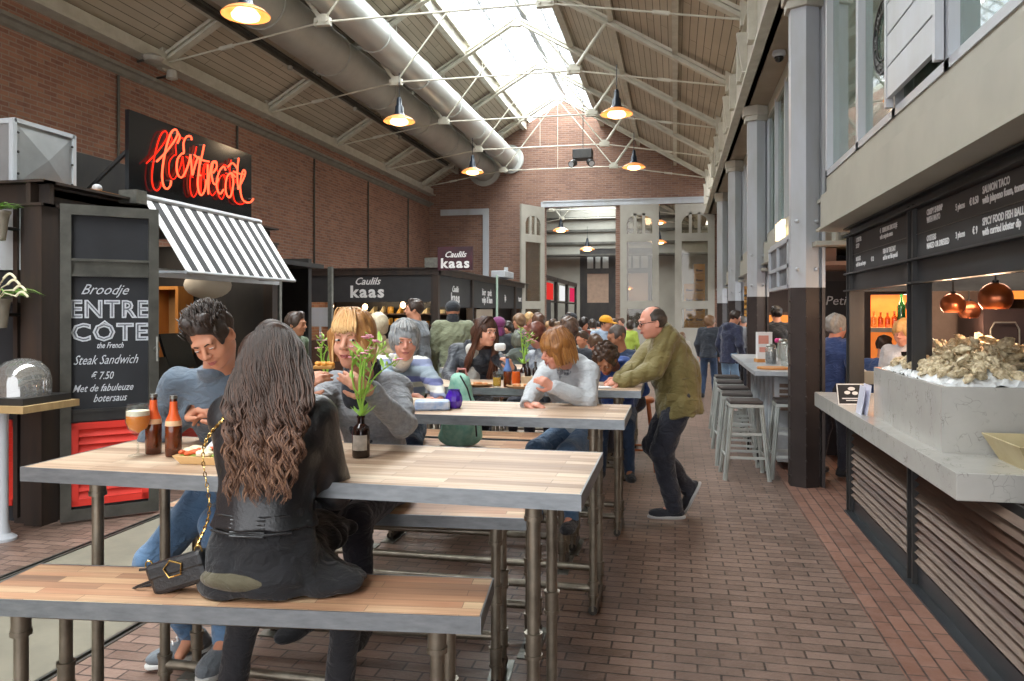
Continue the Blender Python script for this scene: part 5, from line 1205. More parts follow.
def face_parts(root, c, R, sc, brow, lips=None, eyes=True, gaze=(0,1,0), open_=1.0):
    def L(x, y, z): return c+R@(np.array([x, y, z])*sc)
    if eyes:
        for q in (-1, 1):
            m = MB(); mt = Matrix(R.tolist()).to_4x4(); mt.translation = V(*L(q*.031,.0835,.0085)); m.ell((0,0,0), (.0128*sc,.0095*sc,.0058*sc*open_), 14, 10, mt)
            e = m.build('eye', K['eye_white'], root, smooth=True)
            m = MB(); mt.translation = V(*L(q*.031+gaze[0]*.004,.0905,.0085+gaze[2]*.003)); m.ell((0,0,0), (.0058*sc,.0035*sc,.0052*sc*open_), 12, 8, mt); m.build('iris', K['iris'], e, smooth=True)
    for q in (-1, 1):
        m = MB(); m.tube([L(q*.014,.0955,.0255), L(q*.028,.0955,.031), L(q*.045,.084,.027)], [.0022*sc,.003*sc,.0016*sc], 6); m.build('eyebrow', brow, root, smooth=True)
    if lips is not False:
        m = MB(); m.tube([L(-.021,.089,-.0545), L(-.009,.0995,-.0515), L(0,.1005,-.0525), L(.009,.0995,-.0515), L(.021,.089,-.0545)], [.001*sc,.0030*sc,.0030*sc,.0030*sc,.001*sc], 8)
        m.tube([L(-.019,.089,-.0565), L(-.008,.0985,-.0605), L(0,.0990,-.0612), L(.008,.0985,-.0605), L(.019,.089,-.0565)], [.001*sc,.0034*sc,.0037*sc,.0034*sc,.001*sc], 8); m.build('lips', lips or K['lip'], root, smooth=True)
def short_hair(s, L, R, sc, kind='short'):
    if kind == 'bald':
        s.ell(L(0,-.022,.026), R, np.array([.082,.096,.090])*sc, .01)
        s.cut(L(0,0,.088), R@np.array([0,.75,1])); s.cut(L(0,.036,0), R@np.array([0,1,.1])); s.cut(L(0,0,-.055), R@np.array([0,-.2,-1]))
        for q in (-1, 1): s.ell(L(q*.08,.02,-.02), R, np.array([.02,.038,.04])*sc, .004, 's')
        return
    t = {'short': .010, 'crop': .004, 'curly': .022, 'full': .022, 'bob': .020, 'grey': .020}[kind]
    s.ell(L(0,-.016,.036), R, np.array([.075+t,.097+t*.9,.090+t])*sc, .02)
    if kind in ('short', 'crop', 'curly'):
        if kind == 'short': s.cone(L(-.035,.04,.112), L(.03,.046,.112), .022*sc, .022*sc, .03)
        s.ell(L(0,.118,-.004), R, np.array([.100,.084,.098])*sc, .008, 's')
        for q in (-1, 1): s.ell(L(q*.09,.012,-.035), R, np.array([.022,.055,.055])*sc, .006, 's')
        s.cut(L(0,-.05,-.06), R@np.array([0,.25,-1]))
    elif kind in ('full', 'grey'):
        s.ell(L(0,-.03,-.02), R, np.array([.082,.075,.07])*sc, .03)
        s.ell(L(0,.125,-.045), R, np.array([.066,.080,.082])*sc, .008, 's')
        s.cut(L(0,-.05,-.075), R@np.array([0,.1,-1]))
    elif kind == 'bob':
        s.ell(L(0,-.02,-.015), R, np.array([.092,.095,.095])*sc, .03)
        for q in (-1, 1): s.cone(L(q*.076,.035,.03), L(q*.074,.035,-.085), .026*sc, .018*sc, .02)
        s.ell(L(0,.135,-.055), R, np.array([.060,.085,.088])*sc, .008, 's')
        s.cut(L(0,-.05,-.095), R@np.array([0,.1,-1]))
class Person:
    def __init__(s, label, hip, face, H=1.72, lean=0.0, female=False, sit=True, look=None, headc=None, roll=0, seat=None, side=(0,0), twist=0,
                 rh=None, lh=None, rel=None, lel=None, ra=None, la=None, rk=None, lk=None, res=.012, group=None, cat='person', headscale=None):
        s.sc = H/1.72; k = s.sc; s.res = res; s.female = female
        hip = A3(hip); f0 = n3((face[0], face[1], 0)); r0 = np.cross(f0, [0,0,1.]); z = np.array([0,0,1.])
        s.root = empty('person', (float(hip[0]), float(hip[1]), 0), label, cat, group)
        Up = n3(z*math.cos(lean*.45)+f0*math.sin(lean*.45)+r0*side[0]); Uc = n3(z*math.cos(lean)+f0*math.sin(lean)+r0*side[1])
        r = r0 if not twist else n3(r0*math.cos(twist)+f0*math.sin(twist)); s.f = np.cross(z, r); s.r = r; s.r0 = r0; s.f0 = f0; s.Up = Up; s.Uc = Uc
        s.hip = hip; s.waist = hip+Up*.17*k; s.chest = s.waist+Uc*.20*k; s.nb = s.chest+Uc*.155*k
        sw = (.150 if female else .178)*k; s.sR = s.nb-Uc*.052*k+r*sw; s.sL = s.nb-Uc*.052*k-r*sw
        look = n3(look if look is not None else f0); s.R = headframe(look, roll=roll); hs = headscale or k**.5; s.hs = hs
        s.hc = A3(headc) if headc is not None else s.nb+Uc*.055*k+s.R[:,2]*.125*hs+s.R[:,1]*.025*hs
        l1, l2 = .285*k, .250*k
        dn = -z
        if rh is None: rh = s.sR+dn*.50*k+r*.05+f0*.06
        if lh is None: lh = s.sL+dn*.50*k-r*.05+f0*.06
        s.eR, s.wR = ik(s.sR, A3(rh), l1, l2, rel if rel is not None else (-f0*.5-z*.6+r*.5)); s.eL, s.wL = ik(s.sL, A3(lh), l1, l2, lel if lel is not None else (-f0*.5-z*.6-r*.5))
        hw = .088*k; s.hR = hip+r0*hw; s.hL = hip-r0*hw; t1, t2 = .43*k, .42*k
        if sit:
            if ra is None: ra = s.hR+f0*.40*k+r0*.04; ra[2] = max(.10, hip[2]-.48*k)
            if la is None: la = s.hL+f0*.40*k-r0*.04; la[2] = max(.10, hip[2]-.48*k)
            hk = f0+z*.9
        else:
            if ra is None: ra = s.hR+r0*.03+f0*.02; ra[2] = .085
            if la is None: la = s.hL-r0*.03-f0*.03; la[2] = .085
            hk = f0
        s.kR, s.aR = ik(s.hR, A3(ra), t1, t2, rk if rk is not None else hk); s.kL, s.aL = ik(s.hL, A3(la), t1, t2, lk if lk is not None else hk)
        s.handR = s.handL = None; s.footR = s.footL = None
    def L(s, x, y, z): return s.hc+s.R@(np.array([x, y, z])*s.hs)
    def body(s, skin, lvl=2, curl=(.5,.5), palmR=None, palmL=None, dirR=None, dirL=None, jaw=1.0, h=None, thumb=(.6,.6)):
        k = s.sc; b = Sdf(); fw = .92 if s.female else 1.0
        b.ecap(s.hip, s.waist, (.14*k,.10*k), (.115*k*fw,.085*k), s.r, .05); b.ecap(s.waist, s.chest, (.115*k*fw,.085*k), (.14*k*fw,.095*k), s.r, .05); b.ecap(s.chest, s.nb-s.Uc*.05*k, (.14*k*fw,.09*k), (.10*k,.06*k), s.r, .05)
        b.cone(s.sR, s.sL, .045*k, .045*k, .04)
        b.cone(s.nb-s.Uc*.03*k, s.L(0,-.018,-.05), (.052 if s.female else .060)*k, (.046 if s.female else .055)*k, .025)
        for S_, E, W in ((s.sR, s.eR, s.wR), (s.sL, s.eL, s.wL)): b.cone(S_, E, .045*k*fw, .036*k*fw, .03); b.cone(E, W, .036*k*fw, .024*k, .02)
        for H_, Kn, An in ((s.hR, s.kR, s.aR), (s.hL, s.kL, s.aL)): b.cone(H_, Kn, .075*k, .05*k, .04); b.cone(Kn, An, .05*k, .032*k, .03); b.cone(An, An+s.f0*.10*k-np.array([0,0,.04*k]), .03*k, .022*k, .03)
        z = np.array([0,0,1.])
        s.dR = n3(dirR) if dirR is not None else n3(s.wR-s.eR); s.dL = n3(dirL) if dirL is not None else n3(s.wL-s.eL)
        pR = np.array(palmR if palmR is not None else -z+s.f*.01, float); pL = np.array(palmL if palmL is not None else -z+s.f*.01, float)
        if abs(n3(pR)@s.dR) > .97: pR = -s.r
        if abs(n3(pL)@s.dL) > .97: pL = s.r
        hs = .95*k if not s.female else .9*k
        hand(b, s.wR, s.dR, pR, -1, curl[0], hs, thumb=thumb[0]); hand(b, s.wL, s.dL, pL, 1, curl[1], hs, thumb=thumb[1])
        build_head(b, s.hc, s.R, s.hs, s.female, jaw, lvl)
        o = sdf_obj('body', b, h or s.res, skin, s.root); s.skin = skin; return o
    def top(s, mat, t=.012, hem=.06, sleeve=1.0, flare=0, fold=.0022, collar=.035, h=None, name='sweater', seed=0, arms=True, bust=True, fsc=28, cw=1.0, waistx=1.0, hood=0, neckr=None):
        k = s.sc; g = Sdf(); fw = .93 if s.female else 1.0; T = t
        he = s.hip-s.Up*hem*k
        g.ecap(he, s.waist, ((.150+flare)*k+T,(.115+flare*.8)*k+T), (.124*k*fw*waistx+T,.098*k*waistx+T), s.r, .04)
        g.cut(he, -s.Up)
        g.ecap(s.waist, s.chest, (.124*k*fw*waistx+T,.098*k*waistx+T), (.150*k*fw*cw+T,.108*k+T), s.r, .04); g.ecap(s.chest, s.nb-s.Uc*.055*k, (.150*k*fw*cw+T,.103*k+T), (.105*k+T,.058*k+T), s.r, .05)
        g.cone(s.sR, s.sL, .046*k+T, .046*k+T, .05)
        if s.female and bust:
            for q in (-1, 1): g.ell(s.chest+s.r*q*.065*k+s.f*.075*k+s.Uc*.01, np.eye(3), np.array([.06,.06,.06])*k+T*.5, .04)
        g.cone(s.nb-s.Uc*.02, s.nb+s.Uc*collar*k+s.f*.012, neckr or (.066*k+T*.6), (neckr or (.062*k+T*.4))*.97, .02)
        g.cut(s.nb+s.Uc*(collar+.012)*k+s.f*.01, s.Uc*.9-s.f*.35 if collar < .06 else s.Uc) 
        if hood: 
            for q in (-1, 0, 1): g.ell(s.nb-s.f*(.085 if q == 0 else .05)*k+s.r*q*.06*k+s.Uc*(.0 if q == 0 else .02), np.eye(3), np.array([.065,.055,.05])*hood, .03)
        if arms:
            for S_, E, W in ((s.sR, s.eR, s.wR), (s.sL, s.eL, s.wL)):
                a = Sdf(); d = n3(W-E); W2 = E+(W-E)*sleeve
                a_ = [(S_, E, .050*k*fw+T, .043*k*fw+T*.9), (E, W2-d*.003, .043*k*fw+T*.9, .031*k+T*.7)]
                g.cone(*a_[0], .035); g.cone(*a_[1], .018)
                g.ell(W2+d*.045, np.eye(3), np.array([.040,.040,.040])*k, .003, 's')
        g.noise = folds(fold, fsc, seed)
        o = sdf_obj(name, g, h or s.res, mat, s.root); s.tt = T; return o
    def pants(s, mat, t=.010, h=None, low=1.0, fold=.002, name='trousers', seed=1, slim=1.0):
        k = s.sc; g = Sdf(); T = t
        g.ecap(s.hip-s.Up*.03*k, s.hip+s.Up*.11*k, (.145*k+T,.110*k+T), (.125*k+T,.095*k+T), s.r0, .04)
        for H_, Kn, An in ((s.hR, s.kR, s.aR), (s.hL, s.kL, s.aL)):
            A_ = Kn+(An-Kn)*low; g.cone(H_, Kn, .080*k*slim+T, .056*k*slim+T, .04); g.cone(Kn, A_, .056*k*slim+T, (.038*k)*slim+T, .03)
        for q, (Kn, An) in enumerate(((s.kR, s.aR), (s.kL, s.aL))):
            d = n3(An-Kn); A_ = Kn+(An-Kn)*low; g.ell(A_+d*.055, np.eye(3), np.array([.05,.05,.05])*k, .004, 's')
        g.noise = folds(fold, 24, seed); return sdf_obj(name, g, h or s.res, mat, s.root)
    def shoes(s, mat, sole=None, dirs=None, h=None, boot=0, name='shoe', tilt=(0,0)):
        k = s.sc; z = np.array([0,0,1.])
        for q, An in enumerate((s.aR, s.aL)):
            d = n3(dirs[q]) if dirs is not None else n3(s.f0+(s.r0 if q == 0 else -s.r0)*.18)
            up = n3(z-d*(z@d)); x = np.cross(d, up); R = np.stack([x, d, up], 1); c = An+d*.055*k-up*.045*k
            g = Sdf(); g.ell(c, R, np.array([.045,.135,.038])*k, .02); g.ell(c-d*.065*k+up*.03*k, R, np.array([.042,.055,.055])*k, .03); g.ell(c+d*.05*k-up*.008*k, R, np.array([.046,.075,.03])*k, .02)
            if boot: g.cone(An-up*.01, An+n3((s.kR if q == 0 else s.kL)-An)*boot, .050*k, .055*k, .03)
            g.cut(c-up*.030*k, -up, .003); o = sdf_obj(name, g, (h or s.res)*.8, mat, s.root)
            if sole is not None:
                m = Sdf(); m.ell(c-up*.027*k, R, np.array([.049,.143,.05])*k, .01); m.cut(c-up*.040*k, -up, .002); m.cut(c-up*.016*k, up, .002); sdf_obj('sole', m, (h or s.res)*.7, sole, o)
    def hair(s, kind, mat, noise=.003, f=60, h=None, seed=2):
        g = Sdf(); short_hair(g, s.L, s.R, s.hs, kind); g.noise = folds(noise, f, seed, (1,1,.3)) if noise else None
        return sdf_obj('hair', g, h or s.res*.8, mat, s.root)
    def face(s, brow=None, eyes=True, lips=None, gaze=(0,1,0), open_=1.0): face_parts(s.root, s.hc, s.R, s.hs, brow or K['brow'], lips, eyes, gaze, open_)
def strands(name, root, curves, mat, r=.004, n=5, tone=None):
    """many tapering locks in one hair mesh; an attribute carries the tone from root to tip"""
    vs = []; fs = []; tn = []
    for ci, pts in enumerate(curves):
        P = np.array(pts); m = len(P); T = np.gradient(P, axis=0); T /= np.linalg.norm(T, axis=1)[:,None]+1e-9
        x = np.cross(T, np.array([.3,.2,.9])); x /= np.linalg.norm(x, axis=1)[:,None]+1e-9; y = np.cross(T, x); u = np.linspace(0, 1, m)
        rr = r*(np.sin(PI*np.clip(u*.86+.10, 0, 1))**.6)*(.8+.5*((ci*37) % 10)/10); b = len(vs)
        t0_ = ((ci*73) % 100)/100
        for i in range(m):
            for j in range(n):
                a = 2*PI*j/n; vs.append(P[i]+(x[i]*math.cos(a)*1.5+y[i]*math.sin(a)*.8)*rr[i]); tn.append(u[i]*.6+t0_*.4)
        for i in range(m-1):
            for j in range(n): l = (j+1) % n; fs.append((b+i*n+j, b+i*n+l, b+(i+1)*n+l, b+(i+1)*n+j))
    o = np_mesh(name, np.array(vs), np.array(fs), mat, root)
    at = o.data.attributes.new('tone', 'FLOAT', 'POINT'); at.data.foreach_set('value', np.array(tn, np.float32)); return o
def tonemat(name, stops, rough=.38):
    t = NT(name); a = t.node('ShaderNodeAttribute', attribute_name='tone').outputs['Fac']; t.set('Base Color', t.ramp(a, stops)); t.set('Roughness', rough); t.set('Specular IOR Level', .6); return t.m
# ================================================================ pipe tables and benches
def pipe_set(r, L, W, H, ix, iy, foot, low=.15, hang=.055, plate=True):
    pr = .0212
    for sx in (-1, 1):
        for sy in (-1, 1):
            x, y = sx*(L/2-ix), sy*(W/2-iy)
            m = MB(); m.cyl((x, y, .03), (x, y, H-hang), pr, 14); m.cyl((x, y, H-hang-.06), (x, y, H-hang), pr*1.35, 14); m.cyl((x, y, H-hang-.075), (x, y, H-hang-.06), pr*1.5, 14)
            for z in ((low, H*.5) if H > .9 else (low, .42)): m.cyl((x, y, z-.035), (x, y, z+.035), pr*1.28, 14); m.cyl((x, y, z-.042), (x, y, z-.03), pr*1.45, 14); m.cyl((x, y, z+.03), (x, y, z+.042), pr*1.45, 14)
            m.build('leg', K['pipe'], r, smooth=True)
    m = MB()
    for sy in (-1, 1): y = sy*(W/2-iy); m.cyl((-(L/2-ix), y, H-hang-.0), (L/2-ix, y, H-hang-.0), pr, 12)
    for sx in (-1, 1): x = sx*(L/2-ix); m.cyl((x, -(W/2-iy), H-hang), (x, W/2-iy, H-hang), pr, 12)
    m.build('top_rail', K['pipe'], r, smooth=True)
    for sy in (-1, 1):
        if foot == 1 and sy == -1: continue
        m = MB(); y = sy*(W/2-iy); m.cyl((-(L/2-ix), y, low), (L/2-ix, y, low), pr, 12); m.build('foot_rail', K['pipe'], r, smooth=True)
    for sx in (-1, 1):
        m = MB(); x = sx*(L/2-ix); m.cyl((x, -(W/2-iy)-.02, .035), (x, W/2-iy+.02, .035), pr*1.2, 12)
        o = m.build('foot_bar', K['fitting'], r, smooth=True)
        if plate: m = MB(); m.box((x-.05, -(W/2-iy)-.08, 0), (x+.05, W/2-iy+.08, .008)); m.build('floor_plate', K['galv'], r)
def slab_top(r, L, W, H, th, wood, name):
    m = MB(); m.box((-L/2+.006, -W/2+.006, H-th+.004), (L/2-.006, W/2-.006, H)); m.build(name, wood, r)
    m = MB(); e = .006
    for a, b in (((-L/2,-W/2),(L/2,-W/2+e)), ((-L/2,W/2-e),(L/2,W/2)), ((-L/2,-W/2+e),(-L/2+e,W/2-e)), ((L/2-e,-W/2+e),(L/2,W/2-e))): m.box((*a, H-th), (*b, H+.0012))
    m.build('metal_edge', K['zinc'], r)
def table(x0, x1, y0, y1, rz, lab, H=1.09):
    L, W = x1-x0, y1-y0; r = empty('high_table', (0,0,0), lab, 'table', 'high pipe-leg tables'); slab_top(r, L, W, H, .05, K['table_wood'], 'table_top'); pipe_set(r, L, W, H, .18, .17, 2, plate=False)
    r.location = ((x0+x1)/2, (y0+y1)/2, 0); r.rotation_euler = (0,0,rz); return r
T1 = table(-2.31, -.28, 2.34, 3.07, 0, 'nearest high table with beer bottles, glass and the pink flowers')
T2 = table(-2.29, -.255, 4.0, 4.68, 0, 'second high table with the purple vase, pale butcher-block top')
T3 = table(-2.27, -.235, 5.5, 6.18, 0, 'third high table where the man in the olive jacket leans')
T4 = table(-2.3, -.30, 7.35, 8.05, 0, 'fourth high table, amid the seated crowd'); T5 = table(-2.3, -.30, 9.2, 9.9, 0, 'fifth high table far back in the crowd')
def bench(cx_, cy_, L, rz, lab, H=.77, W=.33):
    r = empty('high_bench', (0,0,0), lab, 'bench', 'high pipe-leg benches'); slab_top(r, L, W, H, .05, K['bench_wood'], 'seat'); pipe_set(r, L, W, H, .14, .06, 1)
    r.location = (cx_, cy_, 0); r.rotation_euler = (0,0,rz); return r
B1 = bench(-1.36, 2.215, 1.60, math.radians(6.7), 'nearest high bench, where the woman in black leather sits')
B2 = bench(-1.46, 3.30, 1.66, math.radians(5.0), 'high bench behind the nearest table, under the young man')
B3 = bench(-1.36, 3.75, 1.62, math.radians(1), 'empty high bench in front of the second table')
B4 = bench(-1.40, 4.96, 1.66, math.radians(1), 'high bench under the two older women'); B5 = bench(-1.35, 5.36, 1.6, 0, 'high bench close in front of the third table')
B6 = bench(-1.4, 6.5, 1.66, 0, 'high bench behind the third table'); B7 = bench(-1.4, 7.02, 1.66, 0, 'high bench in front of the fourth table'); B8 = bench(-1.4, 8.35, 1.66, 0, 'high bench behind the fourth table'); B9 = bench(-1.4, 8.9, 1.66, 0, 'high bench in front of the fifth table')
# wooden bar stool by the third table
p = PZ(640, 470, 0); r = empty('wooden_stool', (p.x, p.y+.05, 0), 'orange-brown wooden bar stool beside the man in olive', 'stool'); c = V(p.x-.02, p.y+.08, 0)
K['stool_wood'] = M('orange_stool_wood', 'b5652f', '9a5226', rough=.4, ns=6, sc=(1,1,.2))
m = MB(); m.lathe([(0,.70),(.16,.70),(.17,.715),(.17,.735),(.155,.75),(0,.75)], c, 24); m.build('seat', K['stool_wood'], r, smooth=True)
for sx in (-1, 1):
    for sy in (-1, 1): m = MB(); m.tube([c+V(sx*.10, sy*.10, .71), c+V(sx*.18, sy*.18, 0)], [.018, .015], 10); m.build('leg', K['stool_wood'], r, smooth=True)
m = MB()
for a, b in (((-1,-1),(1,-1)), ((1,-1),(1,1)), ((1,1),(-1,1)), ((-1,1),(-1,-1))): m.cyl(c+V(a[0]*.155, a[1]*.155, .22), c+V(b[0]*.155, b[1]*.155, .22), .010, 8)
m.build('rung', K['stool_wood'], r)
# ---------------------------------------------------------------- things on the tables
ZT = 1.0912
def ont(px, py): return PZ(px, py, ZT)
# beer glass
p = ont(138, 456); r = empty('beer_glass', p, 'stemmed glass of amber beer at the left of the nearest table', 'glass')
K['beer'] = M('amber_beer', 'f08a20', rough=.1, trans=.15, coat=.5); K['beer'].node_tree.nodes['Principled BSDF'].inputs['IOR'].default_value = 1.1
m = MB(); m.lathe([(.036,0),(.036,.003),(.006,.010),(.0045,.018),(.0045,.072),(.014,.083),(.036,.105),(.0465,.135),(.044,.170),(.037,.198),(.0385,.202),(.036,.202),(.0355,.198),(.042,.170),(.0445,.135),(.034,.107),(.0,.088)], p, 32); m.build('glass', K['glass'], r, smooth=True)
m = MB(); m.lathe([(0,.089),(.033,.108),(.0435,.135),(.0425,.158),(0,.158)], p, 28); m.build('beer', K['beer'], r, smooth=True)
m = MB(); m.lathe([(0,.1582),(.042,.1582),(.041,.176),(0,.180)], p, 28); m.build('foam', M('beer_foam', 'e9dcc6', rough=.9), r, smooth=True)
K['brown_glass'] = M('brown_bottle_glass', '7a3208', '3a1604', rough=.06, ns=14, trans=.25, coat=.3)
def beer_bottle(p, lab, grp='beer bottles'):
    p = V(*p); r = empty('beer_bottle', p, lab, 'bottle', grp)
    m = MB(); m.lathe([(0,0),(.028,0),(.0305,.006),(.0305,.118),(.028,.138),(.017,.165),(.0135,.185),(.0125,.222),(.0145,.224),(.0145,.232),(0,.232)], p, 24); m.build('bottle', K['brown_glass'], r, smooth=True)
    m = MB(); m.lathe([(.0285,.1385),(.0178,.165),(.0143,.185),(.0134,.212)], p, 24); m.build('neck_label', K['orange_foil'], r, smooth=True)
    m = MB(); m.lathe([(.0309,.119),(.0312,.120),(.0300,.130),(.0286,.1385)], p, 24); m.build('label_band', K['cream_band'], r, smooth=True)
    m = MB(); m.lathe([(.0148,.222),(.0152,.226),(.0140,.235),(0,.236)], p, 20); m.build('cap', K['galv'], r, smooth=True); return r
K['orange_foil'] = M('orange_foil_label', 'e8652c', 'd4521e', rough=.4, ns=30); K['cream_band'] = M('cream_label_band', 'e0b890', rough=.5)
b1 = beer_bottle(ont(153.5, 453.5), 'brown beer bottle with orange neck label, next to the stemmed glass'); copy_tree(b1, ont(173.5, 456), label='brown beer bottle with orange neck label, nearer the food tray')
# snack tray
p = ont(191, 463); r = empty('food_tray', p, 'small cardboard tray of loaded snack beside the beer bottles', 'food')
cxx, cyy = p.x+.03, p.y+.03
m = MB(); wall4(m, [(cxx-.06,cyy-.05),(cxx+.08,cyy-.05),(cxx+.08,cyy+.05),(cxx-.06,cyy+.05)], [(cxx-.085,cyy-.065),(cxx+.10,cyy-.065),(cxx+.10,cyy+.065),(cxx-.085,cyy+.065)], ZT, ZT+.03, .003); m.box((cxx-.06,cyy-.05,ZT), (cxx+.08,cyy+.05,ZT+.004)); m.build('tray', M('kraft_tray', 'd8b27c', rough=.7), r)
R = random.Random(2)
for nm, c_, nn, zz_, sr in (('salad', '8fa64a', 26, .028, .012), ('sauce', 'd8602c', 12, .042, .014), ('bread_chunks', 'ead9b8', 9, .040, .022)):
    m = MB()
    for _ in range(nn): m.ell((cxx+R.uniform(-.06,.08), cyy+R.uniform(-.045,.045), ZT+zz_+R.uniform(-.006,.008)), (sr*R.uniform(.8,1.5), sr*R.uniform(.7,1.2), sr*.6), 8, 5)
    m.build(nm, M(nm+'_food', c_, rough=.5, bump=.3, bs=80), r, smooth=True)
m = MB(); m.slab([(cxx-.0, cyy+.02, ZT+.05), (cxx+.06, cyy+.02, ZT+.05), (cxx+.07, cyy+.05, ZT+.095), (cxx+.03, cyy+.05, ZT+.09)], (0,-1,.3), .004); m.build('napkin', K['print_white'], r)
# vase bottle with pink flowers
def flowers(px, py, lab, D=None, Hh=.36, seed=3, scale=1.0, heads=None, pinks=16, base=None):
    p = base or ont(px, py); r = empty('flower_vase', p, lab, 'vase with flowers'); R = random.Random(seed)
    m = MB(); m.lathe([(0,0),(.031,0),(.034,.006),(.034,.100),(.031,.116),(.014,.130),(.0135,.150),(.016,.152),(.016,.160),(.011,.160),(.010,.13)], p, 24); m.build('bottle', K['dark_bottle'], r, smooth=True)
    m = MB(); 
    for k in range(9):
        a = -PI*.5+(-.9+1.8*k/8)+YAW*0; b = a+1.8/8
        if k < 8: m.add([(p.x+.0345*math.cos(a+YAW), p.y+.0345*math.sin(a+YAW), p.z+.03), (p.x+.0345*math.cos(b+YAW), p.y+.0345*math.sin(b+YAW), p.z+.03), (p.x+.0345*math.cos(b+YAW), p.y+.0345*math.sin(b+YAW), p.z+.088), (p.x+.0345*math.cos(a+YAW), p.y+.0345*math.sin(a+YAW), p.z+.088)], [(0,1,2,3)])
    m.build('label', M('vase_label', 'cfc8c0', 'a9a29a', rough=.6, ns=40), r, smooth=True)
    st_ = MB(); lf = MB(); pk = MB(); gb = MB(); top = V(*p)+V(0,0,.155)
    rt = V(cs, sn, 0)
    for k in range(7):
        tip = top+(rt*R.uniform(-.04,.13)+V(0,R.uniform(-.04,.04),0)+V(0,0,Hh*R.uniform(.55,.95)))*scale
        mid = top.lerp(tip, .5)+rt*R.uniform(-.03,.01)+V(0,0,.03); pts = [V(*c_) for c_ in crom([V(*p)+V(0,0,.05), top+rt*R.uniform(-.008,.008), mid, tip], 4)]
        st_.tube(pts, .0034, 6)
        for j in range(4, len(pts), 2):
            a = R.uniform(0, 6.28); d = V(math.cos(a), math.sin(a), .9).normalized()*R.uniform(.04,.085)*scale; s_ = d.cross(V(0,0,1)).normalized()*.0075*scale; q = pts[j]
            lf.add([q, q+d*.4+s_*1.2, q+d*.75+s_+V(0,0,-.004), q+d, q+d*.75-s_, q+d*.4-s_*1.2], [(0,1,2,3),(0,3,4,5)])
        for j in range(int(pinks/3)):
            a = R.uniform(0, 6.28); q = tip+V(math.cos(a), math.sin(a), R.uniform(-.3,.7))*R.uniform(.01,.045)*scale; st_.tube([tip-V(0,0,.02), q], .0016, 4)
            if R.random() < .75:
                for w_ in range(5): b = w_*1.256+a; pk.ell(q+V(math.cos(b), math.sin(b), .2)*.0075*scale, (.0065*scale,.0065*scale,.003*scale), 6, 4)
            else: gb.ell(q, (.0055*scale,.0055*scale,.010*scale), 6, 5)
    st_.build('stems', K['leaf2'], r, smooth=True); lf.build('leaves', K['leaf2'], r, solid=.0008); pk.build('pink_petals', K['petal'], r, smooth=True); gb.build('buds', M('green_bud', 'a8c858', rough=.5), r, smooth=True); return r
K['dark_bottle'] = M('dark_bottle', '24120e', rough=.08, coat=.3); K['petal'] = M('pale_pink_petal', 'e8a8b8', 'd88a9e', rough=.6, ns=60)
flowers(361, 457, 'dark bottle holding tall green stems with pink flowers on the nearest table')
base3 = PZ(524, 384, ZT); flowers(0, 0, 'small vase of white and yellow-green flowers on the third table', Hh=.34, seed=9, scale=.9, base=base3, pinks=9)
base4 = V(*PD(325, 400, 4.64)); base4.z = ZT; flowers(0, 0, 'small vase of flowers on the second table behind the blonde woman', Hh=.34, seed=12, scale=.8, base=base4, pinks=9)
# purple vase
p = ont(454, 408); r = empty('purple_vase', p, 'purple faceted glass vase standing alone on the second table', 'vase')
m = MB(); pr = [(0,0),(.036,.0),(.046,.018),(.052,.045),(.049,.07),(.036,.096),(.034,.104),(.036,.108),(.031,.108),(.030,.10),(.043,.07),(.045,.045),(.03,.01),(0,.008)]
m.lathe(pr, p, 12); m.build('glass', M('purple_glass', '4a1fae', '6a3cd0', rough=.1, ns=14, trans=.35, coat=.4), r)
# parcels, napkins
p = ont(429, 411); r = empty('blue_packet', p, 'blue and white packet lying beside the purple vase', 'packet')
m = MB(); m.cbox((p.x, p.y+.06, ZT+.028), (.20, .12, .055), rz=.3); m.build('wrapper', M('blue_white_print', '6f8fc0', 'dcdcd8', rough=.4, ns=10), r, bevel=.012)
m = MB(); m.cbox((p.x-.10, p.y+.12, ZT+.03), (.16, .1, .05), rz=-.2); tag(m.build('pastry_bag', M('kraft_paper', 'dcc8b0', 'c8b096', rough=.8), bevel=.02), 'crumpled pale paper bag beside the blue packet', 'bag')
# turquoise backpack on the bench behind the second table
p = PD(461, 400, 5.05); r = empty('backpack', (p.x, p.y, .77), 'turquoise patterned backpack between the second and third tables', 'backpack')
g = Sdf(); g.ecap((p.x, p.y, .84), (p.x-.01, p.y, 1.20), (.155,.08), (.065,.05), (1,0,0), .03); g.ell((p.x, p.y-.06, .9), np.eye(3), (.11,.06,.12), .02); g.cut((0,0,.775), (0,0,-1)); g.noise = folds(.003, 20, 4); sdf_obj('bag', g, .008, M('turquoise_print', '7fb8a4', 'a8d0bc', rough=.7, ns=30), r)
m = MB(); m.tube([(p.x+.02, p.y-.09, 1.24), (p.x+.07, p.y-.1, 1.16), (p.x+.12, p.y-.10, 1.0), (p.x+.13, p.y-.09, .85)], .006, 6); m.build('zip', K['steel_black'], r); m = MB(); m.tube([(p.x-.03, p.y, 1.23), (p.x-.02, p.y, 1.275), (p.x+.03, p.y, 1.275), (p.x+.04, p.y, 1.23)], .009, 6); m.build('handle', M('pink_strap', 'b87870', rough=.7), r)
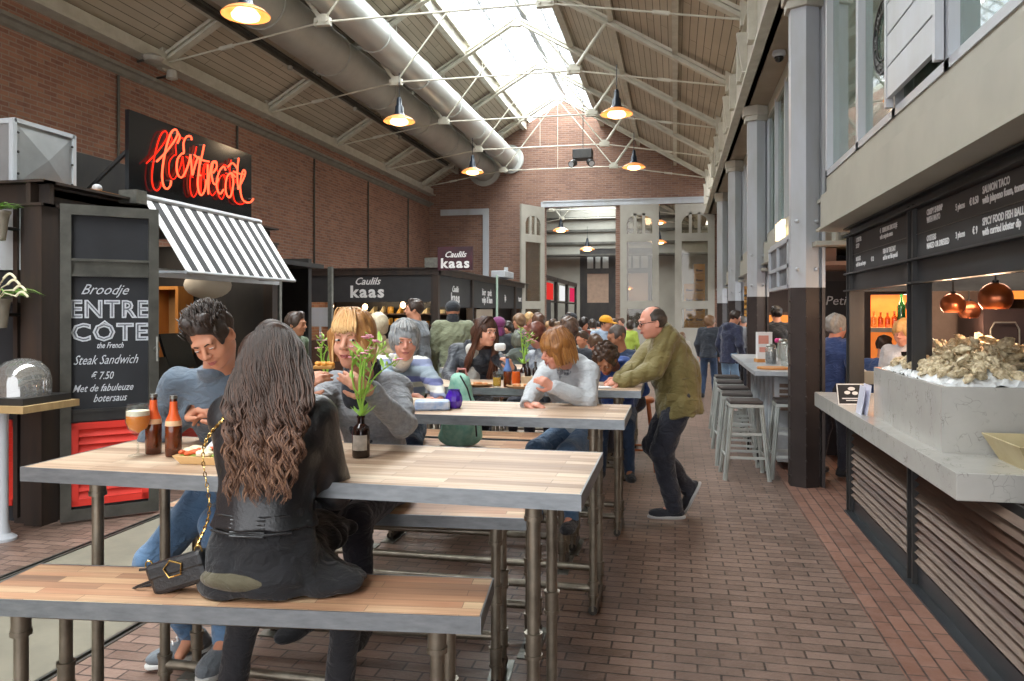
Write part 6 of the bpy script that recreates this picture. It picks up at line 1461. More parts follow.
# third table things
def tumbler(p, lab, nm='beer_tumbler'):
    p = V(*p); r = empty(nm, p, lab, 'glass'); m = MB(); m.lathe([(0,0),(.030,0),(.034,.12),(.032,.12),(.028,.01),(0,.01)], p, 20); m.build('glass', K['glass'], r, smooth=True)
    m = MB(); m.lathe([(0,.011),(.028,.011),(.0305,.075),(0,.075)], p, 20); m.build('beer', K['lager'], r, smooth=True); return r
K['lager'] = M('yellow_lager', 'e0b040', rough=.1, trans=.3)
tumbler(ont(497, 387.5), 'small tumbler of yellow beer on the third table beside the brown bottle'); 
bb = beer_bottle(ont(507.5, 387), 'brown bottle with blue label on the third table'); 
for c_ in bb.children:
    if c_.name.startswith('label_band') or c_.name.startswith('neck_label'): c_.data = c_.data.copy(); c_.data.materials[0] = M('blue_label', '5878b0', rough=.5)
def plate(px, py, lab, rad=.11):
    p = ont(px, py); r = empty('plate', p, lab, 'plate'); m = MB(); m.lathe([(0,.0),(rad*.6,0),(rad,.018),(rad,.022),(rad*.6,.006),(0,.006)], p, 28); m.build('dish', M('wood_plate', 'c8a47c', rough=.6), r, smooth=True)
    m = MB(); R = random.Random(px)
    for _ in range(9): m.ell((p.x+R.uniform(-.05,.05), p.y+R.uniform(-.05,.05), ZT+.018), (.02,.016,.012), 7, 5)
    m.build('food', M('toast_food', 'c98850', 'a86838', rough=.7), r, smooth=True)
plate(480, 386, 'round wooden plate of food in front of the long-haired girl'); plate(521, 388, 'wooden plate in front of the orange jar on the third table')
p = ont(516, 384.5); m = MB(); m.lathe([(0,0),(.03,0),(.034,.05),(.03,.1),(.0,.1)], p, 18); tag(m.build('orange_jar', M('orange_glass', 'ec6a24', rough=.15, trans=.2), smooth=True), 'orange glass jar beside the flowers on the third table', 'jar')
p = ont(530, 385.5); r = empty('bottle_carrier', p, 'open cardboard bottle carrier with small dark bottles on the third table', 'carrier')
m = MB(); m.box((p.x-.06, p.y-.05, ZT), (p.x+.14, p.y+.08, ZT+.07)); m.build('card', M('cream_print', 'cdb89a', 'b89a78', rough=.6, ns=30), r)
m = MB()
for k in range(3): bottle_mb(m, (p.x-.02+k*.06, p.y+.015, ZT+.02), .16, .024)
m.build('bottles', K['dark_bottle'], r, smooth=True)
p = ont(600, 388); m = MB(); m.cbox((p.x, p.y, ZT+.005), (.15, .1, .008), rz=.3); tag(m.build('paper_napkin', K['print_white']), 'white paper napkin under the hand of the man in olive', 'napkin')
tumbler(ont(571, 389), 'small tumbler on the third table right of the woman in grey', 'tumbler')
# ================================================================ the people
def ray(px): d = np.array([-sn+dpt(px)*cs, cs+dpt(px)*sn, 0]); return d/np.linalg.norm(d)
def look(px, left, toward, down=0):
    t_ = -ray(px); l = np.array([t_[1], -t_[0], 0]) ; l = -np.array([cs, sn, 0])
    return n3(l*left+t_*toward+np.array([0,0,-down]))
Pa = lambda *a: A3(PD(*a))
def hipat(px, Y, z=.86):
    p = PY(px, 400, Y); return np.array([p.x, p.y, z])
zv = np.array([0,0,1.])
LEATHER = M('black_leather', '1b1b1d', '26272a', rough=.34, ns=6, bump=.25, bs=90, spec=.6)
NAVY = fab('191b28', '20222e'); JEAN = fab('3a5878', '5b7a9a', ns=5, bs=220); JEAN_D = fab('24364f', '2f4664', ns=6); BLACKC = fab('1a1a1e', '222226')
# ---- woman in black leather, seen from behind
W1 = Person('woman with long wavy brown hair in a black leather jacket, seen from behind', hipat(264, 2.245), (-.10, 1), H=1.64, lean=.20, female=True, look=(-.16, 1, -.20),
            rh=Pa(286, 462, 2.70), lh=Pa(240, 464, 2.86), rel=(1, -.35, -.25), lel=(-.05, .3, -1), ra=Pa(334, 650, 2.66)*[1,1,0]+zv*.20, la=Pa(222, 655, 2.66)*[1,1,0]+zv*.18, rk=(.2,1,.8), lk=(-.2,1,.8), res=.006)
W1.hc = W1.hc-W1.r*.022-zv*.03; W1.body(SKIN['fair'], lvl=2)
W1.top(LEATHER, t=.022, hem=-.115, fold=.0016, name='leather_jacket', fsc=30, flare=.012, cw=1.08, waistx=1.08, seed=3)
g = Sdf(); k = W1.sc
g.ecap(W1.hip+W1.Up*.14, W1.hip-W1.Up*.075, (.150,.120), (.215,.150), W1.r, .05)
g.ecap(W1.hip+W1.f0*.10-zv*.03, W1.hip+W1.f0*.44-zv*.02, (.165,.06), (.15,.06), W1.r, .05)
g.ell(W1.hip+W1.r*.19-zv*.06+W1.f0*.02, np.eye(3), (.14,.12,.035), .05); g.cut(W1.hip-zv*.083, (0,0,-1)); g.noise = folds(.004, 22, 8); sdf_obj('skirt', g, .007, fab('0f0f12', '15151a'), W1.root)
g = Sdf(); g.ell(W1.hip-zv*.035-W1.f0*.058-W1.r*.01, headframe(W1.f0), (.165,.105,.045), .02); g.cut(W1.hip-zv*.083, (0,0,-1)); g.noise = folds(.002, 25, 2); sdf_obj('olive_shirt_hem', g, .006, fab('4c4632', '5a5340'), W1.root)
W1.pants(BLACKC, t=.008, slim=.92); W1.shoes(BLACKC, boot=.22, name='boot')
# jacket seams and belt panel
m = MB()
def back(x, up, o=.0): return W1.waist+W1.r*x+W1.Uc*up-W1.f*(.098*k*1.08+.026+o)
for a, b in (((-.155,-.075),(.155,-.075)), ): m.tube([back(-.13, -.05, -.03), back(-.06, -.052, 0), back(.06, -.052, 0), back(.13, -.05, -.03)], .004, 6)
m.tube([back(-.12,.0,-.028), back(-.05,.0,.0), back(.05,0,0), back(.12,0,-.028)], .0035, 6)
m.build('seam', LEATHER, W1.root, smooth=True)
m = MB()
for q in range(5): m.tube([back(-.055, -.01-.012*q, .001), back(.055, -.01-.012*q, .001)], .004, 6)
m.build('waist_tab', LEATHER, W1.root, smooth=True)
# hair
g = Sdf(); L = W1.L
g.ell(L(0,-.016,.030), W1.R, (.082,.102,.096), .02); g.ecap(L(0,-.05,.0), W1.nb-W1.f*.10+W1.r*.03, (.082,.06), (.105,.050), W1.r, .05); g.ecap(W1.nb-W1.f*.10+W1.r*.03, W1.chest+W1.r*.06-W1.f*.150-W1.Uc*.03, (.105,.045), (.075,.020), W1.r, .03); g.ell(L(0,.12,-.05), W1.R, (.07,.08,.1), .01, 's'); g.noise = folds(.006, 40, 6, (1,1,.15))
sdf_obj('hair', g, .006, hairmat('2c1d16', '4a3326', (50,50,4)), W1.root)
R = np.random.RandomState(4); cur = []
for ci in range(95):
    az = R.uniform(-PI*.62, PI*.62); el = R.uniform(.0, 1.3); fan = az/(PI*.62); L_ = R.uniform(.27, .41); ph = R.rand()*6.3; amp = R.uniform(.006,.013); fq = R.uniform(60, 90)
    cdx = R.normal()*.012; cdz = R.uniform(.0,.030)
    for j_ in range(17):
        az2 = az+R.normal()*.10; el2 = el+R.normal()*.10; dx = R.normal()*.008; dz = R.normal()*.004; ph2 = ph+R.normal()*.35; l2_ = L_*R.uniform(.85,1.03)
        p0 = L(-.088*math.sin(az2)*math.cos(el2), -.016-.108*math.cos(az2)*math.cos(el2), .030+.100*math.sin(el2)); pts = [p0]; N_ = 30
        tgt = W1.nb-W1.f*(.140+cdz+dz)-W1.r*(fan*.118+cdx+dx-.045); s1 = tgt+W1.Uc*.02; s2 = tgt-W1.Uc*(l2_-.13)-W1.f*.045+W1.r*(fan*.01+dx*1.5+.02)
        out = n3(p0-L(0,-.01,.0)); mid = p0+(s1-p0)*.42+out*.045
        for j in range(1, N_):
            u = j/(N_-1)
            if u < .42: v = u/.42; b = (1-v)**2*p0+2*v*(1-v)*mid+v*v*s1
            else: v = (u-.42)/.58; b = s1+(s2-s1)*v
            w_ = amp*min(1, u*1.8)
            pts.append(b+W1.r*w_*math.sin(u*l2_*fq*1.3+ph2)-W1.f*w_*.6*(1+math.cos(u*l2_*fq*1.3+ph2)))
        cur.append(pts)
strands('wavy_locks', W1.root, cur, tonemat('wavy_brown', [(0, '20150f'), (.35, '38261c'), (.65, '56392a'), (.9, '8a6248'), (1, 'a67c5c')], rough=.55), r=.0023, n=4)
# handbag with chain
bp = PD(182, 572, 2.42); r = empty('handbag', (bp.x, bp.y, .77), 'small black quilted handbag with gold clasp on the bench beside the woman', 'handbag')
Rb = Matrix.Rotation(-.35, 4, 'Y'); Mb = Matrix.Translation((bp.x, bp.y, .775+.058)) @ Matrix.Rotation(YAW-.1, 4, 'Z') @ Matrix.Rotation(.32, 4, 'Y').inverted()
m = MB(); m.box((-.095,-.035,-.048), (.095,.035,.048), Mb); m.build('body', LEATHER, r, bevel=.016); m = MB(); m.box((-.096,-.037,.0), (.096,.0,.053), Mb); m.build('flap', LEATHER, r, bevel=.012)
GOLD = M('gold_metal', 'c9a866', rough=.25, metal=1)
m = MB(); m.tube([Mb @ V(-.03,-.04,.03), Mb @ V(0,-.046,.05), Mb @ V(.03,-.04,.03), Mb @ V(.02,-.042,.0), Mb @ V(-.02,-.042,.0)], .003, 6, closed=True)
m.build('gold_clasp', GOLD, r, smooth=True)
for q in (-1, 1): m = MB(); m.tube([Mb @ V(q*.085+.012*math.cos(a), -.02, .052+.014*math.sin(a)) for a in np.linspace(0, 6.28, 9)[:-1]], .0028, 6, closed=True); m.build('ring', GOLD, r, smooth=True)
m = MB(); e0 = Mb @ V(-.095, 0, .0); m.tube([e0, e0+V(-.05,-.01,-.02), e0+V(-.08,.0,-.035), e0+V(-.05,.02,-.03), e0+V(-.01,.02,-.02)], .005, 6); m.tube([e0+V(0,.02,.03), e0+V(-.07,.02,.02)], .005, 6); m.build('strap_end', LEATHER, r, smooth=True)
ch = MB(); s_top = V(*(W1.sL+zv*.055+W1.r*.035)); c1 = V(*(W1.sL-W1.f*.085-W1.r*-.01)); c2 = V(*(W1.waist-W1.r*.165-W1.f*.05)); ch_pts = [V(*q) for q in crom([tuple(s_top), tuple(c1), tuple(V(*(W1.chest-W1.r*.185-W1.f*.09))), tuple(c2), tuple(Mb @ V(.085,-.02,.066))], 12)]
acc = 0; last = ch_pts[0]; kk = 0
for i in range(1, len(ch_pts)):
    seg = ch_pts[i]-ch_pts[i-1]; n_ = max(1, int(seg.length/.010))
    for j in range(n_):
        c_ = ch_pts[i-1]+seg*(j/n_); d = seg.normalized(); a_ = d.orthogonal().normalized() if kk % 2 else d.cross(d.orthogonal()).normalized(); kk += 1
        ch.tube([c_+d*.0085*math.cos(t_)+a_*.0048*math.sin(t_) for t_ in np.linspace(0, 6.283, 7)[:-1]], .0018, 5, closed=True)
ch.build('chain_strap', GOLD, r, smooth=True)
# ---- young man in blue-grey sweater
Y1 = Person('dark-haired young man in a blue-grey sweater bending over his food', hipat(242, 3.13, .89), (.12, -1), H=1.86, lean=.55, headscale=1.0, look=look(212, .30, .78, .50), roll=-.28, headc=Pa(213, 338, 3.10),
            rh=Pa(190, 416, 3.24), lh=Pa(232, 424, 3.2), rel=(-.9,.3,-.7), lel=(.8,.2,-.5), ra=Pa(192, 636, 3.60), rk=(-.75,-.7,.35), res=.0055)
Y1.body(SKIN['warm'], curl=(.75,.7), palmR=(.4,.2,-1), jaw=1.08)
Y1.top(fab('5c6a78', '505e6c', bs=200), t=.008, fold=.003, name='sweater', seed=5, collar=.02); Y1.pants(JEAN); Y1.shoes(fab('70757a', '5d6368'), sole=M('white_rubber', 'd0d0cc', rough=.5), dirs=(n3((-.7,-.55,-.12)), n3((.1,-1,0))), name='sneaker', h=.006)
Y1.hair('short', hairmat('241a15', '3b2c24', (70,70,20)), noise=.004, f=75); Y1.face(open_=.35, gaze=(0,1,-1))
L = Y1.L; R = np.random.RandomState(5); cur = []
for i in range(420):
    x = R.uniform(-.074,.074); y = R.uniform(-.09,.068); zz_ = .034+.104*math.sqrt(max(.05, 1-(x/.09)**2-((y+.016)/.115)**2)); p0 = L(x, y, zz_-.006); d = Y1.R@n3([x*3+R.normal()*.12, .25+R.normal()*.12, .8]); d2 = Y1.R@n3([x*2+.3, -.7+R.normal()*.15, .25]); l_ = R.uniform(.020,.034)*(1 if y > 0 else .7)
    cur.append([p0, p0+d*l_*.5, p0+d*l_*.8+d2*l_*.35, p0+d*l_*.9+d2*l_*.8])
strands('hair_tufts', Y1.root, cur, tonemat('dark_brown_tufts', [(0, '17100c'), (.6, '2c2019'), (1, '4b3a30')]), r=.0030)
m = MB(); q = Y1.aR
for j in range(4):
    c_ = V(*(Y1.aR+n3((-.7,-.55,-.12))*(.045+.02*j)))+V(0,0,.018-.012*j); x_ = V(.6,-.7,0).normalized()*.024; m.tube([c_-x_, c_+V(0,0,.006), c_+x_], .0035, 6)
m.build('laces', K['print_white'], Y1.root, smooth=True)
# ---- blonde woman eating
B1_ = Person('blonde woman with a fringe in a grey cardigan holding a piece of toast', hipat(378, 3.37), (-.08, -1), H=1.70, lean=.30, female=True, look=look(352, .36, .95, .02), headc=Pa(353, 341, 3.20),
             lh=Pa(371, 392, 3.02), rh=Pa(299, 390, 3.02), lel=(.55,.3,-1), rel=(-.5,.2,-1), res=.0055)
B1_.body(SKIN['fair'], curl=(.55,.50), palmR=(.5,1,-.2), palmL=(-.35,1,-.15), dirR=Pa(325,369,2.98)-Pa(299,390,3.02), dirL=Pa(334,368,2.97)-Pa(371,392,3.02), jaw=.95, thumb=(.9,.9))
B1_.top(fab('8b8d91', '75777c', bs=130, ns=60), t=.016, fold=.0032, name='cardigan', seed=9, collar=.01, cw=1.04)
g = Sdf(); g.ecap(B1_.nb-B1_.Uc*.10+B1_.f*.06, B1_.nb+B1_.Uc*.05+B1_.f*.02, (.085,.07), (.075,.072), B1_.r, .03); g.ecap(B1_.chest+B1_.f*.085-B1_.Uc*.12, B1_.nb+B1_.f*.07-B1_.Uc*.06, (.055,.05), (.07,.05), B1_.r, .03); g.noise = folds(.005, 45, 3); sdf_obj('scarf', g, .006, fab('1c1e26', '262a34'), B1_.root)
B1_.pants(NAVY); B1_.shoes(BLACKC)
g = Sdf(); L = B1_.L; Rr = B1_.R
g.ell(L(0,-.018,.036), Rr, (.090,.108,.104), .02); g.ell(L(0,-.03,-.03), Rr, (.084,.085,.07), .03); g.ell(L(-.0,.13,-.055), Rr, (.058,.08,.088), .008, 's')
for q in (-1, 1): g.cone(L(q*.074,.035,.03), L(q*.078,.03,-.075), .022, .012, .02)
g.cut(L(0,-.05,-.095), Rr@np.array([0,.1,-1])); g.noise = folds(.002, 60, 3, (1,1,.2)); sdf_obj('hair', g, .005, hairmat('8a5a30', 'b8854c', (70,70,6)), B1_.root)
R = np.random.RandomState(8); cur = []
for i in range(560):
    a = R.uniform(-PI, PI); x0 = .02+R.normal()*.012; p0 = L(x0, R.uniform(-.06,.03), .142)
    front = abs(a) < .75; ex = math.sin(a)*(.092 if not front else .088); ey = .096*math.cos(a) if not front else .098
    ez = R.uniform(.032,.058) if front else (-.075+R.uniform(-.02,.01) if abs(a) < 1.5 else -.09)
    p3 = L(ex*(1.0 if not front else .85), ey-(.012 if not front else 0), ez); p1 = L(ex*.55+x0*.4, ey*.55, .135); p2 = L(ex*1.02, ey*1.04, .065)
    cur.append([(1-v)**3*p0+3*v*(1-v)**2*p1+3*v*v*(1-v)*p2+v**3*p3 for v in np.linspace(0,1,12)])
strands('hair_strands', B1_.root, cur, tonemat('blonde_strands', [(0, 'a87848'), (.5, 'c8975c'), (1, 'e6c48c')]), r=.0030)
B1_.face(brow=K['brow_l'], gaze=(-1.4,1,0))
w_ = B1_.wL; d = n3(B1_.wL-B1_.eL); m = MB(); m.cyl(w_-d*.03, w_-d*.005, .031, 20); m.build('wristwatch', K['sign_black'], B1_.root, smooth=True)
tp = PD(324, 367, 2.955); r = empty('toast_piece', tp, 'piece of toasted sandwich with orange topping in the blonde woman\'s hands', 'food'); m = MB(); m.cbox(tp, (.075,.05,.014), rz=.2); m.build('bread', M('toast', 'd8a860', 'c08a48', rough=.8), r, bevel=.004)
m = MB(); R2 = random.Random(3)
for _ in range(16): m.ell((tp.x+R2.uniform(-.035,.035), tp.y+R2.uniform(-.02,.02), tp.z+.012), (.011,.009,.009), 7, 5)
m.build('topping', M('orange_topping', 'e8862c', 'e8b04c', rough=.5, ns=60), r, smooth=True)
# ---- grey-haired woman
t = NT('striped_knit'); co = t.co(); s_ = t.node('ShaderNodeSeparateXYZ', {'Vector': co}); w_ = t.node('ShaderNodeMath', {0: s_.outputs['Z'], 1: 5.4}, operation='MULTIPLY').outputs[0]; fr = t.node('ShaderNodeMath', {0: w_}, operation='FRACT').outputs[0]
t.set('Base Color', t.ramp(fr, [(0, '7f86a2'), (.22, '7f86a2'), (.25, 'd6d4cc'), (.42, 'd6d4cc'), (.45, '6a6f9c'), (.62, '6a6f9c'), (.66, '8e9aa4'), (.95, '8e9aa4')])); t.node; t.set('Roughness', .9); t.bump(t.noise(co, 140, 3), .3, .004); STRIPE = t.m
G1 = Person('older woman with short grey hair in a striped sweater and white turtleneck', hipat(402, 4.98), (.25, -1), H=1.62, lean=.34, female=True, look=look(405, -.05, 1, .08), headc=Pa(405, 342, 4.62),
            rh=Pa(416, 404, 4.60), lh=Pa(442, 402, 4.66), rel=(-1,.2,-.6), lel=(1,.2,-.6), res=.007)
G1.body(SKIN['pink'], curl=(.5,.5), dirR=(1,-.1,0), dirL=(-1,-.2,0), jaw=1.05, h=.0065); G1.top(STRIPE, t=.018, fold=.003, name='striped_sweater', seed=12, cw=1.1, waistx=1.15)
g = Sdf(); g.cone(G1.nb-G1.Uc*.04+G1.f*.015, G1.L(0,-.010,-.085), .058, .052, .01); g.noise = folds(.002, 50, 1); sdf_obj('turtleneck', g, .006, fab('d8d4c8', 'c8c4b8'), G1.root)
G1.hair('grey', hairmat('6e7276', 'a4a8aa', (60,60,12)), noise=.004, f=60, h=.006); G1.face(brow=K['brow_l'], lips=M('lip_pale', 'a8605a', rough=.5)); G1.pants(JEAN_D); G1.shoes(BLACKC)
L = G1.L; R = np.random.RandomState(9); cur = []
for i in range(150):
    a = R.uniform(-PI, PI); p0 = L(R.normal()*.01, R.uniform(-.05,.02), .146); fr_ = abs(a) < .8; ex = math.sin(a)*.092; ey = .104*math.cos(a)-.01
    p3 = L(ex*.97, ey*.97, R.uniform(.07,.10) if fr_ else .0+R.uniform(-.02,.02)); p1 = L(ex*.6, ey*.6, .145); p2 = L(ex*1.05, ey*1.05, .09); cur.append([(1-v)**3*p0+3*v*(1-v)**2*p1+3*v*v*(1-v)*p2+v**3*p3 for v in np.linspace(0,1,9)])
strands('hair_strands', G1.root, cur, tonemat('grey_strands', [(0, '6a6866'), (.5, '969492'), (1, 'c4c8ca')]), r=.0036)
# ---- woman with auburn bob in pale grey hoodie
A1 = Person('woman with an auburn bob in a pale grey hooded jacket, head turned aside', hipat(578, 5.0), (-.30, -1), H=1.60, lean=.42, female=True, look=look(556, .86, .42, .30), headc=Pa(557, 350, 4.72), roll=.05,
            lh=Pa(553, 387, 4.56), rh=Pa(527, 404, 4.52), lel=(1,.1,-.7), rel=(-.8,.5,-.6), res=.007)
A1.body(SKIN['pink'], curl=(.5,.75), dirR=(1,-.1,-.05), dirL=Pa(532,374,4.52)-Pa(553,387,4.56), palmR=(0,.2,-1), palmL=(-.3,1,-.3), h=.0065)
A1.top(fab('b9bcbf', 'a9acb0', bs=150), t=.020, fold=.0035, name='hooded_jacket', seed=14, hood=1.0, cw=1.06, waistx=1.1, fsc=26)
g = Sdf(); g.ecap(A1.chest+A1.f*.10-A1.Uc*.05, A1.nb+A1.f*.055, (.05,.035), (.045,.04), A1.r, .02); g.noise = folds(.004, 50, 3); sdf_obj('scarf', g, .007, fab('2c3444', 'c8ccd0', ns=50), A1.root)
A1.hair('bob', hairmat('6e4018', 'a06a30', (50,50,7)), noise=.003, f=50, h=.006); A1.face(brow=K['brow_l']); A1.pants(JEAN); A1.shoes(BLACKC)
L = A1.L; R = np.random.RandomState(19); cur = []
for i in range(260):
    a = R.uniform(-PI, PI); p0 = L(R.normal()*.012, R.uniform(-.07,.0), .142); fr_ = abs(a) < .7; ex = math.sin(a)*.104; ey = .116*math.cos(a)-.015
    p3 = L(ex*.97, ey*.95, R.uniform(.03,.05) if fr_ else -.08+R.uniform(-.025,.015)); p1 = L(ex*.65, ey*.65, .148); p2 = L(ex*1.08, ey*1.08, .05); cur.append([(1-v)**3*p0+3*v*(1-v)**2*p1+3*v*v*(1-v)*p2+v**3*p3 for v in np.linspace(0,1,10)])
strands('hair_strands', A1.root, cur, tonemat('auburn_strands', [(0, '5a3212'), (.45, '8c5826'), (1, 'c08a4c')]), r=.005)
# ---- girl with very long brown hair
C1 = Person('girl with very long brown hair and a white top under a dark leather jacket', hipat(474, 6.50), (.15, -1), H=1.66, lean=.18, female=True, look=look(487, -.62, .8, .02), headc=Pa(486, 333, 6.42),
            lh=Pa(512, 368, 6.20), rh=Pa(455, 386, 6.25), lel=(.8,.2,-.9), rel=(-.9,.2,-.6), res=.009)
C1.body(SKIN['fair'], curl=(.6,.8), dirL=Pa(501,349,6.12)-Pa(512,368,6.2), palmL=(-.8,.5,0), h=.008); C1.top(fab('22262e', '2c323c', rough=.5), t=.016, fold=.003, name='jacket', seed=21)
g = Sdf(); g.ecap(C1.waist+C1.f*.075, C1.nb+C1.f*.055-C1.Uc*.03, (.075,.085), (.06,.06), C1.r, .02); g.noise = folds(.002, 40, 3); sdf_obj('white_top', g, .008, fab('c9c6be', 'b8b5ae'), C1.root)
C1.face(eyes=True); C1.pants(BLACKC); C1.shoes(BLACKC)
L = C1.L; g = Sdf(); g.ell(L(0,-.016,.036), C1.R, (.088,.106,.102), .02); g.ecap(L(0,-.06,.0), C1.chest-C1.r*.08-C1.f*.11, (.085,.05), (.12,.045), C1.r, .05); g.ell(L(0,.125,-.05), C1.R, (.062,.082,.1), .008, 's'); g.noise = folds(.004, 40, 6, (1,1,.15)); sdf_obj('hair', g, .009, hairmat('2c1b14', '553526', (50,50,4)), C1.root)
R = np.random.RandomState(14); cur = []
for i in range(130):
    sd = -1 if R.rand() < .7 else 1; p0 = L(R.uniform(-.02,.02), R.uniform(-.05,.05), .143); p1 = L(sd*.10, .03+R.normal()*.03, .09); p2 = L(sd*.105, .02, -.08); p3 = C1.waist+(-C1.r*(.16+R.uniform(-.04,.05)) if sd < 0 else C1.r*(.10+R.uniform(-.02,.02)))+C1.f*(.06+R.uniform(-.03,.05))+zv*R.uniform(-.02,.15)
    cur.append([(1-v)**3*p0+3*v*(1-v)**2*p1+3*v*v*(1-v)*p2+v**3*p3 for v in np.linspace(0,1,14)])
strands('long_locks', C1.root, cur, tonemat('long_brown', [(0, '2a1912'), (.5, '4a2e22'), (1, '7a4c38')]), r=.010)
tp = PD(500, 347, 6.08); m = MB(); m.cbox(tp, (.09,.05,.06), rz=.4); tag(m.build('wrapped_snack', K['print_white'], bevel=.018), 'white paper-wrapped snack held up by the long-haired girl', 'food')
# ---- man in olive jacket leaning on the third table
hp = Pa(681, 398, 6.02)
O1 = Person('balding man with glasses in an olive jacket leaning on the third table', (hp[0]-.02, hp[1], .985), (-1, -.16), H=1.78, lean=.30, sit=False, look=look(648, .98, .20, .20), headc=Pa(652, 323, 5.82),
            lh=Pa(621, 382, 5.72), rh=Pa(617, 383, 5.95), lel=(.9,-.3,-.9), rel=(.9,.4,-.9), la=Pa(674, 507, 5.95), ra=Pa(687, 487, 6.2), lk=(-1,-.1,0), rk=(-1,-.1,0), res=.0065)
O1.body(SKIN['pink'], curl=(.9,.8), dirL=(-1,-.1,-.05), dirR=(-1,0,0), palmL=(-.1,.5,-1), palmR=(-.1,-.5,-1), jaw=1.06, h=.0058)
OL = fab('7c6f3e', '6a5f34', rough=.7, bs=60, ns=4)
O1.top(OL, t=.036, hem=.13, fold=.006, flare=.030, name='olive_jacket', seed=33, fsc=20, cw=1.22, waistx=1.42, collar=.05)
g = Sdf(); g.ecap(O1.nb-O1.Uc*.01, O1.nb+O1.Uc*.075+O1.f*.03, (.085,.080), (.078,.074), O1.r, .01); g.ecap(O1.nb+O1.Uc*.0, O1.nb+O1.Uc*.12+O1.f*.05, (.066,.062), (.066,.064), O1.r, .005, 's'); sdf_obj('collar', g, .006, OL, O1.root)
m = MB()
for q in (-1, 1): m.tube([O1.sL+zv*.085-O1.r*q*.0, O1.sL+zv*.09+O1.r*.05, O1.nb-O1.r*.08+zv*.05], .006, 6)
e = O1.hip-O1.Up*.13; m.tube([O1.hip-O1.r*.205+O1.f*.08-zv*.0, O1.hip-O1.r*.225-zv*.0, O1.hip-O1.r*.21-O1.f*.1], .005, 6); m.build('jacket_seams', OL, O1.root, smooth=True)
OLD = fab('5c5230', '665a36', rough=.7)
def ring_(c, u, rx, ry, xd, r_=.006, n=40):
    x = n3(xd); y = np.cross(u, x); return [V(*(c+x*rx*math.cos(a)+y*ry*math.sin(a))) for a in np.linspace(0, 2*PI, n+1)[:-1]]
m = MB(); m.tube(ring_(O1.waist-O1.Up*.02, O1.Up, .124*1.035*1.42+.037, .098*1.035*1.42+.037, O1.r), .005, 6, closed=True); m.build('waist_seam', OLD, O1.root, smooth=True)
for hz_, sx_ in ((.02, .06), (.27, .02)):
    c_ = O1.hip+O1.Up*hz_-O1.r*(.150*1.035+.055 if hz_ < .1 else .215)+O1.f*sx_; m = MB(); m.cbox(c_, (.016, .13, .055), R=Matrix(np.stack([-O1.r, O1.f, O1.Up], 1).tolist())); m.build('pocket_flap', OL, O1.root, bevel=.006)
O1.pants(fab('1e202b', '272a36'), t=.022, slim=1.12, fold=.0035, low=1.03); O1.shoes(fab('23242c', '2e3038'), sole=M('white_rubber_2', 'b8b8b8', rough=.5), dirs=(n3((-.45,0,-.9)), n3((-1,-.12,0))), name='sneaker', h=.006)
O1.hair('bald', hairmat('2e2620', '4a4038', (70,70,20)), noise=.002, f=60, h=.005); O1.face(gaze=(0,1,-.6))
m = MB(); L = O1.L
for q in (-1, 1): m.tube([L(q*.032+.022*math.cos(a), .106, .006+.0155*math.sin(a)) for a in np.linspace(0, 6.283, 17)[:-1]], .0024, 6, closed=True); m.tube([L(q*.054,.104,.012), L(q*.073,.06,.014), L(q*.082,-.005,.010)], .0022, 6)
m.tube([L(-.010,.108,.010), L(0,.111,.012), L(.010,.108,.010)], .002, 6); m.build('glasses', K['sign_black'], O1.root, smooth=True)
# ---- boy with curly hair
BY1 = Person('curly-haired boy in a blue patterned hoodie looking down at the table', hipat(618, 6.50, .80), (.0, -1), H=1.48, lean=.42, look=look(606, .25, .70, .70), headc=Pa(606, 360, 6.10), rh=Pa(590, 388, 6.02), lh=Pa(618, 389, 6.02), rel=(-1,0,-.5), lel=(1,0,-.5), res=.009, headscale=.98)
BY1.body(SKIN['tan'], h=.008); BY1.top(fab('243a78', '3a5aa0', ns=22, rough=.8), t=.02, fold=.003, name='hoodie', seed=41, hood=1.0); BY1.hair('curly', hairmat('2a1d16', '5a4234', (40,40,40)), noise=.009, f=95, h=.006); BY1.pants(JEAN_D); BY1.shoes(BLACKC); BY1.face(open_=.4)
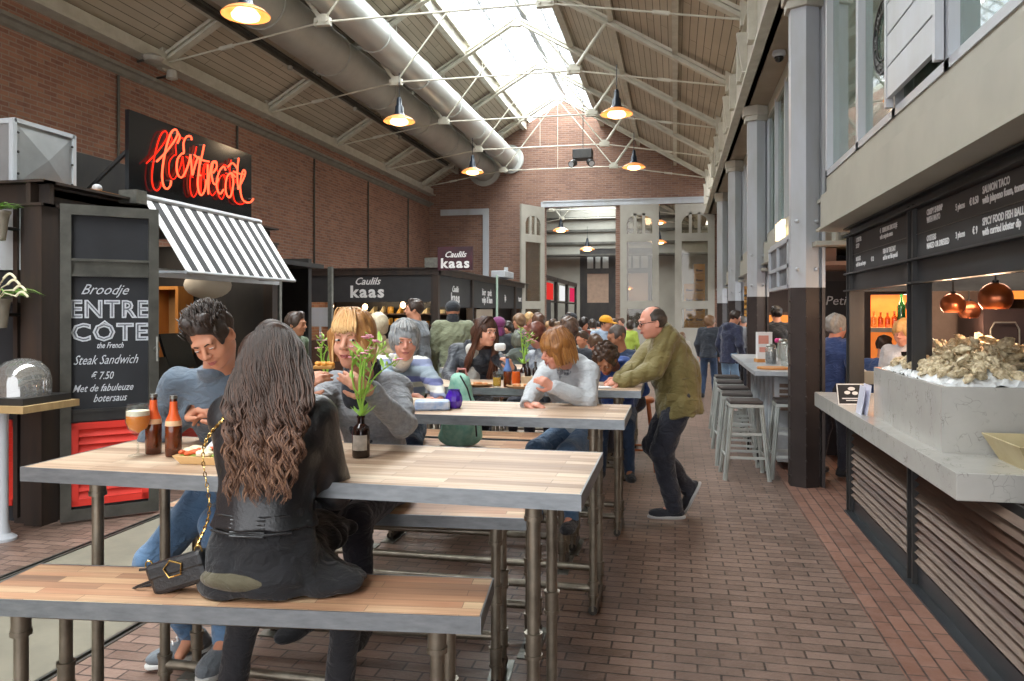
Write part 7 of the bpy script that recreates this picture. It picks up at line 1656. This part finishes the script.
# ---- the rest, smaller in the picture
def extra(label, px, crown, D, face, look_=None, H=None, sit=None, hairk='short', hairc=('2a1f18', '43332a'), skin='warm', top=('505560', '5c626e'), topn='jacket', pants=NAVY, res=.015, female=False, lean=.12, hat=None, hood=0, hem=.08, rh=None, lh=None, flare=0, cat='person', sleeve_t=.016, shoesm=None, seat=.86, roll=0, group=None, collar=.03):
    z = EYE+(HY-crown)/F*D
    if sit is None: sit = z < 1.45
    s_ = H or (z if not sit else (z-seat)/.80*1.72*.93)
    s_ = max(1.2, min(1.95, s_)); k = s_/1.72
    h0 = z-(.80*k if sit else .80*k); p = Pa(px, 340, D); f0 = n3((face[0], face[1], 0)); hz = seat if sit else .93*k
    hip = np.array([p[0], p[1], hz])-f0*math.sin(lean)*.42
    P = Person(label, hip, face, H=s_, lean=lean, sit=sit, female=female, look=look_ if look_ is not None else (f0[0], f0[1], -.15), rh=rh, lh=lh, res=res, roll=roll, cat=cat, group=group)
    dz = z-(P.L(0,0,.125)[2]); 
    if abs(dz) > .015: P.hc = P.hc+zv*max(-.05, min(.05, dz))
    P.body(SKIN[skin], lvl=1 if D < 12 else 0, h=res); P.top(fab(*top), t=sleeve_t, name=topn, seed=int(px), hood=hood, hem=hem, flare=flare, collar=collar, fold=.003); P.pants(pants); P.shoes(shoesm or BLACKC)
    if hat:
        g = Sdf(); g.ell(P.L(0,-.012,.05), P.R, (.094,.11,.088), .01); g.cut(P.L(0,0,.03 if hat[0] == 'cap' else -.01), -P.R[:,2]); 
        if hat[0] == 'cap': g.ell(P.L(0,.12,.04), P.R, (.065,.07,.010), .012)
        sdf_obj('hat', g, res*.8, fab(*hat[1:]), P.root)
        if hat[0] == 'beanie': g = Sdf(); g.cone(P.nb+zv*.02, P.nb+zv*.06, .085, .08, .01); sdf_obj('scarf', g, res, fab(*hat[1:]), P.root)
    if hairk: P.hair(hairk, hairmat(*hairc, sc=(40,40,20)), noise=.005 if hairk == 'curly' else .003, f=60, h=res*.7)
    return P
bx = lambda px, l, t_, d=0: look(px, l, t_, d)
def fc(px, l, t_): v = look(px, l, t_); return (v[0], v[1])
extra('dark-haired man in a green top standing behind the young man, face in profile', 293, 312.5, 7.6, fc(293, -.9, .3), bx(293, -.95, .25, .05), sit=False, top=('4a5c40', '566a4a'), res=.010, skin='tan')
extra('dark-haired man in grey beside the cheese stall, looking left', 417, 299.5, 9.3, fc(417, .7, -.2), bx(417, .95, .1, 0), sit=False, top=('6e7378', '7c8288'), res=.011, skin='warm', topn='t_shirt')
extra('person in a grey-green quilted coat and dark beanie, seen from behind', 453, 301, 9.6, fc(453, .15, -1), bx(453, .1, -1, 0), sit=False, top=('7c8066', '6c7058'), hat=('beanie', '1c2026', '262a30'), hem=.30, flare=.04, res=.011, sleeve_t=.035, hairk=None, topn='coat', rh=None)
C2 = extra('man with a shaved head in a navy hooded jacket, seated behind the curly boy', 622, 326, 7.35, fc(622, .7, .35), bx(622, .85, .2, .3), sit=True, hairk='crop', hairc=('4a403a', '5c504a'), skin='tan', top=('24344f', '2e405e'), hood=1.15, res=.010, lean=.3, topn='hooded_jacket', seat=.80)
extra('child in a bright blue top leaning on the fourth table', 591, 337, 8.2, fc(591, -.3, .8), bx(591, -.3, .6, .6), sit=True, hairc=('4a3426', '5e4634'), skin='pink', top=('2c5cb8', '3a6cc8'), res=.012, lean=.45, H=1.35, seat=.80)
extra('person with curly brown hair just behind the auburn woman, from behind', 570, 319, 7.0, fc(570, .1, -1), bx(570, .2, -1, .2), sit=True, hairk='curly', hairc=('3a2a20', '6a5040'), top=('2c3038', '383c46'), res=.010, seat=.86)
extra('person in a navy and white jacket behind the flowers on the third table', 541, 325, 7.2, fc(541, .5, .5), bx(541, .6, .4, .3), sit=True, hairk='full', hairc=('5c2c20', '74402e'), top=('2e3c58', 'c8ccd0'), res=.011, skin='pink', seat=.86)
extra('person in a yellow cap and pale blue top standing in the crowd', 604, 318, 11.6, fc(604, .2, -.4), bx(604, -.6, .4, .1), sit=False, hat=('cap', 'e8a41c', 'd89414'), top=('8fa0b4', '9cacc0'), res=.013, hairk='crop', H=1.60)
extra('person with purple hat and hair amid the crowd by the pole', 499, 320, 10.5, fc(499, .1, -1), bx(499, .5, -.6, 0), sit=False, hat=('beanie', '7a3468', '6a2c5c'), hairk=None, top=('2c3036', '24282e'), res=.013, female=True, H=1.58)
extra('person with a grey patterned hood among the crowd', 519, 333, 8.4, fc(519, .2, -1), bx(519, .3, -1, .1), sit=True, hairk='full', hairc=('4c5048', '6c7064'), top=('3c4440', '565e58'), hood=1.3, res=.012, seat=.80)
extra('brown-haired man in a grey shirt seen from behind in the crowd', 539, 313.5, 9.2, fc(539, .1, -1), bx(539, .2, -1, 0), sit=False, hairc=('4a3226', '6a4a38'), top=('5a6470', '687280'), res=.012)
extra('person with light brown hair in the crowd beyond the flag pole', 520, 320, 12.2, fc(520, .8, .2), bx(520, .7, .5, 0), sit=False, hairk='full', hairc=('7a5c44', '94765a'), top=('6c6258', '7c7266'), res=.015, female=True, H=1.62)
extra('blond person half hidden in the middle of the crowd', 529, 317, 13.4, fc(529, -.3, .9), bx(529, -.3, .9, 0), sit=False, hairk='full', hairc=('b08a58', 'c8a470'), top=('8a4a3c', '9a5a4a'), res=.015, female=True, H=1.64)
extra('person in a dark flat cap far back in the crowd', 572, 314, 13.0, fc(572, .6, .4), bx(572, .8, .4, 0), sit=False, hat=('cap', '22242a', '2c2e34'), top=('3c3a3a', '4a4848'), res=.015, H=1.64)
extra('small child with dark hair in front of the yellow cap', 585, 334, 10.2, fc(585, .6, .5), bx(585, .6, .5, .2), sit=False, hairc=('3a2c24', '4c3c30'), top=('7a7468', '8a8478'), res=.014, H=1.40)
extra('person with pale hair directly behind the blonde woman', 378, 314, 7.2, fc(378, -.5, .5), bx(378, .2, -1, 0), sit=False, hairk='full', hairc=('b8a88c', 'd0c4aa'), top=('b09878', 'c0a888'), res=.012, female=True)
far = [(478,319,15,'person in a maroon coat by the stall row','6a2c34','3a2a22'), (486,321,12.4,'person in a beige coat beside the pole','a8977c','5a4636'), (509,322,14.5,'person in a dark green parka in the crowd','3a4a3a','2c241e'), (552,319,15.5,'person in a mustard jumper far in the crowd','b8883a','4a382c'),
       (560,322,12.6,'person in a charcoal coat in the crowd','34363c','7a6048'), (583,318,14.2,'person in a rust red jacket far in the crowd','8a4030','241c18'), (593,320,17,'person in a light shirt by the tram doors','c4c4bc','3a3028'), (613,319,15,'person in a black shirt near the open doors','222226','6a503c'),
       (622,318,18,'person in a pink top near the open doors','c07a80','5c4434'), (630,321,16.5,'person in lime green beside the door leaf','a8bc4c','3c3028'), (566,316,19,'person in grey at the tram doors','70747a','2c2620'), (579,320,21,'person in blue walking through the tram doors','3c5a8c','4a382c'),
       (599,322,21.5,'person in white walking through the tram doors','d0d0cc','2c2420'), (547,322,18.5,'person in brown just inside the doors','6a4c38','a07c54'), (533,322,20,'person in navy near the left door leaf','28304a','3a2c22')]
for i, (px, cr, D, lab, c_, hc_) in enumerate(far):
    s_ = (-1)**i; extra(lab, px, cr, D, fc(px, .4*s_, .6 if i % 3 else -.8), None, sit=False, hairk=('short','full','full','short')[i % 4], hairc=(hc_, hc_), top=(c_, c_), res=.019, female=bool(i % 2), pants=(NAVY, JEAN_D, BLACKC)[i % 3], skin=('fair','warm','pink','tan')[i % 4])
# the couple beyond the stools
extra('woman in a dark padded jacket and jeans beyond the stools', 709, 316, 14.7, fc(709, -.2, -1), bx(709, -.9, -.1, 0), sit=False, female=True, hairk='full', hairc=('6e5038', '8a6848'), top=('2c323a', '363c46'), pants=JEAN_D, res=.012, sleeve_t=.030, topn='padded_jacket')
extra('man in a navy hooded jacket and pale jeans at the far end of the bar', 731, 312, 13.4, fc(731, -.7, -.5), bx(731, -.9, .2, .35), sit=False, hairc=('2c221c', '3c3028'), top=('242a40', '2e3450'), pants=fab('6a8cac', '7c9cba'), hood=1.2, res=.012, sleeve_t=.030, hem=.14, topn='hooded_jacket')
extra('person in a grey top half hidden by the third column', 742, 316, 15.6, fc(742, -.5, -.6), None, sit=False, hairk='crop', hairc=('5a544e', '6a645e'), top=('8a8c90', '96989c'), res=.015)
extra('small child by the crates beyond the olive jacket', 682, 342, 16.5, fc(682, .3, .6), None, sit=False, top=('b8b0a4', 'c4bcb0'), res=.016, hairk='full', hairc=('6e5038', '7a5c44'), H=1.2)
extra('barman in black with his back turned behind the marble bar', 777, 306, 11.9, fc(777, .2, -1), bx(777, .3, -1, 0), sit=False, top=('15171c', '1c1f25'), res=.011, topn='shirt', hairc=('17130f', '241d18'))
extra('man with curly grey hair in a blue jumper behind the column', 834, 315.5, 7.75, fc(834, -.8, -.7), bx(834, -1, -.25, .05), sit=False, hairk='curly', hairc=('8e8c88', 'b0aeaa'), top=('22386a', '2a4276'), res=.010, skin='pink', topn='jumper', H=1.62)
extra('blonde barwoman with glasses behind the oyster counter', 905, 325, 6.9, fc(905, .3, .9), bx(905, .5, .85, .1), sit=False, female=True, hairk='full', hairc=('b88a50', 'd0a468'), top=('c4c4c8', 'b4b4ba'), res=.009, skin='pink', topn='blouse', H=1.58)
extra('person in a blue shirt bent behind the tablet on the counter', 882, 338, 7.9, fc(882, -.4, -.9), bx(882, -.5, -1, .5), sit=False, hairk='short', top=('2c4472', '3a5284'), res=.012, H=1.38, lean=.3)
# ================================================================ light
w = bpy.data.worlds.new('world'); SC.world = w; w.use_nodes = True
w.node_tree.nodes['Background'].inputs[0].default_value = (.96, .97, 1.0, 1); w.node_tree.nodes['Background'].inputs[1].default_value = 3.0
def area(name, loc, rot, sx, sy, e, c=(1,1,1)):
    l = bpy.data.lights.new(name, 'AREA'); l.shape = 'RECTANGLE'; l.size = sx; l.size_y = sy; l.energy = e; l.color = c
    o = bpy.data.objects.new(name, l); COL.objects.link(o); o.location = loc; o.rotation_euler = rot; return o
def point(name, loc, e, c, r=.05):
    l = bpy.data.lights.new(name, 'POINT'); l.energy = e; l.color = c; l.shadow_soft_size = r
    o = bpy.data.objects.new(name, l); COL.objects.link(o); o.location = loc; return o
area('rooflight_daylight', (XC, (Y0+YE)/2, zr(XC)+1.2), (0,0,0), 3.2, YE-Y0, 5600, (1, .98, .95))
area('back_rooflight_daylight', (XC, (Y2+YE)/2, zr(XC)+1.2), (0,0,0), 3.2, Y2-YE, 3600, (1, .98, .95))
SC.view_settings.view_transform = 'Standard'; SC.view_settings.look = 'None'; SC.view_settings.gamma = 1; SC.view_settings.exposure = .38
SC.view_settings.use_curve_mapping = False
SC.cycles.use_denoising = True
SC.cycles.max_bounces = 8; SC.cycles.diffuse_bounces = 4; SC.cycles.transparent_max_bounces = 16; SC.cycles.sample_clamp_indirect = 6
# lamps the place has, followed by interior area lights
for p_, e_ in (((-5.08, 8.42, 5.05), 14), ((-4.93, 13.3, 4.95), 14), ((-5.13, 19.25, 5.1), 14), ((-1.02, 13.8, 5.0), 14), ((-1.02, 19.7, 5.15), 14)): point('pendant_light', p_, e_, (1, .72, .45), .15)
for px, py, D in ((953, 304.5, 5.2), (995.5, 298, 4.6), (969, 311, 6.6), (915, 306, 6.0)):
    q = PD(px, py, D); point('copper_light', q-V(0,0,.12), 7, (1, .62, .38), .05)
for x_ in (-7, -6.2, -5.4): point('stall_bulb', (x_, KY+1.2, 1.95), 16, (1, .8, .55), .08)
area('niche_strip', (2.6, 9.55, 1.86), (0,0,0), .8, .1, 8, (1, .5, .22))
area('bar_fill', (2.4, 6.6, 2.25), (0,0,0), 1.2, .8, 30, (1, .75, .55))  # warm fill added inside the fish stall to lift its dark interior
area('far_bar_light', (1.9, 11.6, 2.1), (0,0,0), .8, 2.0, 22, (1, .8, .6))  # warm downward area light above the far bar, no lamp body
area('stall_fill', (-6.0, 7.0, 2.5), (0,0,0), 1.0, 2.4, 30, (1, .86, .7))  # added area light brightening the inside of the container stall, no fixture there
